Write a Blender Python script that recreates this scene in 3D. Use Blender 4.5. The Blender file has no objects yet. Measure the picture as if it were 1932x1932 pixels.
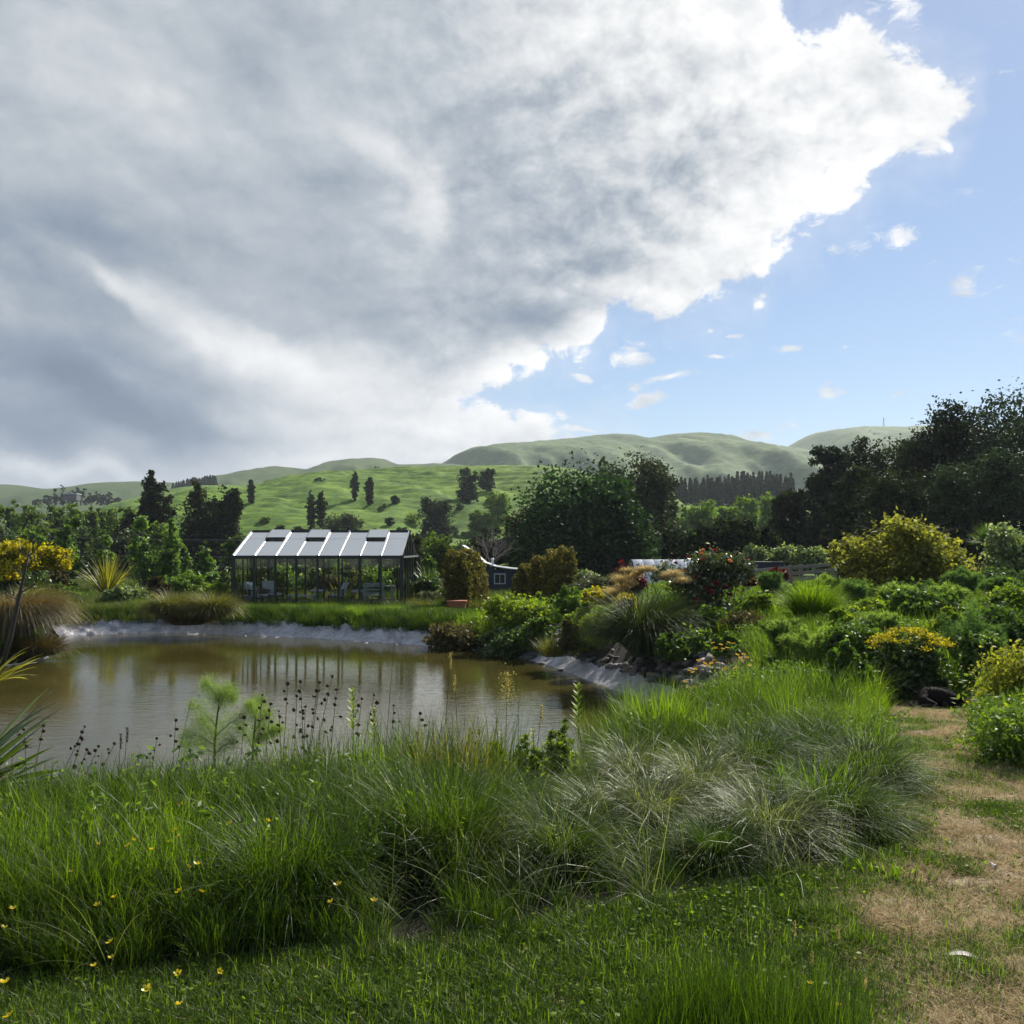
import bpy, math, random
import numpy as np
from mathutils import Vector, Matrix, Euler

S = bpy.context.scene
COL = S.collection
R = math.radians
# ------------------------------------------------------------------ camera
# plate units: the photograph at 1932 x 1932; F focal length, (CX, HY) principal column and horizon row
F, CX, HY, EYE = 1784.0, 966.0, 1037.0, 1.6
cd = bpy.data.cameras.new('camera')
cam = bpy.data.objects.new('camera', cd)
COL.objects.link(cam)
cam.location = (0, 0, EYE)
cam.rotation_euler = (R(90), 0, 0)
cd.sensor_width = 36
cd.lens = F / 1932 * 36
cd.shift_y = (HY - 966) / 1932
cd.clip_start = 0.05
cd.clip_end = 9000
S.camera = cam
S.view_settings.view_transform = 'Standard'
S.view_settings.look = 'None'
S.view_settings.exposure = 0.5
S.view_settings.gamma = 1.0
S.view_settings.use_curve_mapping = False
S.render.resolution_x = S.render.resolution_y = 1024
S.cycles.max_bounces = 6
S.cycles.diffuse_bounces = 3
S.cycles.glossy_bounces = 3
S.cycles.transmission_bounces = 5
S.cycles.transparent_max_bounces = 12
S.cycles.volume_bounces = 0
S.cycles.use_denoising = True
S.cycles.sample_clamp_indirect = 6.0

# ------------------------------------------------------------------ sun
SUN_AZ, SUN_EL = R(32), R(39)          # azimuth clockwise from +Y (view direction)
sd_ = Vector((math.sin(SUN_AZ) * math.cos(SUN_EL), math.cos(SUN_AZ) * math.cos(SUN_EL), math.sin(SUN_EL)))
sl = bpy.data.lights.new('sun', 'SUN')
sl.energy = 5.0
sl.angle = R(0.6)
sl.color = (1.0, 0.94, 0.84)
so = bpy.data.objects.new('sun', sl)
so.rotation_euler = sd_.to_track_quat('Z', 'Y').to_euler()
COL.objects.link(so)

# ------------------------------------------------------------------ world: Nishita sky with a procedural cloud deck
W = bpy.data.worlds.new('World')
S.world = W
W.use_nodes = True


class NT:
    """small node-tree writer"""
    def __init__(s, nt):
        s.nt = nt
        nt.nodes.clear()

    def n(s, t, **kw):
        nd = s.nt.nodes.new(t)
        for k, v in kw.items():
            setattr(nd, k, v)
        return nd

    def set(s, sock, v):
        if hasattr(v, 'is_linked') or hasattr(v, 'links'):
            s.nt.links.new(v, sock)
        else:
            sock.default_value = v

    def m(s, op, a, b=None, c=None, clamp=False):
        nd = s.n('ShaderNodeMath', operation=op, use_clamp=clamp)
        s.set(nd.inputs[0], a)
        if b is not None:
            s.set(nd.inputs[1], b)
        if c is not None:
            s.set(nd.inputs[2], c)
        return nd.outputs[0]

    def vm(s, op, a, b=None):
        nd = s.n('ShaderNodeVectorMath', operation=op)
        s.set(nd.inputs[0], a)
        if b is not None:
            s.set(nd.inputs[3] if op == 'SCALE' else nd.inputs[1], b)
        return nd.outputs[0]

    def smooth(s, x, a, b, lo=0.0, hi=1.0):
        nd = s.n('ShaderNodeMapRange', interpolation_type='SMOOTHSTEP')
        s.set(nd.inputs[0], x)
        nd.inputs[1].default_value = a
        nd.inputs[2].default_value = b
        nd.inputs[3].default_value = lo
        nd.inputs[4].default_value = hi
        return nd.outputs[0]

    def noise(s, vec, scale, detail=6, rough=0.55, dist=0.0, lac=2.0):
        nd = s.n('ShaderNodeTexNoise')
        if vec is not None:
            s.set(nd.inputs['Vector'], vec)
        nd.inputs['Scale'].default_value = scale
        nd.inputs['Detail'].default_value = detail
        nd.inputs['Roughness'].default_value = rough
        nd.inputs['Distortion'].default_value = dist
        nd.inputs['Lacunarity'].default_value = lac
        return nd.outputs[0]

    def mix(s, f, a, b, mode='MIX'):
        nd = s.n('ShaderNodeMix', data_type='RGBA', blend_type=mode)
        s.set(nd.inputs[0], f)
        s.set(nd.inputs[6], a)
        s.set(nd.inputs[7], b)
        return nd.outputs[2]

    def ramp(s, x, pts):
        nd = s.n('ShaderNodeValToRGB')
        s.set(nd.inputs[0], x)
        cr = nd.color_ramp
        while len(cr.elements) < len(pts):
            cr.elements.new(0.5)
        for e, (p, c) in zip(cr.elements, pts):
            e.position = p
            e.color = (*c, 1) if len(c) == 3 else c
        return nd.outputs[0]


def pix_dir(px, py):
    x, z = (px - CX) / F, (HY - py) / F
    return math.atan(x), math.atan(z / math.sqrt(1 + x * x))


def build_sky():
    g = NT(W.node_tree)
    tc = g.n('ShaderNodeTexCoord')
    d = g.vm('NORMALIZE', tc.outputs['Generated'])
    sp = g.n('ShaderNodeSeparateXYZ')
    g.set(sp.inputs[0], d)
    x, y, z = sp.outputs
    az = g.m('ARCTAN2', x, y)
    el = g.m('ARCSINE', z)
    cmb = g.n('ShaderNodeCombineXYZ')
    g.set(cmb.inputs[0], az)
    g.set(cmb.inputs[1], el)
    P = cmb.outputs[0]
    # domain warp
    wn = g.n('ShaderNodeTexNoise')
    g.set(wn.inputs['Vector'], d)
    wn.inputs['Scale'].default_value = 3.2
    wn.inputs['Detail'].default_value = 5
    wv = g.vm('SUBTRACT', wn.outputs[1], (0.5, 0.5, 0.5))
    wn2 = g.n('ShaderNodeTexNoise')
    g.set(wn2.inputs['Vector'], d)
    wn2.inputs['Scale'].default_value = 14
    wn2.inputs['Detail'].default_value = 6
    wv2 = g.vm('SUBTRACT', wn2.outputs[1], (0.5, 0.5, 0.5))
    Pw = g.vm('ADD', P, g.vm('ADD', g.vm('SCALE', wv, 0.10), g.vm('SCALE', wv2, 0.05)))
    Pf = g.vm('ADD', P, g.vm('SCALE', wv2, 0.035))
    s2 = g.n('ShaderNodeSeparateXYZ')
    g.set(s2.inputs[0], g.vm('ADD', P, g.vm('ADD', g.vm('SCALE', wv, 0.04), g.vm('SCALE', wv2, 0.045))))
    azw, elw = s2.outputs[0], s2.outputs[1]

    def curve(pts, default=None):
        """elevation (rad) as a function of azimuth over [-0.7, 0.7]"""
        nd = g.n('ShaderNodeFloatCurve')
        g.set(nd.inputs[1], g.m('MULTIPLY_ADD', azw, 1 / 1.4, 0.5, clamp=True))
        c = nd.mapping.curves[0]
        ps = []
        for p in pts:
            if len(p) == 3:
                a, e = p[0], p[1]
            else:
                a, e = pix_dir(*p)
            ps.append((a / 1.4 + 0.5, (e + 0.3) / 2.0))
        c.points[0].location = ps[0]
        c.points[1].location = ps[-1]
        for q in ps[1:-1]:
            c.points.new(*q)
        for q in c.points:
            q.handle_type = 'VECTOR'
        nd.mapping.update()
        return g.m('MULTIPLY_ADD', nd.outputs[0], 2.0, -0.3)

    low = curve([(-0.7, -0.28, 0), (650, 1400), (820, 775), (860, 745), (930, 708), (1050, 700), (1110, 678), (1135, 622), (1180, 590), (1290, 565),
                 (1350, 558), (1432, 530), (1450, 480), (1500, 436), (1560, 405), (1620, 380), (1655, 325), (1720, 280), (1775, 255), (1800, 215), (1840, 150), (1932, -350), (0.7, 1.65, 0)])
    high = curve([(-0.7, 1.65, 0), (1150, -1500), (1330, -260), (1420, -40), (1480, 30), (1560, 45), (1620, 40), (1665, 90), (1720, 120), (1780, 150), (1830, 178), (1932, 300), (0.7, 0.2, 0)])
    bank = curve([(-0.7, 0.2, 0), (800, 700), (850, 747), (900, 768), (960, 788), (1012, 815), (1130, 830), (1160, 845), (1200, 900), (1230, 1040), (0.7, -0.1, 0)])
    main = g.m('MINIMUM', g.m('SUBTRACT', elw, low), g.m('SUBTRACT', high, elw))
    bk = g.m('SUBTRACT', bank, elw)
    sdf = g.m('MAXIMUM', main, bk)

    def blob(px, py, rx, ry, rot=0.0, vec=None):
        a, e = pix_dir(px, py)
        mp = g.n('ShaderNodeMapping', vector_type='TEXTURE')
        g.set(mp.inputs[0], vec or Pw)
        mp.inputs[1].default_value = (a, e, 0)
        mp.inputs[2].default_value = (0, 0, R(rot))
        mp.inputs[3].default_value = (rx / F, ry / F, 1)
        gr = g.n('ShaderNodeTexGradient', gradient_type='SPHERICAL')
        g.set(gr.inputs[0], mp.outputs[0])
        return gr.outputs[1]

    # fine structure
    dn = g.vm('MULTIPLY', d, (1, 1, 1.5))
    nf = g.noise(dn, 22, 9, 0.66, 0.5)
    nm = g.noise(dn, 7.5, 7, 0.58, 0.4)
    sdir = g.vm('MULTIPLY', d, (1, 1, 1.5))
    nl1 = g.noise(g.vm('ADD', sdir, (0.010, 0.004, 0.022)), 11, 7, 0.6, 0.25)
    nl0 = g.noise(sdir, 11, 7, 0.6, 0.25)
    emb = g.m('SUBTRACT', nl0, nl1)
    # cauliflower puffs
    vw = g.vm('ADD', g.vm('MULTIPLY', d, (1, 1, 1.35)), g.vm('SCALE', wv2, 0.06))

    def puffs(vec):
        vo = g.n('ShaderNodeTexVoronoi', feature='F1', normalize=True)
        g.set(vo.inputs['Vector'], vec)
        vo.inputs['Scale'].default_value = 17
        vo.inputs['Detail'].default_value = 3.0
        vo.inputs['Roughness'].default_value = 0.55
        return g.m('SUBTRACT', 1.0, vo.outputs['Distance'])
    pf0 = puffs(vw)
    pf1 = puffs(g.vm('ADD', vw, (0.006, 0.003, 0.014)))
    pemb = g.m('SUBTRACT', pf0, pf1)

    # small clouds (px,py,rx,ry,rot)
    small = [(1215, 757, 70, 22, 3), (1250, 718, 80, 14, 3), (1190, 727, 24, 16, 0), (1195, 665, 55, 38, 0), (1565, 737, 34, 28, 0),
             (1490, 656, 62, 11, 2), (1378, 634, 44, 7, 0), (1352, 671, 34, 8, 5), (1818, 531, 42, 24, 12), (1700, 455, 50, 26, -8),
             (1600, 460, 90, 18, 5), (1425, 818, 75, 18, 8), (1450, 845, 70, 16, -8), (1705, 8, 70, 52, 0), (1595, 657, 26, 6, 0),
             (1108, 711, 26, 12, -10), (1780, 200, 60, 20, 8), (1755, 275, 48, 26, 15), (1090, 815, 80, 14, 4), (1530, 425, 70, 22, 20),
             (1336, 622, 14, 8, 0), (1060, 790, 22, 16, 20)]
    tot = None
    for b in small:
        v = blob(*b[:4], b[4], vec=Pf)
        tot = v if tot is None else g.m('MAXIMUM', tot, v)
    nff = g.noise(g.vm('MULTIPLY', d, (1, 1, 2.6)), 24, 9, 0.68, 0.9)
    sm = g.m('SUBTRACT', g.m('MULTIPLY', tot, 1.15), g.m('MULTIPLY_ADD', nff, 3.4, -1.26))
    smd = g.smooth(sm, -0.15, 0.75)
    # scattered fair-weather clouds for the parts of the sky behind and beside the view
    az_out = g.smooth(g.m('ABSOLUTE', az), 0.62, 0.95)
    back = g.m('MULTIPLY', g.smooth(g.noise(dn, 2.6, 8, 0.6, 0.3), 0.53, 0.64), az_out)
    e1 = g.m('ADD', sdf, g.m('ADD', g.m('MULTIPLY_ADD', nf, 0.085, -0.0425), g.m('MULTIPLY_ADD', nm, 0.05, -0.025)))
    e1 = g.m('ADD', e1, g.m('MULTIPLY_ADD', pf0, 0.11, -0.076))
    dens = g.m('MULTIPLY', g.smooth(e1, -0.008, 0.013), g.smooth(g.m('ADD', az, g.m('MULTIPLY', nm, 0.9)), -2.0, -1.2))
    thin = g.m('MULTIPLY', g.smooth(e1, -0.06, 0.0), 0.18)
    dens = g.m('MAXIMUM', dens, g.m('MAXIMUM', thin, g.m('MAXIMUM', g.m('MULTIPLY', smd, 0.9), back)))

    # brightness field of the deck
    B = 0.55
    lights = [(1500, 250, 560, 330, -35, 0.32), (1330, 70, 430, 200, -10, 0.32), (1020, 110, 130, 50, 20, 0.22), (815, 380, 60, 120, -25, 0.34), (720, 285, 150, 40, -42, 0.24), (560, 170, 160, 60, -50, 0.12),
              (420, 625, 330, 46, -22, 0.30), (240, 560, 110, 22, -32, 0.26), (640, 700, 420, 60, -6, 0.34),
              (800, 790, 420, 60, -2, 0.42), (620, 850, 480, 40, 0, 0.36), (1100, 670, 150, 90, 30, 0.42), (1380, 470, 230, 90, 22, 0.36),
              (980, 700, 160, 36, 0, 0.30), (120, 890, 300, 26, 2, 0.26), (1590, 330, 200, 120, 10, 0.22), (1700, 20, 90, 70, 0, 0.3),
              (980, 30, 300, 90, 0, 0.12), (18, 508, 60, 24, -30, 0.22), (120, 100, 280, 90, -30, 0.10), (330, 200, 220, 70, -35, 0.08), (470, 420, 260, 50, -20, 0.07)]
    darks = [(160, 740, 370, 120, -10, 0.48), (300, 790, 230, 60, -14, 0.30), (60, 830, 320, 60, 0, 0.34), (100, 560, 380, 70, -22, 0.30), (60, 430, 230, 90, 0, 0.24), (240, 500, 200, 60, -25, 0.18),
             (480, 480, 330, 90, -10, 0.16), (400, 330, 260, 60, -10, 0.12), (1010, 480, 260, 170, 25, 0.08), (640, 350, 120, 60, 10, 0.12),
             (900, 260, 120, 150, -10, 0.16), (500, 130, 120, 60, -35, 0.16), (560, 60, 90, 70, 0, .10), (1090, 330, 170, 100, 30, 0.04), (760, 590, 320, 60, 5, 0.14),
             (1000, 600, 220, 70, 12, 0.16), (1180, 420, 200, 60, 35, 0.06), (1330, 300, 160, 40, 35, 0.06), (1200, 200, 170, 40, 25, 0.12), (1450, 180, 140, 30, 20, .10), (1560, 300, 130, 26, 15, .10)]
    for b in lights:
        B = g.m('MULTIPLY_ADD', blob(*b[:4], b[4]), b[5], B)
    for b in darks:
        B = g.m('MULTIPLY_ADD', blob(*b[:4], b[4]), -b[5], B)
    edge = g.smooth(e1, 0.0, 0.06, 0.26, 0.0)
    # how billowy: strong towards the sunlit right, soft on the left
    bil = g.smooth(az, -0.25, 0.2, 0.3, 1.15)
    B = g.m('ADD', B, edge)
    B = g.m('ADD', B, g.m('MULTIPLY', g.m('ADD', g.m('MULTIPLY', emb, 1.0), g.m('MULTIPLY', pemb, 0.65)), bil))
    B = g.m('ADD', B, g.m('MULTIPLY', g.m('MULTIPLY_ADD', pf0, 0.5, -0.31), bil))
    B = g.m('ADD', B, g.m('MULTIPLY', g.m('MULTIPLY_ADD', nm, 0.20, -0.10), g.smooth(az, -0.3, 0.2, 1.0, 0.7)))
    B = g.m('ADD', B, g.m('MULTIPLY', g.m('MULTIPLY_ADD', nf, 0.34, -0.17), bil))
    ccol = g.ramp(g.m('MULTIPLY', B, 0.8, clamp=True), [(0.0, (0.105, 0.145, 0.205)), (0.16, (0.150, 0.195, 0.26)), (0.32, (0.235, 0.275, 0.325)),
                                          (0.46, (0.335, 0.368, 0.405)), (0.60, (0.47, 0.49, 0.51)), (0.76, (0.60, 0.61, 0.615)), (1.0, (0.76, 0.755, 0.745))])
    sky = g.n('ShaderNodeTexSky', sky_type='NISHITA', sun_disc=False)
    sky.sun_elevation = SUN_EL
    sky.sun_rotation = SUN_AZ
    sky.altitude = 100
    sky.air_density = 1.0
    sky.dust_density = 0.25
    sky.ozone_density = 1.3
    skyc = g.vm('ADD', g.vm('MULTIPLY', sky.outputs[0], (0.054, 0.058, 0.062)), (0.024, 0.038, 0.068))
    # thin bright veil towards the sun
    outc = g.mix(dens, skyc, ccol)
    bg = g.n('ShaderNodeBackground')
    g.set(bg.inputs[0], g.vm('SCALE', outc, 10.0))
    bg.inputs[1].default_value = 0.1
    wo = g.n('ShaderNodeOutputWorld')
    W.node_tree.links.new(bg.outputs[0], wo.inputs[0])


build_sky()
W.cycles.sampling_method = 'MANUAL'
W.cycles.sample_map_resolution = 512

# ------------------------------------------------------------------ helpers
def at(px, py, Y):
    """plate pixel at depth Y -> world point"""
    return Vector(((px - CX) / F * Y, Y, EYE + (HY - py) / F * Y))


def hx(px, Y):
    return (px - CX) / F * Y


def _hash(ix, iy, seed):
    h = (ix.astype(np.int64) * 374761393 + iy.astype(np.int64) * 668265263 + seed * 974634777) & 0xFFFFFFFF
    h = ((h ^ (h >> 13)) * 1274126177) & 0xFFFFFFFF
    h = h ^ (h >> 16)
    return (h & 0xFFFF) / 65535.0


def vnoise(x, y, seed=0):
    ix, iy = np.floor(x), np.floor(y)
    fx, fy = x - ix, y - iy
    fx, fy = fx * fx * (3 - 2 * fx), fy * fy * (3 - 2 * fy)
    a, b = _hash(ix, iy, seed), _hash(ix + 1, iy, seed)
    c, d = _hash(ix, iy + 1, seed), _hash(ix + 1, iy + 1, seed)
    return (a * (1 - fx) + b * fx) * (1 - fy) + (c * (1 - fx) + d * fx) * fy


def fbm(x, y, oct=4, seed=0, gain=0.5):
    x, y = np.asarray(x, float), np.asarray(y, float)
    s, a, t = 0, 1.0, 0
    for o in range(oct):
        s = s + a * vnoise(x * 2 ** o, y * 2 ** o, seed + o * 17)
        t += a
        a *= gain
    return s / t


def sstep(a, b, x):
    t = np.clip((x - a) / (b - a), 0, 1)
    return t * t * (3 - 2 * t)


def mesh_np(name, V, Q, mats, tint=None, midx=None, smooth=False, extra=None):
    """V (n,3), Q (m,4) quads or (m,3) triangles"""
    me = bpy.data.meshes.new(name)
    V = np.asarray(V, np.float32)
    Q = np.asarray(Q, np.int32)
    k = Q.shape[1]
    me.vertices.add(len(V))
    me.vertices.foreach_set('co', V.ravel())
    me.loops.add(Q.size)
    me.loops.foreach_set('vertex_index', Q.ravel())
    me.polygons.add(len(Q))
    me.polygons.foreach_set('loop_start', np.arange(0, Q.size, k, dtype=np.int32))
    me.polygons.foreach_set('loop_total', np.full(len(Q), k, np.int32))
    if midx is not None:
        me.polygons.foreach_set('material_index', np.asarray(midx, np.int32))
    me.polygons.foreach_set('use_smooth', np.full(len(Q), smooth))
    for m in (mats if isinstance(mats, (list, tuple)) else [mats]):
        me.materials.append(m)
    if tint is not None:
        a = me.attributes.new('tint', 'FLOAT', 'POINT')
        a.data.foreach_set('value', np.asarray(tint, np.float32))
    for nm, arr in (extra or {}).items():
        a = me.attributes.new(nm, 'FLOAT', 'POINT')
        a.data.foreach_set('value', np.asarray(arr, np.float32))
    me.update(calc_edges=True)
    return me


def obj(name, me, parent=None, loc=None, rotz=None):
    o = bpy.data.objects.new(name, me)
    COL.objects.link(o)
    if parent is not None:
        o.parent = parent
    if loc is not None:
        o.location = loc
    if rotz is not None:
        o.rotation_euler = (0, 0, rotz)
    return o


def tag(o, label=None, cat=None, group=None, kind=None):
    if label:
        o['label'] = label
    if cat:
        o['category'] = cat
    if group:
        o['group'] = group
    if kind:
        o['kind'] = kind
    return o


def empty(name, loc=(0, 0, 0), rotz=0.0):
    o = bpy.data.objects.new(name, None)
    o.location = loc
    o.rotation_euler = (0, 0, rotz)
    o.empty_display_size = 0.2
    COL.objects.link(o)
    return o


ONES = 'first second third fourth fifth sixth seventh eighth ninth tenth eleventh twelfth thirteenth fourteenth fifteenth sixteenth seventeenth eighteenth nineteenth'.split()


def ordinal(n):
    if n < 20:
        return ONES[n - 1]
    t = {2: 'twent', 3: 'thirt', 4: 'fort'}[n // 10]
    return t + 'ieth' if n % 10 == 0 else t + 'y-' + ONES[n % 10 - 1]


def relabel(objs, text, key=None):
    """number alike things from left to right: each label names one"""
    for k, o in enumerate(sorted(objs, key=key or (lambda o: o.location.x / max(o.location.y, .1)))):
        o['label'] = ordinal(k + 1) + ' ' + text


def copy_tree(o, parent=None):
    c = o.copy()
    COL.objects.link(c)
    c.parent = parent
    for ch in list(o.children):
        copy_tree(ch, c)
    return c


class MB:
    """collects quads/tris of boxes, tubes, prisms, lathes into one mesh"""
    def __init__(s):
        s.v, s.f = [], []

    def add(s, V, Fc):
        b = len(s.v)
        s.v += [tuple(p) for p in V]
        s.f += [tuple(i + b for i in q) for q in Fc]
        return s

    def box(s, c, d, rz=0.0, M=None):
        hx_, hy_, hz_ = d[0] / 2, d[1] / 2, d[2] / 2
        V = [Vector((sx * hx_, sy * hy_, sz * hz_)) for sx in (-1, 1) for sy in (-1, 1) for sz in (-1, 1)]
        if M is None:
            M = Matrix.Rotation(rz, 3, 'Z')
        V = [M @ p + Vector(c) for p in V]
        return s.add(V, [(0, 1, 3, 2), (4, 6, 7, 5), (0, 4, 5, 1), (2, 3, 7, 6), (0, 2, 6, 4), (1, 5, 7, 3)])

    def bar(s, a, b, w, h=None, up=(0, 0, 1)):
        """rectangular bar from a to b"""
        a, b = Vector(a), Vector(b)
        h = h or w
        z = (b - a).normalized()
        u = Vector(up)
        if abs(z.dot(u)) > 0.98:
            u = Vector((0, 1, 0))
        x = z.cross(u).normalized()
        y = x.cross(z).normalized()
        V = []
        for p in (a, b):
            for sx, sy in ((-1, -1), (1, -1), (1, 1), (-1, 1)):
                V.append(p + x * sx * w / 2 + y * sy * h / 2)
        return s.add(V, [(0, 1, 2, 3), (7, 6, 5, 4), (0, 4, 5, 1), (1, 5, 6, 2), (2, 6, 7, 3), (3, 7, 4, 0)])

    def tube(s, pts, rad, n=6, cap=True):
        pts = [Vector(p) for p in pts]
        if not hasattr(rad, '__len__'):
            rad = [rad] * len(pts)
        V = []
        prev = None
        for i, p in enumerate(pts):
            t = (pts[min(i + 1, len(pts) - 1)] - pts[max(i - 1, 0)])
            t = t.normalized() if t.length > 1e-9 else Vector((0, 0, 1))
            if prev is None:
                u = Vector((1, 0, 0)) if abs(t.x) < 0.9 else Vector((0, 1, 0))
            else:
                u = prev
            u = (u - t * u.dot(t)).normalized()
            prev = u
            w = t.cross(u)
            for k in range(n):
                a = 2 * math.pi * k / n
                V.append(p + (u * math.cos(a) + w * math.sin(a)) * rad[i])
        Fc = []
        for i in range(len(pts) - 1):
            for k in range(n):
                k2 = (k + 1) % n
                Fc.append((i * n + k, i * n + k2, (i + 1) * n + k2, (i + 1) * n + k))
        if cap:
            Fc.append(tuple(range(n - 1, -1, -1)))
            Fc.append(tuple((len(pts) - 1) * n + k for k in range(n)))
        return s.add(V, Fc)

    def lathe(s, prof, c=(0, 0, 0), n=16, sx=1.0, sy=1.0):
        V = []
        for r, z in prof:
            for k in range(n):
                a = 2 * math.pi * k / n
                V.append((c[0] + math.cos(a) * r * sx, c[1] + math.sin(a) * r * sy, c[2] + z))
        Fc = []
        for i in range(len(prof) - 1):
            for k in range(n):
                k2 = (k + 1) % n
                Fc.append((i * n + k, i * n + k2, (i + 1) * n + k2, (i + 1) * n + k))
        Fc.append(tuple(range(n - 1, -1, -1)))
        Fc.append(tuple((len(prof) - 1) * n + k for k in range(n)))
        return s.add(V, Fc)

    def mesh(s, name, mat, smooth=False, bevel=0.0):
        me = bpy.data.meshes.new(name)
        me.from_pydata([tuple(p) for p in s.v], [], s.f)
        me.materials.append(mat)
        if smooth:
            me.polygons.foreach_set('use_smooth', [True] * len(me.polygons))
        me.update()
        return me

    def build(s, name, mat, parent=None, smooth=False, loc=None, rotz=None):
        return obj(name, s.mesh(name, mat, smooth), parent, loc, rotz)


# ------------------------------------------------------------------ materials
def new_mat(name):
    m = bpy.data.materials.new(name)
    m.use_nodes = True
    g = NT(m.node_tree)
    out = g.n('ShaderNodeOutputMaterial')
    return m, g, out


def attr(g, name='tint'):
    a = g.n('ShaderNodeAttribute', attribute_name=name)
    return a.outputs['Fac']


def leaf_mat(name, c0, c1, c2=None, trans=0.42, gloss=0.07, rough=0.38, tcol=(1.25, 1.35, 0.55), rnd=0.25, pos_var=0.0):
    """leaves: colour varies leaf by leaf and plant by plant, light passes through"""
    m, g, out = new_mat(name)
    oi = g.n('ShaderNodeObjectInfo')
    t = g.m('ADD', attr(g), g.m('MULTIPLY_ADD', oi.outputs['Random'], rnd, -rnd / 2), clamp=True)
    if pos_var:
        geo = g.n('ShaderNodeNewGeometry')
        t = g.m('ADD', t, g.m('MULTIPLY_ADD', g.noise(geo.outputs['Position'], 0.8, 3), pos_var * 2, -pos_var), clamp=True)
    c2 = c2 or c1
    c0, c1, c2 = [(v[0] * 1.12, v[1] * 1.02, v[2] * .78) for v in (c0, c1, c2)]
    col = g.ramp(t, [(0.0, c0), (0.55, tuple(v * 1.25 for v in c1)), (1.0, tuple(v * 1.4 for v in c2))])
    trans = min(.58, trans * 1.18)
    d = g.n('ShaderNodeBsdfDiffuse')
    g.set(d.inputs[0], col)
    tr = g.n('ShaderNodeBsdfTranslucent')
    g.set(tr.inputs[0], g.vm('MULTIPLY', col, tcol))
    ms = g.n('ShaderNodeMixShader')
    ms.inputs[0].default_value = trans
    g.nt.links.new(d.outputs[0], ms.inputs[1])
    g.nt.links.new(tr.outputs[0], ms.inputs[2])
    gl = g.n('ShaderNodeBsdfGlossy')
    gl.inputs['Roughness'].default_value = rough + .12
    gl.inputs['Color'].default_value = (0.9, 0.95, 0.85, 1)
    m2 = g.n('ShaderNodeMixShader')
    m2.inputs[0].default_value = gloss * .5
    g.nt.links.new(ms.outputs[0], m2.inputs[1])
    g.nt.links.new(gl.outputs[0], m2.inputs[2])
    g.nt.links.new(m2.outputs[0], out.inputs[0])
    return m


def pbr(name, col, rough=0.6, metal=0.0, spec=0.5, var=0.15, scale=8.0, bump=0.0, bscale=30.0, stretch=(1, 1, 1), trans=0.0):
    m, g, out = new_mat(name)
    p = g.n('ShaderNodeBsdfPrincipled')
    tc = g.n('ShaderNodeTexCoord')
    v = g.vm('MULTIPLY', tc.outputs['Object'], stretch)
    n = g.noise(v, scale, 5)
    oi = g.n('ShaderNodeObjectInfo')
    f = g.m('MULTIPLY_ADD', g.m('ADD', n, g.m('MULTIPLY', oi.outputs['Random'], 0.5)), 2 * var, 1 - 1.5 * var)
    c = g.vm('SCALE', col, f)
    g.set(p.inputs['Base Color'], c)
    p.inputs['Roughness'].default_value = rough
    p.inputs['Metallic'].default_value = metal
    p.inputs['Specular IOR Level'].default_value = spec
    if trans:
        p.inputs['Transmission Weight'].default_value = trans
    if bump:
        b = g.n('ShaderNodeBump')
        b.inputs['Strength'].default_value = bump
        b.inputs['Distance'].default_value = 0.01
        g.set(b.inputs['Height'], g.noise(v, bscale, 6))
        g.nt.links.new(b.outputs[0], p.inputs['Normal'])
    g.nt.links.new(p.outputs[0], out.inputs[0])
    return m


# ------------------------------------------------------------------ plant geometry (numpy)
def blades_np(n, rng, L=(0.4, 0.7), Wd=0.006, base=0.05, th0=(0.05, 0.5), bend=(0.3, 1.2), segs=4, pw=1.4, out=0.75, tint=(0.2, 0.9), flat=0.3, profile=1.5):
    """n tapering blades. th0: start tilt from vertical, bend: extra tilt gained to the tip; out: how far each leans away from the centre"""
    a0 = rng.uniform(0, 2 * np.pi, n)
    r = base * np.sqrt(rng.uniform(0, 1, n))
    bx, by = r * np.cos(a0), r * np.sin(a0)
    phi = a0 + rng.normal(0, 1, n) * (1 - out) * 2.2
    t0 = th0[0] + (th0[1] - th0[0]) * rng.uniform(0, 1, n)
    bd = bend[0] + (bend[1] - bend[0]) * rng.uniform(0, 1, n)
    Ln = rng.uniform(L[0], L[1], n)
    w = Wd * rng.uniform(0.7, 1.25, n)
    tw = phi + np.pi / 2 + rng.normal(0, flat, n)
    P = np.zeros((n, segs + 1, 3))
    P[:, 0, 0], P[:, 0, 1] = bx, by
    for k in range(1, segs + 1):
        s = (k - 0.5) / segs
        th = t0 + bd * s ** pw
        ds = Ln / segs
        P[:, k, 0] = P[:, k - 1, 0] + np.sin(th) * np.cos(phi) * ds
        P[:, k, 1] = P[:, k - 1, 1] + np.sin(th) * np.sin(phi) * ds
        P[:, k, 2] = P[:, k - 1, 2] + np.cos(th) * ds
    s = np.linspace(0, 1, segs + 1)
    prof = (0.65 + 0.35 * np.sin(np.minimum(s * 2.2, 1.57))) * (1 - s ** profile) + 0.06
    U = np.stack([np.cos(tw), np.sin(tw), rng.normal(0, 0.25, n)], 1)
    off = U[:, None, :] * (w[:, None] * prof[None, :] / 2)[:, :, None]
    V = np.stack([P - off, P + off], 2).reshape(n * (segs + 1) * 2, 3)
    b = (np.arange(n) * (segs + 1) * 2)[:, None] + (np.arange(segs) * 2)[None, :]
    b = b.ravel()
    Q = np.stack([b, b + 1, b + 3, b + 2], 1)
    tn = tint[0] + (tint[1] - tint[0]) * rng.uniform(0, 1, n)
    T = np.repeat(tn, (segs + 1) * 2)
    return V, Q, T


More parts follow.
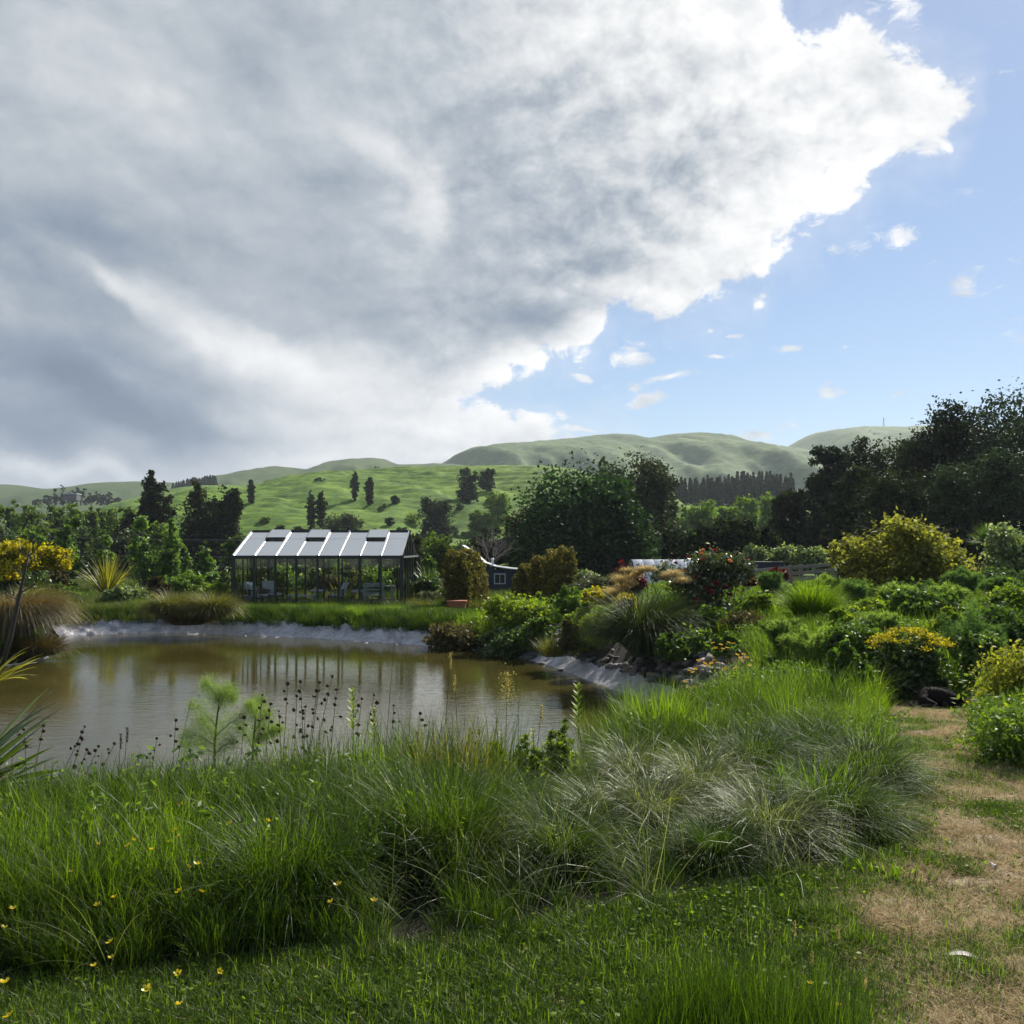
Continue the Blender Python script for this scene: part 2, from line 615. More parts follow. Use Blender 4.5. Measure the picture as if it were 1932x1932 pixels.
def cards_np(P, size, rng, asp=1.8, up=0.3, tint=None, sizevar=0.35):
    """one folded diamond leaf at each point"""
    n = len(P)
    A = rng.normal(0, 1, (n, 3))
    A[:, 2] = A[:, 2] * 0.8 - up * 0.3
    A /= np.linalg.norm(A, axis=1)[:, None]
    B = rng.normal(0, 1, (n, 3))
    B[:, 2] *= 0.6
    B -= A * np.sum(A * B, 1)[:, None]
    B /= np.linalg.norm(B, axis=1)[:, None] + 1e-9
    s = size * rng.uniform(1 - sizevar, 1 + sizevar, n)
    a = A * (s * asp / 2)[:, None]
    b = B * (s / 2)[:, None]
    V = np.stack([P - a, P + b - a * 0.1, P + a, P - b - a * 0.1], 1).reshape(n * 4, 3)
    Q = np.arange(n * 4).reshape(n, 4)
    if tint is None:
        tint = rng.uniform(0, 1, n)
    return V, Q, np.repeat(tint, 4)


def join_np(parts):
    Vs, Qs, Ts, Ms, off = [], [], [], [], 0
    for i, (V, Q, T) in enumerate(parts):
        Vs.append(V)
        Qs.append(Q + off)
        Ts.append(T)
        Ms.append(np.full(len(Q), i))
        off += len(V)
    return np.concatenate(Vs), np.concatenate(Qs), np.concatenate(Ts), np.concatenate(Ms)


def cloud_pts(blobs, n, rng, clump=0.22, per=26, shell=0.62, flatten=0.8):
    """leaf positions: clumps on and in ellipsoids (cx,cy,cz,rx,ry,rz)"""
    bl = np.array(blobs, float)
    wgt = (bl[:, 3] * bl[:, 5] + bl[:, 3] * bl[:, 4])
    wgt /= wgt.sum()
    K = max(4, n // per)
    idx = rng.choice(len(bl), K, p=wgt)
    D = rng.normal(0, 1, (K, 3))
    D /= np.linalg.norm(D, axis=1)[:, None]
    rr = 1 - (1 - shell) * rng.uniform(0, 1, K) ** 1.3 * 1.6
    rr = np.where(rng.uniform(0, 1, K) < 0.06, rr * 1.07, rr)
    C = bl[idx, :3] + D * bl[idx, 3:6] * rr[:, None]
    k = rng.integers(0, K, n)
    rs = np.minimum(bl[idx, 3], bl[idx, 5])[k] * clump
    G = rng.normal(0, 1, (n, 3)) * rs[:, None]
    G[:, 2] *= flatten
    P = C[k] + G
    ct = rng.uniform(0, 1, K)[k]
    tint = np.clip(0.55 * ct + 0.45 * rng.uniform(0, 1, n), 0, 1)
    return P, tint


def limbs_mb(h, r0, blobs, rng, fork=0.3, lean=0.0, nl=7, sides=6):
    mb = MB()
    top = Vector((lean * h + rng.normal(0, 0.02) * h, rng.normal(0, 0.02) * h, h * 0.86))
    mid = Vector((top.x * 0.4 + rng.normal(0, 0.015) * h, rng.normal(0, 0.015) * h, h * 0.42))
    mb.tube([(0, 0, -0.15), (0, 0, 0.05 * h), mid, top], [r0 * 1.35, r0, r0 * 0.62, r0 * 0.12], sides)
    for i in range(nl):
        b = blobs[int(rng.integers(0, len(blobs)))]
        t = rng.uniform(fork, 0.8)
        p0 = Vector((0, 0, 0)).lerp(mid, min(1, t / 0.5)) if t < 0.5 else mid.lerp(top, (t - 0.5) / 0.5)
        p2 = Vector(b[:3]) + Vector((rng.normal(0, .4) * b[3], rng.normal(0, .4) * b[4], rng.normal(0, .3) * b[5]))
        if p2.z < p0.z:
            p2.z = p0.z + 0.1 * h
        p1 = p0.lerp(p2, 0.5) + Vector((0, 0, -0.03 * h))
        rb = r0 * (1 - t) * 0.6 + 0.008
        mb.tube([p0, p1, p2], [rb, rb * 0.6, rb * 0.15], 5)
    return mb


def blob_set(kind, h, w, rng):
    """ellipsoids describing a crown of height h, width w with its foot at z=0"""
    B = []
    r = w / 2
    if kind == 'round':
        B.append((0, 0, h * 0.48, r * 0.8, r * 0.8, h * 0.46))
        for i in range(14):
            a = rng.uniform(0, 6.28)
            z = rng.uniform(0.1, 0.87) * h
            q = r * rng.uniform(0.35, 0.62) * (1.15 - 0.5 * abs(z / h - 0.5))
            B.append((math.cos(a) * q, math.sin(a) * q, z, r * rng.uniform(.3, .45), r * rng.uniform(.3, .45), h * rng.uniform(.12, .2)))
    elif kind == 'cone':
        for i in range(13):
            t = i / 12
            q = r * (1 - t) ** 0.75
            a = rng.uniform(0, 6.28)
            B.append((math.cos(a) * q * 0.35, math.sin(a) * q * 0.35, h * (0.04 + 0.9 * t), q * 0.8 + r * 0.07, q * 0.8 + r * 0.07, h * 0.085))
    elif kind == 'poplar':
        for i in range(16):
            t = i / 15
            q = r * (0.55 + 0.45 * math.sin(min(1, t * 1.6) * 1.57)) * (1 - max(0, t - 0.7) / 0.3 * 0.7)
            B.append((rng.normal(0, .08) * r, rng.normal(0, .08) * r, h * (0.08 + 0.85 * t), q, q, h * 0.09))
    elif kind == 'ragged':
        for i in range(16):
            t = rng.uniform(0.03, 0.95)
            q = r * (1.05 - t * 0.5)
            a = rng.uniform(0, 6.28)
            rr = q * rng.uniform(0.2, 0.75)
            B.append((math.cos(a) * rr, math.sin(a) * rr, h * t, r * rng.uniform(.22, .38), r * rng.uniform(.22, .38), h * rng.uniform(.06, .11)))
        B.append((0, 0, h * 0.38, r * 0.62, r * 0.62, h * 0.38))
    elif kind == 'dome':
        B.append((0, 0, h * 0.35, r * 0.9, r * 0.9, h * 0.55))
        for i in range(6):
            a = rng.uniform(0, 6.28)
            B.append((math.cos(a) * r * .5, math.sin(a) * r * .5, h * rng.uniform(.3, .7), r * .38, r * .38, h * .26))
    elif kind == 'upright':
        for i in range(12):
            a = rng.uniform(0, 6.28)
            q = r * rng.uniform(0.0, 0.8)
            t = rng.uniform(0.25, 0.8) * (1 - 0.25 * q / r)
            B.append((math.cos(a) * q, math.sin(a) * q, h * t, r * .2, r * .2, h * .2))
        B.append((0, 0, h * 0.35, r * 0.8, r * 0.8, h * 0.3))
    return B


TREE_N, TREE_L = 1.45, 0.62


def crown_mesh(name, kind, h, w, n, leaf, mat, seed, clump=0.22, per=26, asp=1.6, shell=0.62):
    rng = np.random.default_rng(seed)
    B = blob_set(kind, h, w, rng)
    P, t = cloud_pts(B, n, rng, clump, per, shell)
    P[:, 2] = np.maximum(P[:, 2], leaf * 0.3)
    V, Q, T = cards_np(P, leaf, rng, asp=asp, tint=t)
    return mesh_np(name, V, Q, mat, T), B


def tree(name, label, kind, px, ytop, ybase, wpx, Y, n, leaf_px, mat, bark, seed, group=None, cat='tree', trunk=0.035, shell=0.62, clump=0.2, per=26, bury=0.0, nl=7, hill=False):
    """tree whose crown spans the given extents, standing at depth Y; leaf_px leaf size in plate pixels"""
    if hill:
        _, Y = on_hill(px, ybase)
    X = hx(px, Y)
    zb = at(px, ybase, Y).z - bury
    zt = at(px, ytop, Y).z
    h, w = zt - zb, wpx / F * Y
    n, leaf_px = int(n * TREE_N), leaf_px * TREE_L
    o = empty(name, (X, Y, zb), 0)
    me, B = crown_mesh('crown', kind, h, w, n, leaf_px / F * Y, mat, seed, clump, per, shell=shell)
    c = obj('crown', me, o)
    rng = np.random.default_rng(seed + 999)
    limbs_mb(h, h * trunk, B, rng, nl=nl).build('trunk', bark, o, smooth=True)
    tag(o, label, cat, group)
    return o


def bush(name, label, px, ytop, ybase, wpx, Y, n, leaf_px, mat, seed, kind='dome', group=None, cat='shrub', asp=1.6, stems=None, shell=0.6, clump=0.2, per=20, deep=1.0):
    X = hx(px, Y)
    zb, zt = at(px, ybase, Y).z, at(px, ytop, Y).z
    h, w = (zt - zb), wpx / F * Y
    me, B = crown_mesh('foliage', kind, h, w, n, leaf_px / F * Y, mat, seed, clump, per, asp=asp, shell=shell)
    if stems is None:
        o = obj(name, me, None, (X, Y, zb))
    else:
        o = empty(name, (X, Y, zb))
        obj('foliage', me, o)
        rng = np.random.default_rng(seed + 77)
        mb = MB()
        for i in range(9):
            b = B[int(rng.integers(0, len(B)))]
            p = Vector(b[:3]) * 1.0
            p0 = Vector((rng.normal(0, .08) * w, rng.normal(0, .08) * w, -0.05))
            mb.tube([p0, p0.lerp(p, 0.5) + Vector((0, 0, 0.08 * h)), p], [0.022 * h, 0.014 * h, 0.004 * h], 5)
        mb.build('stems', stems, o, smooth=True)
    if deep != 1.0:
        o.scale = (1, deep, 1)
    return tag(o, label, cat, group)


def tuft_mesh(name, mat, seed, **kw):
    rng = np.random.default_rng(seed)
    n = kw.pop('n')
    V, Q, T = blades_np(n, rng, **kw)
    return mesh_np(name, V, Q, mat, T)


# ---- scattering of uncountable stuff with geometry nodes
def scatter(name, P, yaw, scl, idx, templates, label, cat, tilt=None, kind='stuff', parent=None):
    P = np.asarray(P, np.float32)
    me = bpy.data.meshes.new(name)
    me.vertices.add(len(P))
    me.vertices.foreach_set('co', P.ravel())
    a = me.attributes.new('rot', 'FLOAT_VECTOR', 'POINT')
    rv = np.zeros((len(P), 3), np.float32)
    rv[:, 2] = yaw
    if tilt is not None:
        rv[:, 0] = tilt[:, 0]
        rv[:, 1] = tilt[:, 1]
    a.data.foreach_set('vector', rv.ravel())
    a = me.attributes.new('scl', 'FLOAT', 'POINT')
    a.data.foreach_set('value', np.asarray(scl, np.float32))
    a = me.attributes.new('idx', 'INT', 'POINT')
    a.data.foreach_set('value', np.asarray(idx, np.int32))
    o = obj(name, me, parent)
    tc = bpy.data.collections.new(name + '_tufts')
    for i, t in enumerate(templates):
        to = bpy.data.objects.new('tuft_%02d' % i, t)
        tc.objects.link(to)
    ng = bpy.data.node_groups.new(name, 'GeometryNodeTree')
    ng.interface.new_socket('Geometry', in_out='INPUT', socket_type='NodeSocketGeometry')
    ng.interface.new_socket('Geometry', in_out='OUTPUT', socket_type='NodeSocketGeometry')
    N, Lk = ng.nodes, ng.links
    gi, go = N.new('NodeGroupInput'), N.new('NodeGroupOutput')
    ip = N.new('GeometryNodeInstanceOnPoints')
    ci = N.new('GeometryNodeCollectionInfo')
    ci.inputs['Collection'].default_value = tc
    ci.inputs['Separate Children'].default_value = True
    ci.inputs['Reset Children'].default_value = True
    ip.inputs['Pick Instance'].default_value = True

    def named(nm, typ):
        n_ = N.new('GeometryNodeInputNamedAttribute')
        n_.data_type = typ
        n_.inputs['Name'].default_value = nm
        return n_.outputs['Attribute']
    Lk.new(gi.outputs[0], ip.inputs['Points'])
    Lk.new(ci.outputs[0], ip.inputs['Instance'])
    Lk.new(named('idx', 'INT'), ip.inputs['Instance Index'])
    e2r = N.new('FunctionNodeEulerToRotation')
    Lk.new(named('rot', 'FLOAT_VECTOR'), e2r.inputs[0])
    Lk.new(e2r.outputs[0], ip.inputs['Rotation'])
    Lk.new(named('scl', 'FLOAT'), ip.inputs['Scale'])
    Lk.new(ip.outputs[0], go.inputs[0])
    md = o.modifiers.new('scatter', 'NODES')
    md.node_group = ng
    return tag(o, label, cat if parent is None else None, None, kind)

# ------------------------------------------------------------------ the land
ZW = -1.25                                   # pond level
POND = np.array([(-14.8, 31.2), (-12.4, 32.2), (-9.95, 31.6), (-6.3, 30.1), (-2.65, 27.8), (-0.62, 25.7), (0.55, 23.5), (1.31, 20.5), (1.94, 18.8),
                 (2.2, 17.6), (2.0, 15.5), (1.3, 13.0), (0.3, 11.4), (-1.5, 10.3), (-3.5, 9.9), (-6, 9.8), (-9, 10.2), (-13, 11.0), (-18, 13.5), (-20.5, 17.5),
                 (-17.5, 21.0), (-14.4, 22.2), (-12.7, 22.4), (-11.95, 23.2), (-11.75, 24.6), (-12.2, 26.0), (-13.0, 27.8), (-14.6, 29.3)])


def smooth_poly(P, it=2):
    for _ in range(it):
        Q = []
        for i in range(len(P)):
            a, b = P[i], P[(i + 1) % len(P)]
            Q += [a * .75 + b * .25, a * .25 + b * .75]
        P = np.array(Q)
    return P


PD = smooth_poly(POND)


def sd_poly(x, y, P):
    x, y = np.asarray(x, float), np.asarray(y, float)
    dmin = np.full(x.shape, 1e9)
    ins = np.zeros(x.shape, bool)
    n = len(P)
    for i in range(n):
        ax, ay = P[i]
        bx, by = P[(i + 1) % n]
        ex, ey = bx - ax, by - ay
        t = np.clip(((x - ax) * ex + (y - ay) * ey) / (ex * ex + ey * ey + 1e-12), 0, 1)
        dmin = np.minimum(dmin, (x - ax - t * ex) ** 2 + (y - ay - t * ey) ** 2)
        c = ((ay > y) != (by > y)) & (x < (bx - ax) * (y - ay) / (by - ay + 1e-12) + ax)
        ins ^= c
    return np.where(ins, -1, 1) * np.sqrt(dmin)


def base_h(x, y):
    z = np.interp(y, [-20, 4, 7, 10, 13, 20, 35, 60, 100, 150, 300, 600], [0, 0, -0.08, -0.28, -0.45, -0.55, -0.55, -0.6, -1.2, -3, -8, -12])
    right = sstep(2.2, 6.0, x) * sstep(12, 20, y) * (1 - sstep(60, 100, y))
    z = z + 0.5 * right
    z = z + 0.06 * (fbm(x * 0.35, y * 0.35, 3, 5) - 0.5) * 2 + 0.02 * (fbm(x * 2.1, y * 2.1, 3, 9) - 0.5) * 2
    return z


def ground(x, y):
    x, y = np.atleast_1d(np.asarray(x, float)), np.atleast_1d(np.asarray(y, float))
    z = base_h(x, y)
    near = (x > -30) & (x < 10) & (y > 4) & (y < 40)
    s = np.full(x.shape, 50.0)
    if near.any():
        s[near] = sd_poly(x[near], y[near], PD)
    bw = np.where(y < 14, np.interp(x, [.1, 1.5], [5.3, 2.4]), 1.7)
    bw = bw + (1.7 - bw) * sstep(12.5, 15, y)
    f = sstep(0, 1, s / bw)
    zo = ZW - 0.12 + (z - (ZW - 0.12)) * f
    zi = ZW - 0.12 - 0.5 * np.clip(-s / 2, 0, 1)
    return np.where(s < 0, zi, zo)


def gz(x, y):
    return float(ground(x, y)[0])


# tall grass edge in front (world XY): beyond this line the grass is long
EDGE = np.array([(-30, 3.2), (-3.2, 3.35), (-1.88, 3.5), (-0.56, 3.78), (0.08, 4.06), (0.7, 4.3), (1.2, 4.55), (1.75, 4.8), (2.2, 5.4), (2.5, 6.2), (2.9, 7.2), (3.25, 8.2), (3.4, 9.0),
                 (3.7, 9.8), (4.2, 10.6), (4.4, 11.3)])


def in_tall(x, y):
    """1 inside the long-grass bank left of the path"""
    f1 = y > np.interp(x, EDGE[:8, 0], EDGE[:8, 1])
    xr = np.interp(y, EDGE[7:, 1], EDGE[7:, 0])
    return f1 & ((x < 1.75) | (x < xr)) & (y > 3.2)


def path_mask(x, y):
    """dry worn track on the right: 0..1"""
    c = np.interp(y, [2, 3.2, 4, 5, 6, 8, 9.5, 11, 12.4, 13.5], [2.0, 2.05, 2.25, 2.75, 3.3, 4.05, 4.4, 4.8, 5.4, 5.6])
    w = np.interp(y, [2, 3.5, 5, 7, 9, 12, 13.5], [1.3, 1.15, 0.85, 0.7, 0.75, 0.9, 0.3])
    d = np.abs(x - c + 0.25 * (fbm(x * 1.3, y * 1.3, 3, 31) - 0.5)) / w
    m = 1 - sstep(0.55, 1.15, d)
    return np.clip(m * (-0.05 + 2.0 * fbm(x * 1.7, y * 1.7, 4, 44)), 0, 1.1) * (y < 13.6)


# --- ground sheet
def axis(lo, hi, steps):
    out = [lo]
    while out[-1] < hi:
        a = abs(out[-1])
        d = np.interp(a, steps[0], steps[1])
        out.append(out[-1] + d)
    return np.array(out)


def build_ground():
    ys = axis(-12.0, 2600, ([0, 14, 34, 60, 200, 800, 2600], [0.12, 0.13, 0.36, 1.8, 10, 80, 200]))
    xp = axis(0.0, 2400, ([0, 8, 20, 60, 200, 2400], [0.13, 0.17, 0.6, 4, 20, 200]))
    xs = np.concatenate([-xp[:0:-1], xp])
    X, Y = np.meshgrid(xs, ys)
    Z = ground(X.ravel(), Y.ravel()).reshape(X.shape)
    near = (np.abs(X) < 9) & (Y < 14)
    Z = Z + np.where(near, 0.018 * (fbm(X * 7, Y * 7, 3, 3) - 0.5) * 2, 0)
    V = np.stack([X, Y, Z], 2).reshape(-1, 3)
    ny, nx = X.shape
    i = (np.arange(ny - 1)[:, None] * nx + np.arange(nx - 1)[None, :]).ravel()
    Q = np.stack([i, i + 1, i + nx + 1, i + nx], 1)
    dry = np.clip(path_mask(X, Y), 0, 1).ravel()
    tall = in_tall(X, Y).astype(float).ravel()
    s = np.full(X.shape, 50.0)
    nr = (X > -30) & (X < 12) & (Y > 4) & (Y < 40)
    s[nr] = sd_poly(X[nr], Y[nr], PD)
    stone = ((s < 4.5) & (X > -1.2) & (Y > 15.5) & (Y < 27)).astype(float) * (1 - sstep(2.0, 3.5, s))
    mud = (1 - sstep(0.0, 0.6, s))
    m, g, out = new_mat('ground_soil')
    geo = g.n('ShaderNodeNewGeometry')
    pos = geo.outputs['Position']
    n1 = g.noise(pos, 1.6, 8, 0.65)
    n2 = g.noise(pos, 14, 8, 0.7)
    n3 = g.noise(pos, 70, 6, 0.7)
    soil = g.ramp(n2, [(0.3, (0.14, 0.105, 0.07)), (0.5, (0.34, 0.26, 0.18)), (0.62, (0.48, 0.385, 0.275)), (0.8, (0.58, 0.49, 0.37))])
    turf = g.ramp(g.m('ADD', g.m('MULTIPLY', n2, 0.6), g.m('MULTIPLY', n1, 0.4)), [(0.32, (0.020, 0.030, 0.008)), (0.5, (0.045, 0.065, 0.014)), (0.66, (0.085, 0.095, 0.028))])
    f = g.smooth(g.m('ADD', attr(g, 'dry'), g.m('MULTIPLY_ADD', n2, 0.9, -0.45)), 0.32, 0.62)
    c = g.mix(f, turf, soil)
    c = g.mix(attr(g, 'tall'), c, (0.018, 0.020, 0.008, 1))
    c = g.mix(attr(g, 'stone'), c, g.ramp(n3, [(0.35, (0.018, 0.016, 0.014)), (0.7, (0.055, 0.050, 0.045))]))
    far = g.smooth(g.vm('LENGTH', pos) if False else g.n('ShaderNodeSeparateXYZ').outputs[1], 0, 1)
    p = g.n('ShaderNodeBsdfPrincipled')
    g.set(p.inputs['Base Color'], c)
    p.inputs['Roughness'].default_value = 0.92
    p.inputs['Specular IOR Level'].default_value = 0.2
    b = g.n('ShaderNodeBump')
    b.inputs['Strength'].default_value = 0.6
    b.inputs['Distance'].default_value = 0.02
    g.set(b.inputs['Height'], g.m('ADD', n2, g.m('MULTIPLY', n3, 0.4)))
    g.nt.links.new(b.outputs[0], p.inputs['Normal'])
    g.nt.links.new(p.outputs[0], out.inputs[0])
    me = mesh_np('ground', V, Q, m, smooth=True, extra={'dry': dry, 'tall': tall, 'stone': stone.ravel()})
    tag(obj('ground', me), 'grassy ground with a worn dry path and pond banks', None, None, 'structure')


build_ground()


# --- water
def build_water():
    m, g, out = new_mat('pond_water')
    geo = g.n('ShaderNodeNewGeometry')
    pos = geo.outputs['Position']
    v = g.vm('MULTIPLY', pos, (0.9, 2.6, 1))
    r1 = g.noise(v, 2.6, 3, 0.5, 0.3)
    r2 = g.noise(v, 8.5, 2, 0.5)
    patch = g.smooth(g.noise(g.vm('MULTIPLY', pos, (0.10, 0.22, 1)), 1.0, 3), 0.38, 0.62, 0.35, 1.0)
    b = g.n('ShaderNodeBump')
    g.set(b.inputs['Strength'], g.m('MULTIPLY', patch, 0.16))
    b.inputs['Distance'].default_value = 0.05
    g.set(b.inputs['Height'], g.m('ADD', g.m('MULTIPLY', r1, 0.7), g.m('MULTIPLY', r2, 0.3)))
    p = g.n('ShaderNodeBsdfPrincipled')
    c = g.ramp(g.noise(pos, 0.5, 4), [(0.3, (0.045, 0.040, 0.009)), (0.7, (0.068, 0.058, 0.016))])
    g.set(p.inputs['Base Color'], c)
    p.inputs['Roughness'].default_value = 0.03
    p.inputs['IOR'].default_value = 1.34
    g.nt.links.new(b.outputs[0], p.inputs['Normal'])
    g.nt.links.new(p.outputs[0], out.inputs[0])
    mb = MB()
    cen = PD.mean(0)
    ring = []
    n = len(PD)
    for i in range(n):
        t = PD[(i + 1) % n] - PD[i - 1]
        nrm = np.array((t[1], -t[0])) / np.hypot(*t)
        s = sd_poly(np.array([PD[i][0] + nrm[0] * .1]), np.array([PD[i][1] + nrm[1] * .1]), PD)[0]
        if s < 0:
            nrm = -nrm
        q = PD[i] + nrm * 0.45
        ring.append((q[0], q[1], ZW))
    me = bpy.data.meshes.new('pond_water')
    me.from_pydata(ring, [], [tuple(range(n))])
    me.materials.append(m)
    me.update()
    if me.polygons[0].normal.z < 0:
        me.flip_normals()
    tag(obj('pond_water', me), 'still olive brown water of the garden pond', None, None, 'structure')


build_water()


def outward(P, i):
    n = len(P)
    t = P[(i + 1) % n] - P[i - 1]
    nrm = np.array((t[1], -t[0])) / np.hypot(*t)
    if sd_poly(np.array([P[i][0] + nrm[0] * .1]), np.array([P[i][1] + nrm[1] * .1]), P)[0] < 0:
        nrm = -nrm
    return nrm


# --- pond liner: creased sheet draped on the bank
def liner(label, p0, p1, wid, seed, fold=1.0):
    n = len(PD)
    i0 = int(np.argmin(np.hypot(PD[:, 0] - p0[0], PD[:, 1] - p0[1])))
    i1 = int(np.argmin(np.hypot(PD[:, 0] - p1[0], PD[:, 1] - p1[1])))
    ids = [i0]
    while ids[-1] % n != i1:
        ids.append((ids[-1] + 1) % n)
    C = PD[ids]
    Nn = np.array([outward(PD, i) for i in ids])
    L = np.concatenate([[0], np.cumsum(np.hypot(*np.diff(C, axis=0).T))])
    s = np.linspace(0, L[-1], int(L[-1] / 0.045))
    cx, cy = np.interp(s, L, C[:, 0]), np.interp(s, L, C[:, 1])
    nx_, ny_ = np.interp(s, L, Nn[:, 0]), np.interp(s, L, Nn[:, 1])
    k = np.ones(25) / 25
    pad = lambda a: np.convolve(np.pad(a, 12, mode='edge'), k, 'valid')
    nx_, ny_ = pad(nx_), pad(ny_)
    t = np.linspace(-0.5, wid, 34)
    Sg, Tg = np.meshgrid(s, t)
    top = wid * (0.72 + 0.28 * fbm(s * 0.7, s * 0 + seed, 3, seed))[None, :]
    Te = np.minimum(Tg, top)
    X = cx[None, :] + nx_[None, :] * Te
    Y = cy[None, :] + ny_[None, :] * Te
    Z = ground(X.ravel(), Y.ravel()).reshape(X.shape)
    Z = np.where(Tg < 0.3, np.maximum(Z, ZW - 0.10), Z)
    # folds run up the bank at an angle
    q = Sg * 1.0 + Te * 0.55 + 0.5 * (fbm(Sg * 0.8, Te * 1.2, 3, seed + 3) - 0.5)
    r1 = 1 - np.abs(2 * fbm(q * 2.0, Te * 0.6, 2, seed + 7) - 1)
    r2 = 1 - np.abs(2 * fbm((Sg - Te * 1.1) * 3.1, Te * 1.3, 3, seed + 11) - 1)
    wr = 0.085 * fold * r1 ** 9 + 0.06 * fold * r2 ** 9 + 0.02 * fbm(Sg * 6, Te * 6, 3, seed + 5)
    Z = Z + 0.012 + wr * sstep(-0.5, 0.0, Tg)
    V = np.stack([X, Y, Z], 2).reshape(-1, 3)
    ny2, nx2 = X.shape
    i = (np.arange(ny2 - 1)[:, None] * nx2 + np.arange(nx2 - 1)[None, :]).ravel()
    Q = np.stack([i, i + 1, i + nx2 + 1, i + nx2], 1)
    me = mesh_np('pond_liner', V, Q, M_LINER, smooth=True)
    o = obj('pond_liner', me)
    return tag(o, label, 'pond liner', 'pond liner sheets around the water')


M_LINER, g, out = new_mat('liner_sheet')
p = g.n('ShaderNodeBsdfPrincipled')
geo = g.n('ShaderNodeNewGeometry')
n1 = g.noise(geo.outputs['Position'], 2.5, 6)
n2 = g.noise(geo.outputs['Position'], 18, 5)
g.set(p.inputs['Base Color'], g.ramp(g.m('ADD', g.m('MULTIPLY', n1, .6), g.m('MULTIPLY', n2, .4)), [(0.35, (0.17, 0.165, 0.175)), (0.5, (0.36, 0.35, 0.37)), (0.68, (0.52, 0.51, 0.52))]))  # sky sheen of the dark sheet put into its pale base colour
p.inputs['Roughness'].default_value = 0.36
p.inputs['Specular IOR Level'].default_value = 0.6
b = g.n('ShaderNodeBump')
b.inputs['Strength'].default_value = 0.5
b.inputs['Distance'].default_value = 0.03
g.set(b.inputs['Height'], g.noise(geo.outputs['Position'], 7, 6, 0.6, 1.5))
g.nt.links.new(b.outputs[0], p.inputs['Normal'])
g.nt.links.new(p.outputs[0], out.inputs[0])
liner('creased grey pond liner on the far bank below the glasshouse', (-14.9, 31.0), (-2.3, 27.5), 1.1, 3, 0.9)
liner('pale grey pond liner curving below the stone bank', (-0.9, 26.0), (2.15, 16.6), .9, 8, 0.45)
liner('strip of pale liner at the foot of the big brown tussock', (-14.5, 22.2), (-11.9, 25.0), 0.5, 12, 0.4)


# ------------------------------------------------------------------ hills
def hill_mat(name, a, b, c, scale=0.02, patch=0.5, terr=0.0):
    m, g, out = new_mat(name)
    geo = g.n('ShaderNodeNewGeometry')
    pos = geo.outputs['Position']
    n1 = g.noise(pos, scale, 8, 0.6)
    n2 = g.noise(g.vm('MULTIPLY', pos, (1, 1, 3.5)), scale * 7, 6, 0.65)
    t = g.m('ADD', g.m('MULTIPLY', n1, patch), g.m('MULTIPLY', n2, 1 - patch))
    col = g.ramp(t, [(0.34, a), (0.5, b), (0.64, c)])
    p = g.n('ShaderNodeBsdfPrincipled')
    g.set(p.inputs['Base Color'], col)
    p.inputs['Roughness'].default_value = 0.9
    p.inputs['Specular IOR Level'].default_value = 0.15
    bb = g.n('ShaderNodeBump')
    bb.inputs['Strength'].default_value = 0.7
    bb.inputs['Distance'].default_value = 0.5 / scale * 0.02
    g.set(bb.inputs['Height'], g.m('ADD', n2, g.m('MULTIPLY', g.noise(pos, scale * 30, 4), 0.3)))
    g.nt.links.new(bb.outputs[0], p.inputs['Normal'])
    g.nt.links.new(p.outputs[0], out.inputs[0])
    return m


def hill(label, prof, Yr, front, back, base, mat, seed, nx=260, ny=70, gully=0.0, gl=(90, 260), small=0.0, terr=None, power=1.0, xpad=0):
    P = np.array([(hx(px, Yr), at(px, py, Yr).z) for px, py in prof])
    xs = np.linspace(P[0, 0] - xpad, P[-1, 0] + xpad, nx)
    # smooth the profile a little
    xf = np.linspace(P[0, 0], P[-1, 0], 600)
    hf = np.interp(xf, P[:, 0], P[:, 1])
    k = np.hanning(23)
    k /= k.sum()
    hf = np.convolve(np.pad(hf, 11, mode='edge'), k, 'valid')
    h = np.interp(xs, xf, hf)
    u = np.concatenate([np.linspace(-1, 0, int(ny * 0.75), endpoint=False), np.linspace(0, 1, ny - int(ny * 0.75))])
    yy = np.where(u < 0, Yr + u * front, Yr + u * back)
    X, Y = np.meshgrid(xs, yy)
    t = np.where(Y < Yr, 1 - (Yr - Y) / front, 1 - (Y - Yr) / back)
    f = np.sin(np.clip(t, 0, 1) * np.pi / 2) ** power
    H = h[None, :] + 0 * Y
    Z = base + (H - base) * f
    if gully:
        q = X + 0.35 * (Y - Yr) * np.sin(seed) + 60 * (fbm(X / 200, Y / 200, 2, seed + 9) - .5)
        r = np.abs(2 * fbm(q / gl[0], Y / gl[1], 4, seed) - 1)
        Z = Z - gully * (1 - r) ** 2.2 * (1 - f ** 7) * np.clip(f * 3, 0, 1)
    if small:
        Z = Z + small * (fbm(X / 12, Y / 12, 5, seed + 2) - .5) * (1 - 0.7 * f ** 6)
    if terr is not None:
        step, amp = terr
        zz = Z / step + 1.6 * fbm(X / 9, Y / 9, 3, seed + 4)
        Z = Z + amp * (np.abs((zz % 1) - 0.5) - 0.25) * (0.3 + 1.4 * fbm(X / 25, Y / 25, 3, seed + 6))
    V = np.stack([X, Y, Z], 2).reshape(-1, 3)
    i = (np.arange(len(yy) - 1)[:, None] * nx + np.arange(nx - 1)[None, :]).ravel()
    Q = np.stack([i, i + 1, i + nx + 1, i + nx], 1)
    me = mesh_np('hill', V, Q, mat, smooth=True)
    o = obj('hill', me)
    o['kind'] = 'structure'
    o['label'] = label
    return X, Y, Z


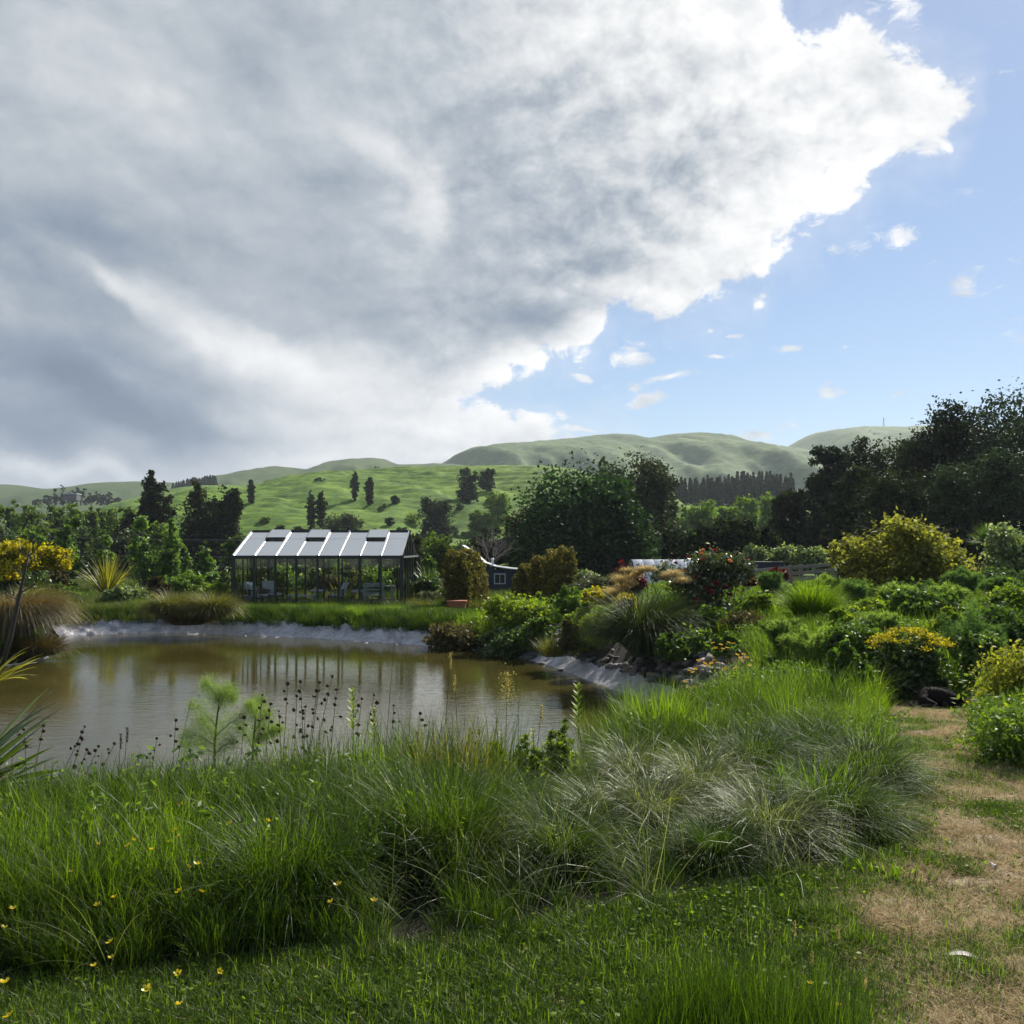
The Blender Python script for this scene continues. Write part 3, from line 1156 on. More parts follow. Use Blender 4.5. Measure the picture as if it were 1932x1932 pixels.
M_FAR = hill_mat('far_pasture', (0.026, 0.056, 0.014), (0.072, 0.128, 0.026), (0.150, 0.205, 0.050), 0.012, 0.5)
M_MID = hill_mat('mid_pasture', (0.035, 0.065, 0.02), (0.06, 0.10, 0.028), (0.09, 0.13, 0.04), 0.01, 0.55)
M_NEARH = hill_mat('near_pasture', (0.022, 0.050, 0.008), (0.090, 0.170, 0.016), (0.200, 0.290, 0.030), 0.045, 0.42)
hill('rounded pale green hill on the right carrying a mast', [(1380, 900), (1420, 878), (1475, 851), (1500, 836), (1524, 821), (1560, 815), (1604, 810), (1719, 811), (1800, 818), (1950, 832), (2150, 870), (2400, 930)],
     1450, 750, 700, -10, M_FAR, 5, gully=36, gl=(95, 500), nx=320, ny=90, small=7)
hill('long pale green ridge in the centre distance', [(760, 935), (800, 905), (845, 879), (875, 862), (910, 848), (948, 842), (1000, 838), (1048, 834), (1100, 829), (1143, 824), (1180, 826), (1213, 832), (1240, 827),
      (1279, 824), (1320, 825), (1349, 829), (1370, 836), (1385, 843), (1439, 845), (1475, 850), (1530, 862), (1620, 900), (1700, 930)],
     1250, 700, 700, -10, M_FAR, 2, gully=42, gl=(85, 420), nx=420, ny=110, small=7)
hill('darker green double-humped hill left of the centre ridge', [(330, 945), (370, 925), (411, 911), (450, 900), (490, 889), (536, 882), (570, 886), (601, 888), (620, 878), (636, 873), (670, 869), (706, 867), (732, 869), (754, 878), (800, 880),
      (844, 879), (900, 884), (1000, 900), (1150, 930)], 900, 420, 400, -9, M_MID, 9, gully=22, gl=(70, 300), small=5)
hill('low dark hill on the far left', [(-420, 930), (-250, 905), (-120, 907), (0, 915), (40, 916), (87, 923), (130, 925), (175, 922), (215, 917), (250, 913), (300, 912), (360, 914), (420, 925), (500, 945)],
     950, 420, 400, -9, M_MID, 14, gully=12, gl=(90, 300))
hill('sunlit green slope on the left behind the dark trees', [(230, 975), (280, 952), (330, 933), (375, 920), (420, 917), (475, 918), (506, 922), (560, 940), (640, 965)], 430, 170, 120, -8, M_NEARH, 4, gully=4, gl=(40, 120), small=2.0, terr=(1.5, .5))
GH = hill('bright green sheep-tracked hill behind the glasshouse', [(395, 985), (444, 962), (499, 936), (530, 924), (561, 915), (605, 908), (649, 902), (699, 895), (773, 893), (869, 893), (960, 892), (1035, 892), (1090, 900), (1150, 922), (1210, 945), (1270, 956), (1500, 960), (1700, 975), (1900, 985)],
     340, 215, 140, -6, M_NEARH, 21, nx=420, ny=210, gully=4.5, gl=(38, 110), small=2.2, terr=(1.5, 1.7), power=0.8)


def on_hill(px, py, H=None):
    """point where the sight line through a plate pixel meets the green hill"""
    X, Y, Z = H or GH
    xs, ys = X[0], Y[:, 0]
    for yy in np.arange(ys[0] + 1, ys[-1] - 1, 1.0):
        x = hx(px, yy)
        if not xs[0] < x < xs[-1]:
            continue
        j = int(np.searchsorted(ys, yy)) - 1
        i = int(np.searchsorted(xs, x)) - 1
        if at(px, py, yy).z <= Z[j, i]:
            return Vector((x, yy, Z[j, i])), yy
    return at(px, py, 240), 240.0

# ------------------------------------------------------------------ foliage and bark materials
M_EVER = leaf_mat('evergreen_leaf', (0.0088, 0.0163, 0.0088), (0.0200, 0.0338, 0.0137), (0.0500, 0.0650, 0.0225), 0.22, 0.035, 0.45, (1.1, 1.2, .6))
M_EVERB = leaf_mat('blue_evergreen_leaf', (0.0096, 0.0192, 0.0120), (0.0216, 0.0384, 0.0216), (0.0408, 0.0660, 0.0312), 0.22, 0.05, 0.4, (1, 1.15, .7))
M_BROAD = leaf_mat('dark_glossy_leaf', (0.0092, 0.0253, 0.0115), (0.0207, 0.0517, 0.0207), (0.0575, 0.1207, 0.0414), 0.25, 0.04, 0.4, (1.1, 1.3, .5))
M_OLIVE = leaf_mat('olive_conifer_leaf', (0.0192, 0.0312, 0.0168), (0.0360, 0.0528, 0.0288), (0.0720, 0.0912, 0.0480), 0.28, 0.05)
M_POP = leaf_mat('poplar_leaf', (0.0138, 0.0276, 0.0161), (0.0253, 0.0460, 0.0230), (0.0414, 0.0690, 0.0299), 0.25, 0.04)
M_WILL = leaf_mat('willow_leaf', (0.0473, 0.0945, 0.0162), (0.1013, 0.1823, 0.0297), (0.1755, 0.2565, 0.0473), 0.42, 0.05)
M_BELT = leaf_mat('shelterbelt_leaf', (0.034, 0.068, 0.010), (0.078, 0.138, 0.020), (0.140, 0.210, 0.032), 0.38, 0.05)
M_SAP = leaf_mat('sapling_leaf', (0.045, 0.090, 0.022), (0.095, 0.175, 0.042), (0.155, 0.255, 0.075), 0.42, 0.09)
M_PINE = leaf_mat('plantation_pine', (0.018, 0.028, 0.020), (0.028, 0.042, 0.026), (0.045, 0.062, 0.034), 0.15, 0.03)
M_BRONZE = leaf_mat('bronze_leaf', (0.0825, 0.0825, 0.0210), (0.1425, 0.1575, 0.0360), (0.2550, 0.2850, 0.0675), 0.50, 0.05, tcol=(1.15, 1.2, 0.55))
M_HEDGE = leaf_mat('golden_hedge_leaf', (0.0390, 0.0450, 0.0135), (0.1020, 0.1020, 0.0270), (0.2475, 0.2175, 0.0600), 0.42, 0.05, tcol=(1.15, 1.15, .55))
M_LIME = leaf_mat('lime_leaf', (0.055, 0.100, 0.012), (0.125, 0.195, 0.020), (0.230, 0.290, 0.040), 0.46, 0.07)
M_SHRUB = leaf_mat('green_shrub_leaf', (0.032, 0.068, 0.012), (0.072, 0.135, 0.022), (0.130, 0.205, 0.040), 0.42, 0.09)
M_DSHRUB = leaf_mat('dark_shrub_leaf', (0.0182, 0.0416, 0.0130), (0.0416, 0.0806, 0.0234), (0.0975, 0.1430, 0.0390), 0.35, 0.10)
M_WHITEG = leaf_mat('pale_variegated_leaf', (0.0473, 0.0810, 0.0405), (0.1148, 0.1688, 0.0878), (0.3510, 0.4185, 0.2700), 0.35, 0.12)
M_GREYB = leaf_mat('grey_green_leaf', (0.035, 0.045, 0.035), (0.075, 0.090, 0.070), (0.130, 0.140, 0.115), 0.3, 0.10)
M_GOLDB = leaf_mat('golden_tipped_leaf', (0.070, 0.090, 0.014), (0.180, 0.200, 0.032), (0.340, 0.350, 0.080), 0.48, 0.05)
M_RED = leaf_mat('wine_red_leaf', (0.035, 0.006, 0.008), (0.065, 0.010, 0.013), (0.110, 0.016, 0.020), 0.42, 0.08, tcol=(1.6, .6, .5))
M_YELF = leaf_mat('yellow_blossom', (0.1360, 0.1530, 0.0085), (0.3400, 0.3400, 0.0119), (0.4760, 0.4590, 0.0255), 0.42, 0.05, tcol=(1.2, 1.1, .4))
M_BROWNB = leaf_mat('dry_twiggy_leaf', (0.030, 0.030, 0.016), (0.060, 0.056, 0.028), (0.115, 0.105, 0.048), 0.38, 0.06, tcol=(1.1, 1.1, .6))
M_GOLDP = leaf_mat('gold_edged_leaf', (0.060, 0.080, 0.012), (0.210, 0.210, 0.030), (0.420, 0.390, 0.110), 0.42, 0.10)
M_BARK = pbr('dark_bark', (0.045, 0.036, 0.028), 0.9, var=0.3, scale=3, bump=0.6, bscale=14, stretch=(4, 4, .7))
M_BARKP = pbr('pale_bark', (0.30, 0.25, 0.21), 0.85, var=0.25, scale=4, bump=0.4, bscale=18, stretch=(4, 4, 1))
M_STEM = pbr('green_stem', (0.06, 0.09, 0.02), 0.7, var=0.3)

# ------------------------------------------------------------------ trees beyond the garden
# dark tall trees on the right
RT = [('tall dark evergreen at the right edge of the wood, tallest of all', 'round', 1925, 716, 300, 52, 15000, 41),
      ('dark evergreen with a knobbly top next to the tallest tree', 'round', 1785, 752, 220, 56, 15000, 42),
      ('dark evergreen below the mast hill in the right wood', 'round', 1680, 812, 190, 60, 12000, 43),
      ('dark tree with two spires at the left end of the right wood', 'ragged', 1560, 842, 150, 64, 11000, 44),
      ('lower dark tree at the foot of the right wood', 'ragged', 1500, 902, 120, 66, 9000, 45),
      ('dark bushy tree filling the middle of the right wood', 'round', 1700, 890, 240, 50, 12000, 46),
      ('dark rounded tree behind the spiky cabbage tree', 'round', 1850, 850, 260, 47, 12000, 47),
      ('short dark evergreen between the two spired trees', 'ragged', 1610, 880, 160, 55, 10000, 48)]
for i, (lb, kd, px, yt, w, Y, n, sd) in enumerate(RT):
    tree('evergreen_tree', lb, kd, px, yt, 1090, w, Y, int(n * 1.5), 6.8, M_EVER if i % 3 else M_EVERB, M_BARK, sd, 'dark evergreens of the wood on the right', shell=0.5, clump=0.19, per=40, nl=9)
# centre
tree('broadleaf_tree', 'big dark glossy broadleaf tree in the middle behind the hedges', 'dome', 1092, 866, 1118, 262, 58, 24000, 8.5, M_BROAD, M_BARK, 51, shell=0.5, clump=0.19)
tree('broadleaf_tree', 'dark skirt of the glossy tree, a lower tree with spreading right side', 'dome', 1150, 935, 1110, 190, 57, 10000, 8.5, M_BROAD, M_BARK, 52, shell=0.5)
tree('pine_tree', 'tall olive pine with an open rounded top behind the glossy tree', 'round', 1208, 840, 1100, 150, 78, 14000, 6.5, M_OLIVE, M_BARK, 53, shell=0.5)
tree('pine_tree', 'smaller olive pine top peeping over the glossy tree', 'round', 1137, 846, 1100, 80, 82, 7000, 6.5, M_OLIVE, M_BARK, 54, shell=0.5)
tree('pine_tree', 'lower pine left of the conifer plantation', 'ragged', 1262, 900, 1100, 70, 80, 6000, 6.5, M_OLIVE, M_BARK, 55)
tree('broadleaf_tree', 'dark reddish brown tree left of the glossy tree', 'round', 985, 946, 1105, 90, 62, 7000, 7, leaf_mat('brown_tinged_leaf', (.014, .016, .010), (.030, .028, .014), (.06, .045, .022), .3, .05), M_BARK, 56)
for i, (px, yt, w, lb) in enumerate([(1330, 990, 110, 'dark conifer hedge tree behind the roses, leftmost'), (1385, 975, 100, 'dark conifer hedge tree behind the roses with a pointed top'),
                                     (1432, 988, 90, 'dark conifer hedge tree behind the pale bushes'), (1285, 1000, 90, 'dark tree right of the glossy tree, low and wide')]):
    tree('conifer_tree', lb, 'round', px, yt, 1085, w, 50 + i, 6500, 7.5, M_EVER, M_BARK, 60 + i, 'low dark conifers behind the rose bed')
# light green trees below the plantation
for i, (px, yt, w, lb) in enumerate([(1325, 940, 62, 'light green tree in the row below the plantation, first from the left'), (1370, 948, 46, 'light green tree in the row below the plantation, second and lowest'),
                                     (1406, 930, 62, 'light green tree in the row below the plantation, tallest dome'), (1452, 932, 56, 'light green tree in the row below the plantation, beside the dark wood'),
                                     (1298, 955, 50, 'light green tree half behind the olive pine')]):
    tree('willow_tree', lb, 'round', px, yt, 1025, w, 125 + 4 * i, 3500, 5.0, M_WILL, M_BARK, 70 + i, 'light green trees below the plantation')
# hillside trees
tree('round_tree', 'round dark tree at the foot of the green hill right of the glasshouse', 'round', 822, 934, 1022, 70, 150, 6500, 4.5, M_POP, M_BARK, 80, shell=.5, hill=True)
tree('round_tree', 'left one of two dark trees standing together on the hill crest', 'round', 884, 879, 948, 44, 230, 4000, 4, M_POP, M_BARK, 81, hill=True)
tree('round_tree', 'right one of two dark trees standing together on the hill crest', 'round', 919, 881, 930, 36, 235, 3000, 4, M_POP, M_BARK, 82, hill=True)
tree('hill_tree', 'pale green tree in the gully of the green hill', 'round', 940, 926, 985, 54, 190, 3000, 4, M_BELT, M_BARK, 83, hill=True)
tree('hill_tree', 'small pale green tree lower in the gully of the hill', 'round', 905, 962, 1008, 50, 170, 3000, 4, M_BELT, M_BARK, 84, hill=True)
tree('hill_tree', 'spreading light brown-green tree below the poplars', 'dome', 645, 968, 1008, 90, 150, 3500, 4, M_OLIVE, M_BARK, 85, hill=True)
tree('hill_tree', 'small dark lone tree high on the double-humped hill', 'round', 711, 879, 893, 14, 700, 400, 3, M_POP, M_BARK, 86)
tree('hill_tree', 'low dark bush cluster on the skyline of the green hill', 'dome', 606, 899, 909, 24, 330, 400, 3, M_POP, M_BARK, 87, hill=True)
for i, (px, yt, yb, w, Y, lb) in enumerate([(587, 926, 1000, 20, 170, 'left poplar of the lower pair above the glasshouse roof'), (605.5, 924, 998, 20, 168, 'right poplar of the lower pair above the glasshouse roof'),
                                            (669.5, 889, 944, 15, 235, 'left poplar of the upper pair near the hill top'), (697, 895, 956, 18, 230, 'right poplar of the upper pair near the hill top'),
                                            (474, 903, 953, 13, 260, 'lone narrow poplar standing at the left end of the hill')]):
    tree('poplar_tree', lb, 'poplar', px, yt, yb, w, Y, 3200, 3.6, M_POP, M_BARK, 90 + i, 'poplars on the green hill', shell=.5, hill=True)
rb = random.Random(4)
shr = [(500, 985), (530, 1000), (560, 1005), (620, 1005), (735, 985), (760, 1005), (780, 985), (700, 1010), (850, 1005), (880, 1012), (875, 940), (960, 985), (720, 960), (745, 945), (868, 960), (930, 950), (800, 1015), (840, 1025)]
for i, (px, py) in enumerate(shr):
    w = rb.uniform(18, 38)
    tree('scrub_bush', 'scrubby green bush low on the sheep-tracked hill', 'dome', px, py - w * .5, py + 6, w, 150 if py > 990 else 200, 700, 3.6, [M_BELT, M_POP, M_OLIVE][i % 3], M_BARK, 110 + i, 'scrub bushes dotted over the green hill', 'bush', nl=3, hill=True)
# left dark trees
for i, (px, yt, w, Y, n, kd, lb) in enumerate([(284, 880, 150, 92, 16000, 'cone', 'tall dark pointed evergreen on the left, the highest of three'), (378, 915, 92, 94, 11000, 'round', 'broad dark evergreen, middle one of three on the left'),
                                               (428, 912, 64, 96, 8000, 'round', 'slender dark evergreen nearest the glasshouse roof')]):
    tree('evergreen_tree', lb, kd, px, yt, 1085, w, Y, n, 6.5, M_EVER, M_BARK, 140 + i, 'three dark evergreens left of the glasshouse', shell=.5)
# shelter belt on the far left, row of rounded trees
for i in range(11):
    px = -40 + i * 29
    yt = 940 + 6 * math.sin(i * 1.9) + (i > 7) * 6 + i * 0.9
    tree('shelter_tree', 'rounded mid green tree in the shelter belt on the left', 'round', px, yt, 1075, 50, 118 + (i % 3) * 4, 3200, 5.5, M_BELT, M_BARK, 150 + i, 'shelter belt trees on the left', shell=.5)
for i in range(9):
    px = -20 + i * 40
    tree('shelter_tree', 'dark low tree in front of the shelter belt', 'dome', px, 985 + 8 * math.sin(i * 2.3), 1085, 70, 84 + (i % 2) * 3, 3000, 6.5, [M_OLIVE, M_DSHRUB, M_BELT][i % 3], M_BARK, 170 + i, 'dark low trees before the shelter belt', shell=.5)
# dark hedge trees behind the glasshouse
for i in range(10):
    px = 455 + i * 52
    tree('hedgerow_tree', '%s hedgerow tree %s' % (['olive green', 'dark green', 'nearly black', 'brownish green', 'bright green'][i % 5], ['left of the glasshouse roof', 'behind the left end of the roof', 'behind the second roof vent', 'behind the middle of the roof', 'behind the third roof vent', 'behind the right end of the roof', 'between the roof and the left hedge', 'behind the left golden hedge', 'behind the blue shed', 'left of the big glossy tree'][i]), 'dome', px, 1008 + 9 * math.sin(i * 1.7) - (i == 9) * 20, 1090, 74, 62 + (i % 3) * 3, 2600, 7.0, [M_DSHRUB, M_EVER, M_OLIVE, M_BELT][i % 4], M_BARK, 190 + i, 'hedgerow trees behind the glasshouse', shell=.5)
# saplings
for i, (px, yt, w, n, lb) in enumerate([(124, 976, 74, 3600, 'bushy green sapling behind the yellow blossom'), (197, 1006, 56, 2600, 'small green sapling behind the big flax'), (272, 980, 78, 4200, 'broad bright green sapling left of the tallest sapling'),
                                        (322, 965, 56, 3800, 'tallest bright green sapling, narrow and pointed'), (386, 1018, 58, 3000, 'narrow green sapling close to the glasshouse'), (60, 1000, 60, 2600, 'green sapling behind the yellow blossom at the left edge'),
                                        (352, 1030, 40, 1800, 'low green sapling between the tallest one and the glasshouse')]):
    tree('sapling', lb, 'cone' if i in (3, 4, 6) else 'ragged', px, yt, 1112, w, 46 + i, n, 6.5, M_SAP, M_BARK, 210 + i, 'green saplings left of the glasshouse', shell=.45, clump=.26)
# bare pale tree behind the hedge
rngb = np.random.default_rng(5)
bo = empty('bare_tree', at(924, 1080, 50))
mb = MB()


def branch(p, d, L, r, dep):
    q = p + d * L
    m_ = p.lerp(q, .5) + Vector(rngb.normal(0, .03 * L, 3))
    mb.tube([p, m_, q], [r, r * .75, r * .5], 5, False)
    if dep:
        for _ in range(3 if dep > 1 else 2):
            d2 = (d + Vector(rngb.normal(0, .42, 3))).normalized()
            d2.z = abs(d2.z) * .8 + .2
            branch(q, d2.normalized(), L * rngb.uniform(.6, .85), r * .55, dep - 1)


for k in range(4):
    d0 = Vector((rngb.normal(0, .4), rngb.normal(0, .3), 1)).normalized()
    branch(Vector((0, 0, -.5)), d0, .95, .045, 4)
mb.build('branches', M_BARKP, bo, smooth=True)
tag(bo, 'leafless pale-branched tree behind the blue shed', 'tree')

# conifer plantation: three shared shapes
def spruce_mesh(seed, n=420):
    rng = np.random.default_rng(seed)
    t = rng.uniform(0, 1, n) ** 0.8
    a = rng.uniform(0, 6.283, n)
    r = (1 - t) * 0.19 * rng.uniform(.3, 1.05, n) * (0.8 + .3 * np.sin(t * 40)) + .01
    P = np.stack([np.cos(a) * r, np.sin(a) * r, 0.12 + t * .88], 1)
    V, Q, T = cards_np(P, 0.055, rng, asp=1.7)
    return V, Q, T


spr = []
for s in range(4):
    V, Q, T = spruce_mesh(300 + s)
    b = len(V)
    tb = MB().tube([(0, 0, -.1), (0, 0, .9)], [.018, .004], 5, False)
    V2 = np.array(tb.v)
    Q2 = np.array(tb.f) + b
    spr.append(mesh_np('plantation_pine', np.concatenate([V, V2]), np.concatenate([Q, Q2]), [M_PINE, M_BARK], np.concatenate([T, np.zeros(len(V2))]), np.concatenate([np.zeros(len(Q)), np.ones(len(Q2))])))
rp = random.Random(8)
for row, (Y, yt, yb, x0, x1, n) in enumerate([(330, 902, 950, 1272, 1500, 34), (300, 908, 955, 1268, 1500, 34), (275, 916, 962, 1266, 1500, 34)]):
    for k in range(n):
        px = x0 + (x1 - x0) * (k + rp.uniform(-.45, .45)) / n
        dy = -6 * (1 if px > 1390 else 0) + rp.uniform(-7, 6)
        o = obj('plantation_pine', spr[rp.randrange(4)])
        b = at(px, yb, Y)
        hgt = at(px, yt + dy, Y).z - b.z
        o.location = b
        o.scale = (hgt * rp.uniform(.75, 1.1), hgt * .9, hgt)
        o.rotation_euler = (0, 0, rp.uniform(0, 6))
        tag(o, 'slim grey-green pine in the dense plantation below the pale hills', 'pine tree', 'pines of the plantation below the hills')
# dark pine row on the left ridge
for k in range(34):
    px = 326 + 82 * k / 33 + rp.uniform(-1, 1)
    yt = np.interp(px, [326, 350, 405, 410], [910, 904, 896, 902])
    o = obj('ridge_pine', spr[rp.randrange(4)])
    Y = 520 + rp.uniform(-10, 10)
    b = at(px, 927, Y)
    hgt = at(px, yt + rp.uniform(-2, 3), Y).z - b.z
    o.location = b
    o.scale = (hgt * 1.1, hgt, hgt)
    tag(o, 'dark pine in the close row along the ridge between the left hills', 'pine tree', 'dark pines in a row on the left ridge')
# dark trees on the far left knoll
for k, (px, yt, w) in enumerate([(118, 912, 14), (136, 925, 22), (104, 920, 12), (152, 920, 26), (172, 926, 26), (190, 930, 24), (205, 928, 20), (90, 932, 24), (222, 938, 22), (160, 935, 40), (120, 935, 40), (195, 940, 40), (240, 944, 26), (70, 942, 20)]):
    tree('knoll_tree', 'dark distant tree on the wooded knoll at the far left', 'round' if k > 2 else 'ragged', px, yt, 953, w, 420 + k * 3, 600, 3.2, M_PINE, M_BARK, 240 + k, 'dark trees of the far left knoll', nl=3)
# far shed on the knoll
sh = empty('far_shed', at(136, 942, 400))
MB().box((0, 0, 0.7), (5.5, 4, 2.4)).build('wall', pbr('far_wall', (.12, .12, .12)), sh)
MB().bar((-3, 0, 2.2), (3, 0, 2.2), 5, .3).build('roof', pbr('far_roof', (.55, .57, .6), .4), sh)
tag(sh, 'tiny pale-roofed shed on the wooded knoll far left', 'shed')
# mast
ms = empty('radio_mast', at(1667, 811, 1450))
mm = pbr('mast_steel', (.25, .26, .27), .5)
mb = MB()
for a in range(3):
    p = [(math.cos(a * 2.094) * 2.4, math.sin(a * 2.094) * 2.4, -3), (0.3 * math.cos(a * 2.094), .3 * math.sin(a * 2.094), 19)]
    mb.bar(p[0], p[1], .35)
for z in (2, 7, 12):
    mb.box((0, 0, z), (2.6 - z * .12, 2.6 - z * .12, .25))
mb.build('lattice', mm, ms)
MB().box((-3, 0, 0), (7, 4, 2.2)).build('hut', mm, ms)
tag(ms, 'thin radio mast with a hut on top of the right hill', 'mast')
# power wires in front of the dark trees
for i, (y0, y1, lb) in enumerate([(1012, 1014, 'upper thin wire crossing the dark trees left of the glasshouse'), (1044, 1046, 'lower thin wire crossing the dark trees left of the glasshouse')]):
    pa, pb = at(-60, y0 - 4, 58), at(760, y1, 62)
    pts = [pa.lerp(pb, k / 12) + Vector((0, 0, -0.25 * math.sin(math.pi * k / 12))) for k in range(13)]
    tag(MB().tube(pts, .009, 4).build('overhead_wire', mm), lb, 'wire', 'overhead wires')


def named(nm):
    return [o for o in bpy.data.objects if o.parent is None and o.name.split('.')[0] == nm]


relabel([o for o in named('shelter_tree') if 'rounded' in o['label']], 'rounded mid green tree from the left in the shelter belt')
relabel([o for o in named('shelter_tree') if 'dark low' in o['label']], 'dark low tree from the left before the shelter belt')
relabel(named('knoll_tree'), 'dark distant tree from the left on the wooded far left knoll')
relabel(named('scrub_bush'), 'scrub bush from the left on the sheep-tracked green hill')

# ------------------------------------------------------------------ glasshouse
M_FRAME = pbr('black_green_aluminium', (0.012, 0.018, 0.016), 0.38, 0.2, 0.5, var=.1)
M_ALU = pbr('silver_glazing_bar', (0.55, 0.56, 0.57), 0.32, 0.6, 0.5, var=.06)
m, g, out = new_mat('clear_glass')
tr = g.n('ShaderNodeBsdfTransparent')
tr.inputs[0].default_value = (0.96, 0.98, 0.97, 1)
gl = g.n('ShaderNodeBsdfGlossy')
gl.inputs['Roughness'].default_value = 0.02
fr = g.n('ShaderNodeFresnel')
fr.inputs[0].default_value = 1.45
ms_ = g.n('ShaderNodeMixShader')
g.set(ms_.inputs[0], g.m('MULTIPLY_ADD', fr.outputs[0], 0.65, 0.0, clamp=True))
g.nt.links.new(tr.outputs[0], ms_.inputs[1])
g.nt.links.new(gl.outputs[0], ms_.inputs[2])
g.nt.links.new(ms_.outputs[0], out.inputs[0])
M_GLASS = m
m, g, out = new_mat('twinwall_panel')
d = g.n('ShaderNodeBsdfDiffuse')
tc = g.n('ShaderNodeTexCoord')
oi = g.n('ShaderNodeObjectInfo')
nz = g.noise(tc.outputs['Object'], 1.2, 5)
sc = g.m('MULTIPLY_ADD', nz, 0.22, g.m('MULTIPLY_ADD', oi.outputs['Random'], 0.07, 0.86))
g.set(d.inputs[0], g.vm('SCALE', (0.62, 0.645, 0.66), sc))
t2 = g.n('ShaderNodeBsdfTranslucent')
t2.inputs[0].default_value = (0.85, 0.88, 0.88, 1)
a_ = g.n('ShaderNodeMixShader')
a_.inputs[0].default_value = 0.4
g.nt.links.new(d.outputs[0], a_.inputs[1])
g.nt.links.new(t2.outputs[0], a_.inputs[2])
gl = g.n('ShaderNodeBsdfGlossy')
gl.inputs['Roughness'].default_value = 0.12
fr = g.n('ShaderNodeFresnel')
fr.inputs[0].default_value = 1.5
b_ = g.n('ShaderNodeMixShader')
g.set(b_.inputs[0], fr.outputs[0])
g.nt.links.new(a_.outputs[0], b_.inputs[1])
g.nt.links.new(gl.outputs[0], b_.inputs[2])
g.nt.links.new(b_.outputs[0], out.inputs[0])
M_TWIN = m
M_PAVE = pbr('pale_gravel_floor', (0.33, 0.32, 0.30), 0.9, var=.15, scale=20)

GX0, GX1, GY0, GY1 = -10.47, -4.14, 35.5, 40.7
GB, GE, GR = -0.63, 1.34, 2.32
GYM = (GY0 + GY1) / 2
gh = empty('glasshouse', ((GX0 + GX1) / 2, GY0, GB))
off = Vector(gh.location)


def gp(x, y, z):
    return Vector((x, y, z)) - off


MB().box(gp((GX0 + GX1) / 2, GYM, GB - .05), (GX1 - GX0 + .9, GY1 - GY0 + .6, .16)).build('floor', M_PAVE, gh)
NB = 8
bx = [GX0 + (GX1 - GX0) * i / NB for i in range(NB + 1)]
for yy in (GY0, GY1):
    for i, x in enumerate(bx):
        w = .14 if i in (0, NB) else .078
        MB().box(gp(x, yy, (GB + GE) / 2 + .02), (w, .07, GE - GB)).build('post', M_FRAME, gh)
    MB().box(gp((GX0 + GX1) / 2, yy + (-.035 if yy == GY0 else .035), GE - .02), (GX1 - GX0 + .16, .09, .12)).build('eave_beam', M_FRAME, gh)
    MB().box(gp((GX0 + GX1) / 2, yy, GB + .06), (GX1 - GX0, .06, .08)).build('sill_beam', M_FRAME, gh)
MB().box(gp((GX0 + GX1) / 2, GYM, GR + .02), (GX1 - GX0 + .14, .16, .09)).build('ridge_beam', M_FRAME, gh)
VENT = (1, 3, 6)


def roofpt(x, s, side, lift=0.0):
    """s from eave 0 to ridge 1"""
    y0 = GY0 if side < 0 else GY1
    n = Vector((0, side * (GR - GE), (GYM - GY0))).normalized() * lift
    return gp(x, y0 + (GYM - y0) * s, GE + .03 + (GR - GE) * s) + n


for side in (-1, 1):
    for i, x in enumerate(bx):
        MB().bar(roofpt(x, -.015, side, .035), roofpt(x, .99, side, .035), .045, .035, (0, side * .35, 1)).build('rafter', M_ALU, gh)
        MB().bar(roofpt(x, 0, side, -.012), roofpt(x, .99, side, -.012), .05, .04, (0, side * .35, 1)).build('rafter_core', M_FRAME, gh)
    for i in range(NB):
        xa, xb = bx[i] + .03, bx[i + 1] - .03
        for s0, s1, up in ((0.0, .655, 0), (.665, .985, 1)):
            if up and i in VENT and side < 0:
                continue
            A, B_, C_, D_ = roofpt(xa, s0, side), roofpt(xb, s0, side), roofpt(xb, s1, side), roofpt(xa, s1, side)
            n = Vector((0, side * (GR - GE), (GYM - GY0))).normalized() * .008
            MB().add([A, B_, C_, D_, A + n, B_ + n, C_ + n, D_ + n], [(0, 1, 2, 3), (7, 6, 5, 4), (0, 4, 5, 1), (1, 5, 6, 2), (2, 6, 7, 3), (3, 7, 4, 0)]).build('roof_pane', M_TWIN, gh)
    if side < 0:
        for i in VENT:
            xa, xb = bx[i] + .02, bx[i + 1] - .02
            A, B_ = roofpt(xa, .64, side, .085), roofpt(xb, .64, side, .085)
            C_, D_ = roofpt(xb, 1.0, side, .05), roofpt(xa, 1.0, side, .05)
            n = Vector((0, -.3, 1)).normalized() * .012
            v = MB().add([A, B_, C_, D_, A + n, B_ + n, C_ + n, D_ + n], [(0, 1, 2, 3), (7, 6, 5, 4), (0, 4, 5, 1), (1, 5, 6, 2), (2, 6, 7, 3), (3, 7, 4, 0)]).build('roof_vent', M_TWIN, gh)
            f = MB()
            for P_, Q_ in ((A, B_), (B_, C_), (D_, A)):
                f.bar(P_ - n, Q_ - n, .04, .045)
            f.bar(roofpt(xa, .655, side, .01), roofpt(xb, .655, side, .01), .03, .04)
            f.build('vent_frame', M_FRAME, v)
        # frames between
for yy in (GY0, GY1):
    for i in range(NB):
        MB().box(gp((bx[i] + bx[i + 1]) / 2, yy, (GB + GE) / 2 + .02), ((bx[i + 1] - bx[i]) - .07, .006, GE - GB - .2)).build('wall_pane', M_GLASS, gh)
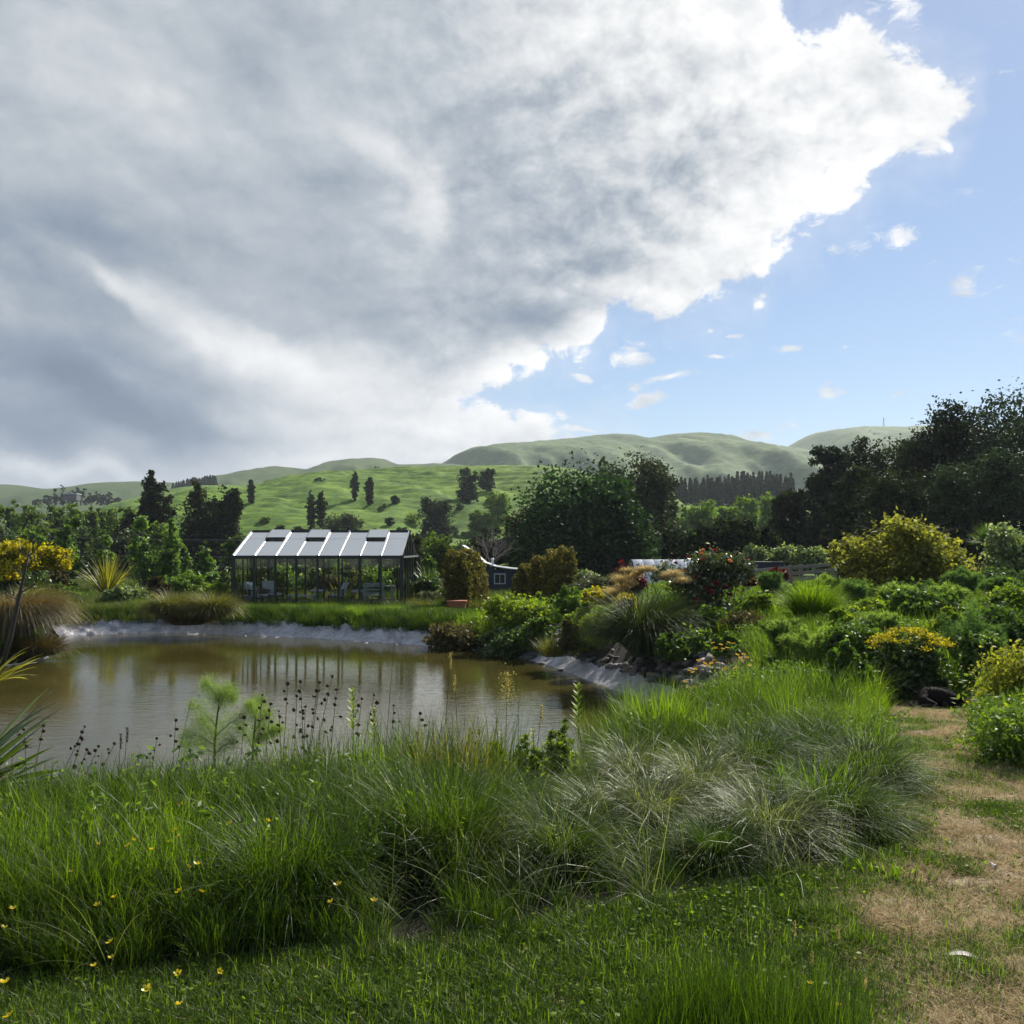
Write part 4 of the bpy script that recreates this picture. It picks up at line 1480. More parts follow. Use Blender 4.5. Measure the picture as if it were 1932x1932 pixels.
# gables
for x in (GX0, GX1):
    ym = [GY0, GY0 + 1.3, GY0 + 1.95, GYM, GYM + .65, GYM + 1.3, GY1]
    for y in ym[1:-1]:
        t = 1 - abs(y - GYM) / (GYM - GY0)
        MB().box(gp(x, y, (GB + GE + (GR - GE) * t) / 2), (.05, .055, GE - GB + (GR - GE) * t)).build('gable_mullion', M_FRAME, gh)
    MB().box(gp(x, GYM, GE - .02), (.07, GY1 - GY0, .07)).build('gable_beam', M_FRAME, gh)
    MB().box(gp(x, GYM, GB + .06), (.06, GY1 - GY0, .08)).build('gable_sill', M_FRAME, gh)
    for sgn in (-1, 1):
        y0 = GY0 if sgn < 0 else GY1
        MB().bar(gp(x, y0, GE + .02), gp(x, GYM, GR), .06, .07).build('gable_rafter', M_FRAME, gh)
    for ya, yb in zip(ym[:-1], ym[1:]):
        MB().box(gp(x, (ya + yb) / 2, (GB + GE) / 2), (.006, yb - ya - .06, GE - GB - .2)).build('gable_pane', M_GLASS, gh)
        ta, tb = [1 - abs(q - GYM) / (GYM - GY0) for q in (ya, yb)]
        za, zb_ = GE + .02 + (GR - GE) * ta * .97, GE + .02 + (GR - GE) * tb * .97
        e = .003
        MB().add([gp(x - e, ya, GE), gp(x - e, yb, GE), gp(x - e, yb, zb_), gp(x - e, ya, za), gp(x + e, ya, GE), gp(x + e, yb, GE), gp(x + e, yb, zb_), gp(x + e, ya, za)],
                 [(0, 1, 2, 3), (7, 6, 5, 4), (0, 4, 5, 1), (1, 5, 6, 2), (2, 6, 7, 3), (3, 7, 4, 0)]).build('gable_pane', M_GLASS, gh)
dr = MB().bar(gp(GX1 + .06, GY0 + .1, GE - .02), gp(GX1 + .06, GY1 + .3, GE - .02), .05, .06).build('door_track', M_ALU, gh)
MB().box(gp(GX1 + .05, GYM - .1, GB + .95), (.03, .04, .12)).build('door_handle', M_ALU, gh)
# wind braces
for (xa, ya, za), (xb, yb, zb2) in [((GX0 + .1, GY1 - .06, GB + 1.7), (GX0 + 1.6, GY1 - .06, GB + .1)), ((GX1 - .1, GY1 - .06, GB + 1.7), (GX1 - 1.5, GY1 - .06, GB + .1)),
                                    ((GX0 + .06, GY0 + .15, GB + 1.8), (GX0 + .06, GY0 + 1.2, GB + .1)), ((GX1 - .06, GY0 + .2, GB + 1.8), (GX1 - .06, GY0 + 1.5, GB + .1)),
                                    ((GX0 + .85, GY1 - .06, GE), (GX0 + 1.5, GY1 - .06, GE - .7))]:
    MB().bar(gp(xa, ya, za), gp(xb, yb, zb2), .03, .015).build('brace', M_FRAME, gh)
tag(gh, 'glasshouse with black frame and pale panelled gable roof standing beyond the pond', 'glasshouse')

# ---- furniture inside
M_WOODG = pbr('grey_painted_wood', (0.30, 0.34, 0.38), .6, var=.12)
M_WOODD = pbr('dark_wood', (0.045, 0.04, 0.035), .5)
M_CUSH = pbr('pale_blue_cushion', (0.48, 0.53, 0.60), .9, var=.08)
M_PILL = pbr('white_blue_pillow', (0.50, 0.56, 0.66), .9, var=.15, scale=5)
M_CANE = pbr('black_cane', (0.02, 0.022, 0.022), .4)
M_ZINC = pbr('zinc_planter', (0.20, 0.23, 0.22), .45, .5)
M_TERRA = pbr('terracotta', (0.36, 0.12, 0.05), .8, var=.15)


def fl(px, Y):
    return Vector((hx(px, Y), Y, GB + .03))


def armchair(px, Y, rz, label, pillow=True):
    o = empty('armchair', fl(px, Y), rz)
    for sx in (-.3, .3):
        for sy in (-.28, .28):
            MB().bar((sx, sy, 0), (sx, sy, .42 if sy < 0 else .60), .05).build('leg', M_WOODD, o)
        MB().bar((sx, -.33, .58), (sx, .34, .62), .07, .035).build('armrest', M_WOODD, o)
        for k in range(4):
            MB().bar((sx, -.2 + k * .14, .3), (sx, -.2 + k * .14, .58), .025).build('arm_slat', M_WOODD, o)
    MB().box((0, 0, .30), (.62, .62, .05)).build('seat_frame', M_WOODD, o)
    c = MB().box((0, 0, .385), (.56, .58, .11)).build('seat_cushion', M_CUSH, o)
    c.modifiers.new('b', 'BEVEL').width = .04
    b = MB().bar((0, .28, .34), (0, .46, .92), .58, .09, (0, 1, 0)).build('backrest', M_CUSH, o)
    b.modifiers.new('b', 'BEVEL').width = .04
    if pillow:
        q = MB().bar((0, .18, .44), (0, .36, .88), .44, .14, (0, 1, 0)).build('pillow', M_PILL, o)
        m_ = q.modifiers.new('b', 'BEVEL')
        m_.width = .065
        m_.segments = 3
    return tag(o, label, 'armchair', 'armchairs in the glasshouse')


armchair(489, 37.2, R(75), 'pillowed armchair at the left end of the glasshouse, seen side on')
armchair(515, 38.4, R(38), 'armchair with white pillow, second from the left in the glasshouse')
armchair(634, 37.6, R(-80), 'armchair facing left in the middle of the glasshouse')
ct = empty('coffee_table', fl(569, 37.0))
MB().box((0, 0, .40), (1.05, .55, .045)).build('tabletop', M_WOODG, ct)
for sx in (-.46, .46):
    for sy in (-.22, .22):
        MB().box((sx, sy, .19), (.06, .06, .38)).build('leg', M_WOODG, ct)
tag(ct, 'low grey coffee table between the armchairs', 'table')


def bentwood(px, Y, rz, label):
    o = empty('bentwood_chair', fl(px, Y), rz)
    MB().lathe([(.24, .47), (.27, .49), (.27, .54), (.22, .57), (.05, .58)], n=18).build('seat', M_CUSH, o, smooth=True)
    for sx in (-.17, .17):
        for sy in (-.17, .17):
            MB().tube([(sx * .9, sy * .9, .48), (sx * 1.25, sy * 1.25, 0)], .02, 6).build('leg', M_CANE, o)
    hoop = [(.26 * math.cos(t) * (1.0 if .2 < t < 2.9 else .85), .22 + .03 * math.sin(t), .5 + .44 * math.sin(t)) for t in [math.pi * k / 16 for k in range(17)]]
    MB().tube(hoop, .018, 6).build('back_hoop', M_CANE, o)
    hoop = [(.15 * math.cos(t), .23, .5 + .32 * math.sin(t)) for t in [math.pi * k / 12 for k in range(13)]]
    MB().tube(hoop, .013, 6).build('inner_hoop', M_CANE, o)
    return tag(o, label, 'chair', 'bentwood chairs in the glasshouse')


bentwood(598, 38.7, 0.2, 'black bentwood chair with round cushion left of the middle armchair')
bentwood(674, 38.3, -.1, 'black bentwood chair with round cushion beside the slatted bench')
be = empty('slatted_bench', fl(706, 36.9), 0.08)
for sx in (-.36, .36):
    MB().bar((sx, -.2, 0), (sx * 1.04, -.26, .9), .05).build('leg', M_WOODG, be)
    MB().bar((sx, .25, 0), (sx, .25, .62), .05).build('leg', M_WOODG, be)
    MB().bar((sx, -.22, .62), (sx, .28, .62), .06, .03).build('armrest', M_WOODG, be)
for k in range(3):
    MB().box((0, -.25, .52 + k * .13), (.72, .02, .05)).build('back_slat', M_WOODG, be)
MB().box((0, -.26, .88), (.78, .03, .07)).build('back_rail', M_WOODG, be)
for k in range(5):
    MB().box((0, -.18 + k * .1, .43), (.72, .07, .025)).build('seat_slat', M_WOODG, be)
MB().box((0, -.2, .16), (.72, .03, .03)).build('stretcher', M_WOODG, be)
tag(be, 'pale grey slatted wooden bench near the right end of the glasshouse', 'bench')
tb = empty('dining_table', fl(716, 38.4))
MB().box((0, 0, .72), (1.2, .7, .04)).build('tabletop', M_WOODG, tb)
for sx in (-.52, .52):
    for sy in (-.28, .28):
        MB().box((sx, sy, .35), (.06, .06, .7)).build('leg', M_WOODG, tb)
tag(tb, 'grey table behind the slatted bench', 'table')
bush('potted_plant', 'low leafy plant trough on the table behind the bench', 715, 1103, 1112, 34, 38.4, 380, 4, M_WHITEG, 7, cat='plant')
pl = empty('zinc_planter', fl(469, 37.0))
MB().add([(-.17, -.17, 0), (.17, -.17, 0), (.17, .17, 0), (-.17, .17, 0), (-.24, -.24, .4), (.24, -.24, .4), (.24, .24, .4), (-.24, .24, .4)],
         [(0, 3, 2, 1), (0, 1, 5, 4), (1, 2, 6, 5), (2, 3, 7, 6), (3, 0, 4, 7), (4, 5, 6, 7)]).build('tub', M_ZINC, pl)
MB().box((0, 0, .4), (.5, .5, .03)).build('rim', M_ZINC, pl)
tag(pl, 'square grey tapered planter at the left end of the glasshouse', 'planter')

# ------------------------------------------------------------------ blue shed
M_BLUE = pbr('slate_blue_boards', (0.022, 0.031, 0.050), .7, var=.15)
M_WHITE = pbr('white_paint', (0.42, 0.44, 0.46), .5, var=.05)
M_DGLASS = pbr('dark_window_glass', (0.02, 0.025, 0.03), .08)
M_ROOFW = pbr('pale_corrugated_iron', (0.62, 0.65, 0.70), .3, .3, var=.06)
Ys = 45.0
s0 = at(930, 1130, Ys)
zs = s0.z
shed = empty('blue_shed', (s0.x, Ys, zs))
so_ = Vector(shed.location)
# weatherboards in courses below a sloping roof
pr = [(872, 1030), (900, 1050), (915, 1063), (935, 1070), (962, 1074), (985, 1076)]
pp = [at(a, b, Ys) - so_ for a, b in pr]
hb = .17
k = 0
zc = 0.0
ztop = max(p_.z for p_ in pp)
while zc < ztop:
    xl = pp[0].x
    xr = pp[-1].x
    for a, b in zip(pp[:-1], pp[1:]):
        pass
    xs_ = [p_.x for p_ in pp]
    zz_ = [p_.z for p_ in pp]
    # right limit where roof height falls below this course
    xe = xr if zc + hb <= zz_[-1] else float(np.interp(-(zc + hb), [-z_ for z_ in zz_], xs_))
    if xe - xl > .1:
        MB().box(((xl + xe) / 2, .02 - .012 * 0, zc + hb / 2), (xe - xl, .05, hb - .012)).build('weatherboard', M_BLUE, shed)
    zc += hb
MB().box(((pp[0].x + pp[-1].x) / 2, 1.6, .6), (pp[-1].x - pp[0].x - .02, 3.0, 1.3)).build('wall', M_BLUE, shed)
rf = MB()
for a, b in zip(pp[:-1], pp[1:]):
    rf.add([a + Vector((0, -.2, 0)), b + Vector((0, -.2, 0)), b + Vector((0, 3.2, 0)), a + Vector((0, 3.2, 0)), a + Vector((0, -.2, .045)), b + Vector((0, -.2, .045)), b + Vector((0, 3.2, .045)), a + Vector((0, 3.2, .045))],
           [(3, 2, 1, 0), (4, 5, 6, 7), (0, 1, 5, 4), (2, 3, 7, 6), (0, 4, 7, 3), (1, 2, 6, 5)])
rf.build('roof', pbr('dull_grey_roof_iron', (0.30, 0.32, 0.34), .5, .2), shed)
MB().lathe([(.05, 0), (.05, .28), (.08, .29), (.08, .34), (.02, .38)], at(929, 1068, Ys) - so_ + Vector((0, .5, 0)), 10).build('flue', M_ROOFW, shed)
wc = at(943, 1092, Ys) - so_
wd = MB()
ww, wh = .50, .46
for sx in (-1, 0, 1):
    wd.box((wc.x + sx * ww / 2, -.04, wc.z), (.05 if sx else .03, .05, wh))
for sz in (-1, 1):
    wd.box((wc.x, -.043, wc.z + sz * wh / 2), (ww + .05, .05, .05))
wf = wd.build('window', M_WHITE, shed)
for sx in (-1, 1):
    MB().box((wc.x + sx * ww / 4, -.02, wc.z), (ww / 2 - .04, .02, wh - .05)).build('pane', M_DGLASS, wf)
tag(shed, 'dark blue weatherboard shed with a white window between the two hedges', 'shed')

# ------------------------------------------------------------------ arched white roof
Yt = 38.0
ta, tb_ = at(1191, 1056, Yt), at(1392, 1056, Yt)
tun = empty('arched_shelter', (ta.x, Yt, -0.4))
rad = 1.25
zt_ = ta.z - rad + .4
for j in range(10):
    xa = (tb_.x - ta.x) * j / 10
    xb = (tb_.x - ta.x) * (j + 1) / 10 - .01
    V, Fc = [], []
    for side, rr_ in ((0, rad), (1, rad - .02)):
        for x_ in (xa, xb):
            for i in range(17):
                t = math.pi * i / 16
                rk = rr_ + (0.012 * math.cos(i * 0))
                V.append((x_, -math.cos(t) * rk * 1.1, zt_ + math.sin(t) * rk))
    for i in range(16):
        Fc += [(i, i + 1, 17 + i + 1, 17 + i), (34 + i, 51 + i, 51 + i + 1, 34 + i + 1)]
    Fc += [(i, 34 + i, 34 + i + 1, i + 1) for i in range(16)]
    MB().add(V, Fc).build('roof_sheet', M_ROOFW, tun, smooth=True)
V = [(-.03, -math.cos(math.pi * i / 16) * rad * 1.1, zt_ + math.sin(math.pi * i / 16) * rad) for i in range(17)] + [(-.03, rad * 1.1, 0), (-.03, -rad * 1.1, 0)]
n_ = len(V)
V2 = [(x_ + .04, y_, z_) for x_, y_, z_ in V]
MB().add(V + V2, [tuple(range(n_)), tuple(range(2 * n_ - 1, n_ - 1, -1))]).build('end_panel', pbr('black_green_shade', (.012, .018, .018)), tun)
MB().box(((tb_.x - ta.x) / 2, -rad * 1.1, zt_ / 2), (tb_.x - ta.x, .04, zt_)).build('side_wall', pbr('grey_wall_board', (.2, .21, .22)), tun)
tag(tun, 'low arched shelter with shiny pale roof behind the roses', 'shelter')
# dark blue tank wall behind the fence
bt = empty('dark_blue_shed', at(1430, 1090, 40))
MB().box((0, 0, .32), (1.9, 1, .64)).build('wall', M_BLUE, bt)
MB().box((0, 0, .66), (2.0, 1.1, .04)).build('roof', M_BLUE, bt)
tag(bt, 'low dark blue lean-to behind the timber fence', 'shed')

# ------------------------------------------------------------------ timber fence
M_TIMB = pbr('weathered_timber', (0.27, 0.235, 0.20), .85, var=.25, scale=3, stretch=(1, 1, 8), bump=.4)
Yf = 31.0
fn = empty('timber_fence', at(1490, 1105, Yf))
fo = Vector(fn.location)
for px, yt in ((1412, 1073), (1492, 1066), (1512, 1065), (1577, 1058)):
    p_ = at(px, yt, Yf) - fo
    MB().box((p_.x, .04, (p_.z - .5) / 2), (.11, .09, p_.z + .5)).build('post', M_TIMB, fn)
for r_ in range(3):
    for xa, xb in ((1360, 1412), (1412, 1492), (1494, 1577)):
        yl = lambda x: 1064.5 + (1577 - x) * 0.075 + r_ * 11.5
        MB().bar(at(xa, yl(xa), Yf) - fo + Vector((0, -.03, 0)), at(xb, yl(xb), Yf) - fo + Vector((0, -.03, 0)), .03, .10).build('rail', M_TIMB, fn)
tag(fn, 'weathered timber rail fence below the dark wood', 'fence')

# terracotta planter by the left hedge
tp = empty('terracotta_planter', at(862, 1149, 32))
MB().add([(-.27, -.2, 0), (.27, -.2, 0), (.27, .2, 0), (-.27, .2, 0), (-.31, -.23, .24), (.31, -.23, .24), (.31, .23, .24), (-.31, .23, .24)],
         [(0, 3, 2, 1), (0, 1, 5, 4), (1, 2, 6, 5), (2, 3, 7, 6), (3, 0, 4, 7), (4, 5, 6, 7)]).build('trough', M_TERRA, tp)
MB().box((0, 0, .265), (.68, .5, .05)).build('rim', M_TERRA, tp)
tag(tp, 'terracotta trough planter at the foot of the left golden hedge', 'planter')

# ------------------------------------------------------------------ blade materials
M_BLADE = leaf_mat('grass_blade', (0.014, 0.036, 0.004), (0.034, 0.072, 0.007), (0.100, 0.160, 0.014), 0.42, 0.05, 0.35, rnd=.45, pos_var=.4)
M_BRIGHT = leaf_mat('bright_blade', (0.042, 0.085, 0.007), (0.085, 0.155, 0.010), (0.160, 0.245, 0.022), 0.52, 0.07, 0.35, rnd=.3)
M_SILVER = leaf_mat('silvery_tussock_blade', (0.028, 0.054, 0.017), (0.064, 0.092, 0.036), (0.180, 0.200, 0.115), 0.42, 0.10, 0.34, rnd=.2)
M_TUSS = leaf_mat('green_tussock_blade', (0.014, 0.036, 0.006), (0.032, 0.064, 0.012), (0.090, 0.130, 0.032), 0.44, 0.05, 0.36, rnd=.2)
M_BROWNT = leaf_mat('brown_sedge_blade', (0.032, 0.034, 0.012), (0.075, 0.068, 0.024), (0.150, 0.120, 0.050), 0.42, 0.10, 0.35, (1.3, 1.1, .6))
M_PAMPAS = leaf_mat('pampas_blade', (0.012, 0.026, 0.009), (0.027, 0.047, 0.015), (0.070, 0.092, 0.034), 0.32, 0.08, 0.34)
M_OLIVET = leaf_mat('olive_sedge_blade', (0.040, 0.052, 0.012), (0.085, 0.095, 0.022), (0.165, 0.155, 0.050), 0.42, 0.10, 0.35)
M_FENNEL = leaf_mat('fennel_frond', (0.0825, 0.1430, 0.0495), (0.1540, 0.2365, 0.0880), (0.2200, 0.3080, 0.1320), 0.50, 0.03)
M_FENND = leaf_mat('dark_fennel_frond', (0.0391, 0.0862, 0.0391), (0.0782, 0.1495, 0.0667), (0.1265, 0.2127, 0.0978), 0.45, 0.04)
M_FENNY = leaf_mat('yellow_green_fennel', (0.065, 0.105, 0.014), (0.120, 0.175, 0.024), (0.190, 0.240, 0.045), 0.52, 0.04)
M_STRAW = leaf_mat('dry_straw', (0.130, 0.105, 0.070), (0.330, 0.280, 0.195), (0.520, 0.460, 0.350), 0.25, 0.04, 0.5, (1.1, 1, .8), rnd=.6)
M_PLUME = leaf_mat('tan_plume', (0.260, 0.215, 0.120), (0.430, 0.370, 0.230), (0.560, 0.500, 0.340), 0.42, 0.03, 0.5, (1.0, 1, .85))
M_ROSE = leaf_mat('rose_petal', (0.090, 0.003, 0.008), (0.140, 0.006, 0.013), (0.200, 0.012, 0.022), 0.35, 0.05, tcol=(1.2, .6, .6))
M_ORANGE = leaf_mat('orange_petal', (0.30, 0.12, 0.06), (0.40, 0.18, 0.09), (0.45, 0.24, 0.13), 0.35, 0.05, tcol=(1.2, .9, .6))
M_BUTTER = leaf_mat('buttercup_petal', (0.48, 0.40, 0.004), (0.52, 0.46, 0.006), (0.55, 0.50, 0.01), 0.35, 0.12, .25, (1.2, 1, .4), rnd=0.1)
M_SEED = pbr('brown_seed_head', (0.070, 0.040, 0.022), .9, var=.3)
M_SEEDST = pbr('brown_stalk', (0.10, 0.075, 0.035), .8, var=.3)
M_PALE = leaf_mat('pale_seed_plume', (.20, .17, .09), (.33, .28, .16), (.46, .40, .26), .45, .05)
M_FLAX = leaf_mat('flax_leaf', (0.030, 0.060, 0.016), (0.065, 0.105, 0.030), (0.300, 0.330, 0.120), 0.36, 0.16, 0.28)


def clump(name, label, px, ybase, Y, mat, seed, n=500, L=(.4, .6), Wd=.006, base=.1, th0=(.05, .5), bend=(.4, 1.4), segs=5, group=None, cat='tussock', z=None, deep=1, **kw):
    rng = np.random.default_rng(seed)
    V, Q, T = blades_np(n, rng, L, Wd, base, th0, bend, segs, **kw)
    me = mesh_np('blades', V, Q, mat, T)
    X = hx(px, Y)
    zz = z if z is not None else (at(px, ybase, Y).z if ybase else gz(X, Y) - .02)
    o = obj(name, me, None, (X, Y, zz))
    o.scale = (1, deep, 1)
    return tag(o, label, cat, group)


def fennel_geo(rng, h, w, stems, plumes, fil=70, fl=.11, fw=.004, topheavy=1.0):
    """feathery plant: stems carrying plumes of thread-like leaves"""
    mb = MB()
    Ps, Ds = [], []
    for i in range(stems):
        a = rng.uniform(0, 6.283)
        q = w / 2 * math.sqrt(rng.uniform(0, 1)) * .85
        hh = h * rng.uniform(.7, 1.0) * (1 - .35 * (q / (w / 2)))
        tip = Vector((math.cos(a) * q, math.sin(a) * q, hh))
        b = Vector((tip.x * .25, tip.y * .25, 0))
        mid = b.lerp(tip, .5) + Vector((-tip.x * .1, -tip.y * .1, .05 * h))
        mb.tube([b, mid, tip], [.008, .006, .002], 4, False)
        for k in range(plumes):
            t = rng.uniform(.25, 1.0) ** (1 / topheavy)
            p = (b.lerp(mid, t * 2) if t < .5 else mid.lerp(tip, t * 2 - 1))
            d = Vector((rng.normal(0, .6), rng.normal(0, .6), .75 + .3 * t)).normalized()
            Lb = h * rng.uniform(.10, .2)
            Ps.append(p)
            Ds.append(d * Lb)
    P0 = np.array([tuple(p) for p in Ps])
    D0 = np.array([tuple(p) for p in Ds])
    n = len(P0)
    t = rng.uniform(0.1, 1.0, (n, fil))
    S_ = P0[:, None, :] + D0[:, None, :] * t[:, :, None]
    dn = D0 / np.linalg.norm(D0, axis=1)[:, None]
    dr = dn[:, None, :] * .8 + rng.normal(0, .75, (n, fil, 3))
    dr /= np.linalg.norm(dr, axis=2)[:, :, None]
    ln = fl * rng.uniform(.5, 1.1, (n, fil)) * (1.15 - .6 * t)
    E = S_ + dr * ln[:, :, None]
    side = np.cross(dr, rng.normal(0, 1, (n, fil, 3)))
    side /= np.linalg.norm(side, axis=2)[:, :, None] + 1e-9
    w_ = side * fw / 2
    Vq = np.stack([S_ - w_, S_ + w_, E + w_ * .4, E - w_ * .4], 2).reshape(-1, 3)
    Qq = np.arange(len(Vq)).reshape(-1, 4)
    Tq = np.repeat(np.clip(np.repeat(rng.uniform(.1, .9, n), fil) + rng.normal(0, .12, n * fil), 0, 1), 4)
    return mb, Vq, Qq, Tq


def fennel(name, label, px, ytop, ybase, wpx, Y, mat, seed, stems=10, plumes=9, fil=70, fl=.11, fw=.005, group='feathery fennel plants', cat='fennel', topheavy=1.0):
    rng = np.random.default_rng(seed)
    X = hx(px, Y)
    zb, zt = at(px, ybase, Y).z, at(px, ytop, Y).z
    zb = min(zb, gz(X, Y)) if Y < 12 else zb
    h, w = zt - zb, wpx / F * Y
    o = empty(name, (X, Y, zb))
    mb, V, Q, T = fennel_geo(rng, h * .92, w, stems, plumes, fil, fl, fw, topheavy)
    obj('fronds', mesh_np('fronds', V, Q, mat, T), o)
    mb.build('stems', M_STEM, o, smooth=True)
    return tag(o, label, cat, group)


def flax_leaf(L, Wd, phi, t0, bend, rng, segs=9, twist=0.0, pw=1.6):
    V, T = [], []
    p = Vector((math.cos(phi) * .03, math.sin(phi) * .03, 0))
    th = t0
    side = Vector((-math.sin(phi), math.cos(phi), 0))
    for k in range(segs + 1):
        s = k / segs
        th = t0 + bend * s ** pw
        d = Vector((math.sin(th) * math.cos(phi), math.sin(th) * math.sin(phi), math.cos(th)))
        nrm = side.cross(d)
        w = Wd * (.55 + .45 * math.sin(min(1.57, s * 3))) * (1 - s ** 2.6) / 2 + .0008
        a = twist * s
        sd2 = side * math.cos(a) + nrm * math.sin(a)
        fold = -nrm * w * .45
        V += [p - sd2 * w, p - sd2 * w * .72 + fold * .28, p + fold, p + sd2 * w * .72 + fold * .28, p + sd2 * w]
        T += [.95, .32, .25, .32, .95]
        p = p + d * L / segs
    Q = []
    for k in range(segs):
        for j in range(4):
            a = k * 5 + j
            Q.append((a, a + 1, a + 6, a + 5))
    return np.array([tuple(v) for v in V]), np.array(Q), np.array(T)


def flax(name, label, loc, mat, seed, n=30, L=(.8, 1.2), Wd=.05, th0=(.05, .75), bend=(.1, 1.1), group=None, cat='flax', phis=None, margin=1.0):
    rng = np.random.default_rng(seed)
    o = empty(name, loc)
    for i in range(n):
        phi = phis[i % len(phis)] + rng.normal(0, .18) if phis else rng.uniform(0, 6.283)
        t = rng.uniform(0, 1)
        V, Q, T = flax_leaf(rng.uniform(*L), Wd * rng.uniform(.8, 1.15), phi, th0[0] + (th0[1] - th0[0]) * t, bend[0] + (bend[1] - bend[0]) * rng.uniform(0, 1), rng, twist=rng.normal(0, .5))
        obj('leaf', mesh_np('leaf', V, Q, mat, np.clip(T * margin + rng.normal(0, .08), 0, 1), smooth=True), o)
    return tag(o, label, cat, group)


# ------------------------------------------------------------------ living hedges (L-shaped clipped forms)
def hedge(name, label, boxes, Y, n, leaf, mat, seed, shell=.8):
    rng = np.random.default_rng(seed)
    bl = []
    for px, ytop, ybase, wpx, dY, dep in boxes:
        zt, zb = at(px, ytop, Y + dY).z, at(px, ybase, Y + dY).z
        w = wpx / F * (Y + dY) / 2
        for k in range(6):
            t = (k + .5) / 6
            rr_ = w * (1.0 if t < .7 else (1.0 - (t - .7) * 1.2))
            bl.append((hx(px, Y + dY), Y + dY, zb + (zt - zb) * t * .95, rr_, dep, (zt - zb) * .12))
    o = empty(name, (bl[0][0], Y, at(boxes[0][0], boxes[0][2], Y).z))
    ov = np.array(o.location)
    b2 = [(b[0] - ov[0], b[1] - ov[1], b[2] - ov[2], *b[3:]) for b in bl]
    P, t = cloud_pts(b2, n, rng, .22, 16, shell)
    V, Q, T = cards_np(P, leaf, rng, asp=2.0, tint=t)
    obj('foliage', mesh_np('foliage', V, Q, mat, T), o)
    V, Q, T = blades_np(500, rng, (.12, .3), .008, .5, (0, .4), (0, .5), 2)
    k = rng.integers(0, len(P), 500)
    V = V.reshape(500, -1, 3) * np.array([.25, .25, 1]) + (P[k] * np.array([.96, .96, 1]))[:, None, :]
    obj('sprigs', mesh_np('sprigs', V.reshape(-1, 3), Q, mat, T), o)
    limbs_mb(1.2, .05, b2, rng, nl=5).build('stems', M_BARK, o)
    return tag(o, label, 'hedge', 'clipped golden hedges beside the blue shed')


hedge('golden_hedge', 'tall clipped golden hedge in front of the shed, left of the two',
      [(862, 1036, 1150, 54, 0, .45), (880, 1034, 1150, 40, .9, .5), (896, 1042, 1150, 32, 1.6, .5), (908, 1062, 1150, 22, 2.2, .5)], 33, 26000, .05, M_HEDGE, 401)
hedge('golden_hedge', 'clipped golden hedge sloping down to the left, right of the shed window',
      [(1066, 1030, 1125, 44, 0, .45), (1044, 1036, 1125, 40, .8, .5), (1018, 1048, 1125, 40, 1.8, .5), (992, 1064, 1125, 38, 2.8, .5), (978, 1082, 1125, 24, 3.4, .5)], 35, 26000, .05, M_HEDGE, 402)

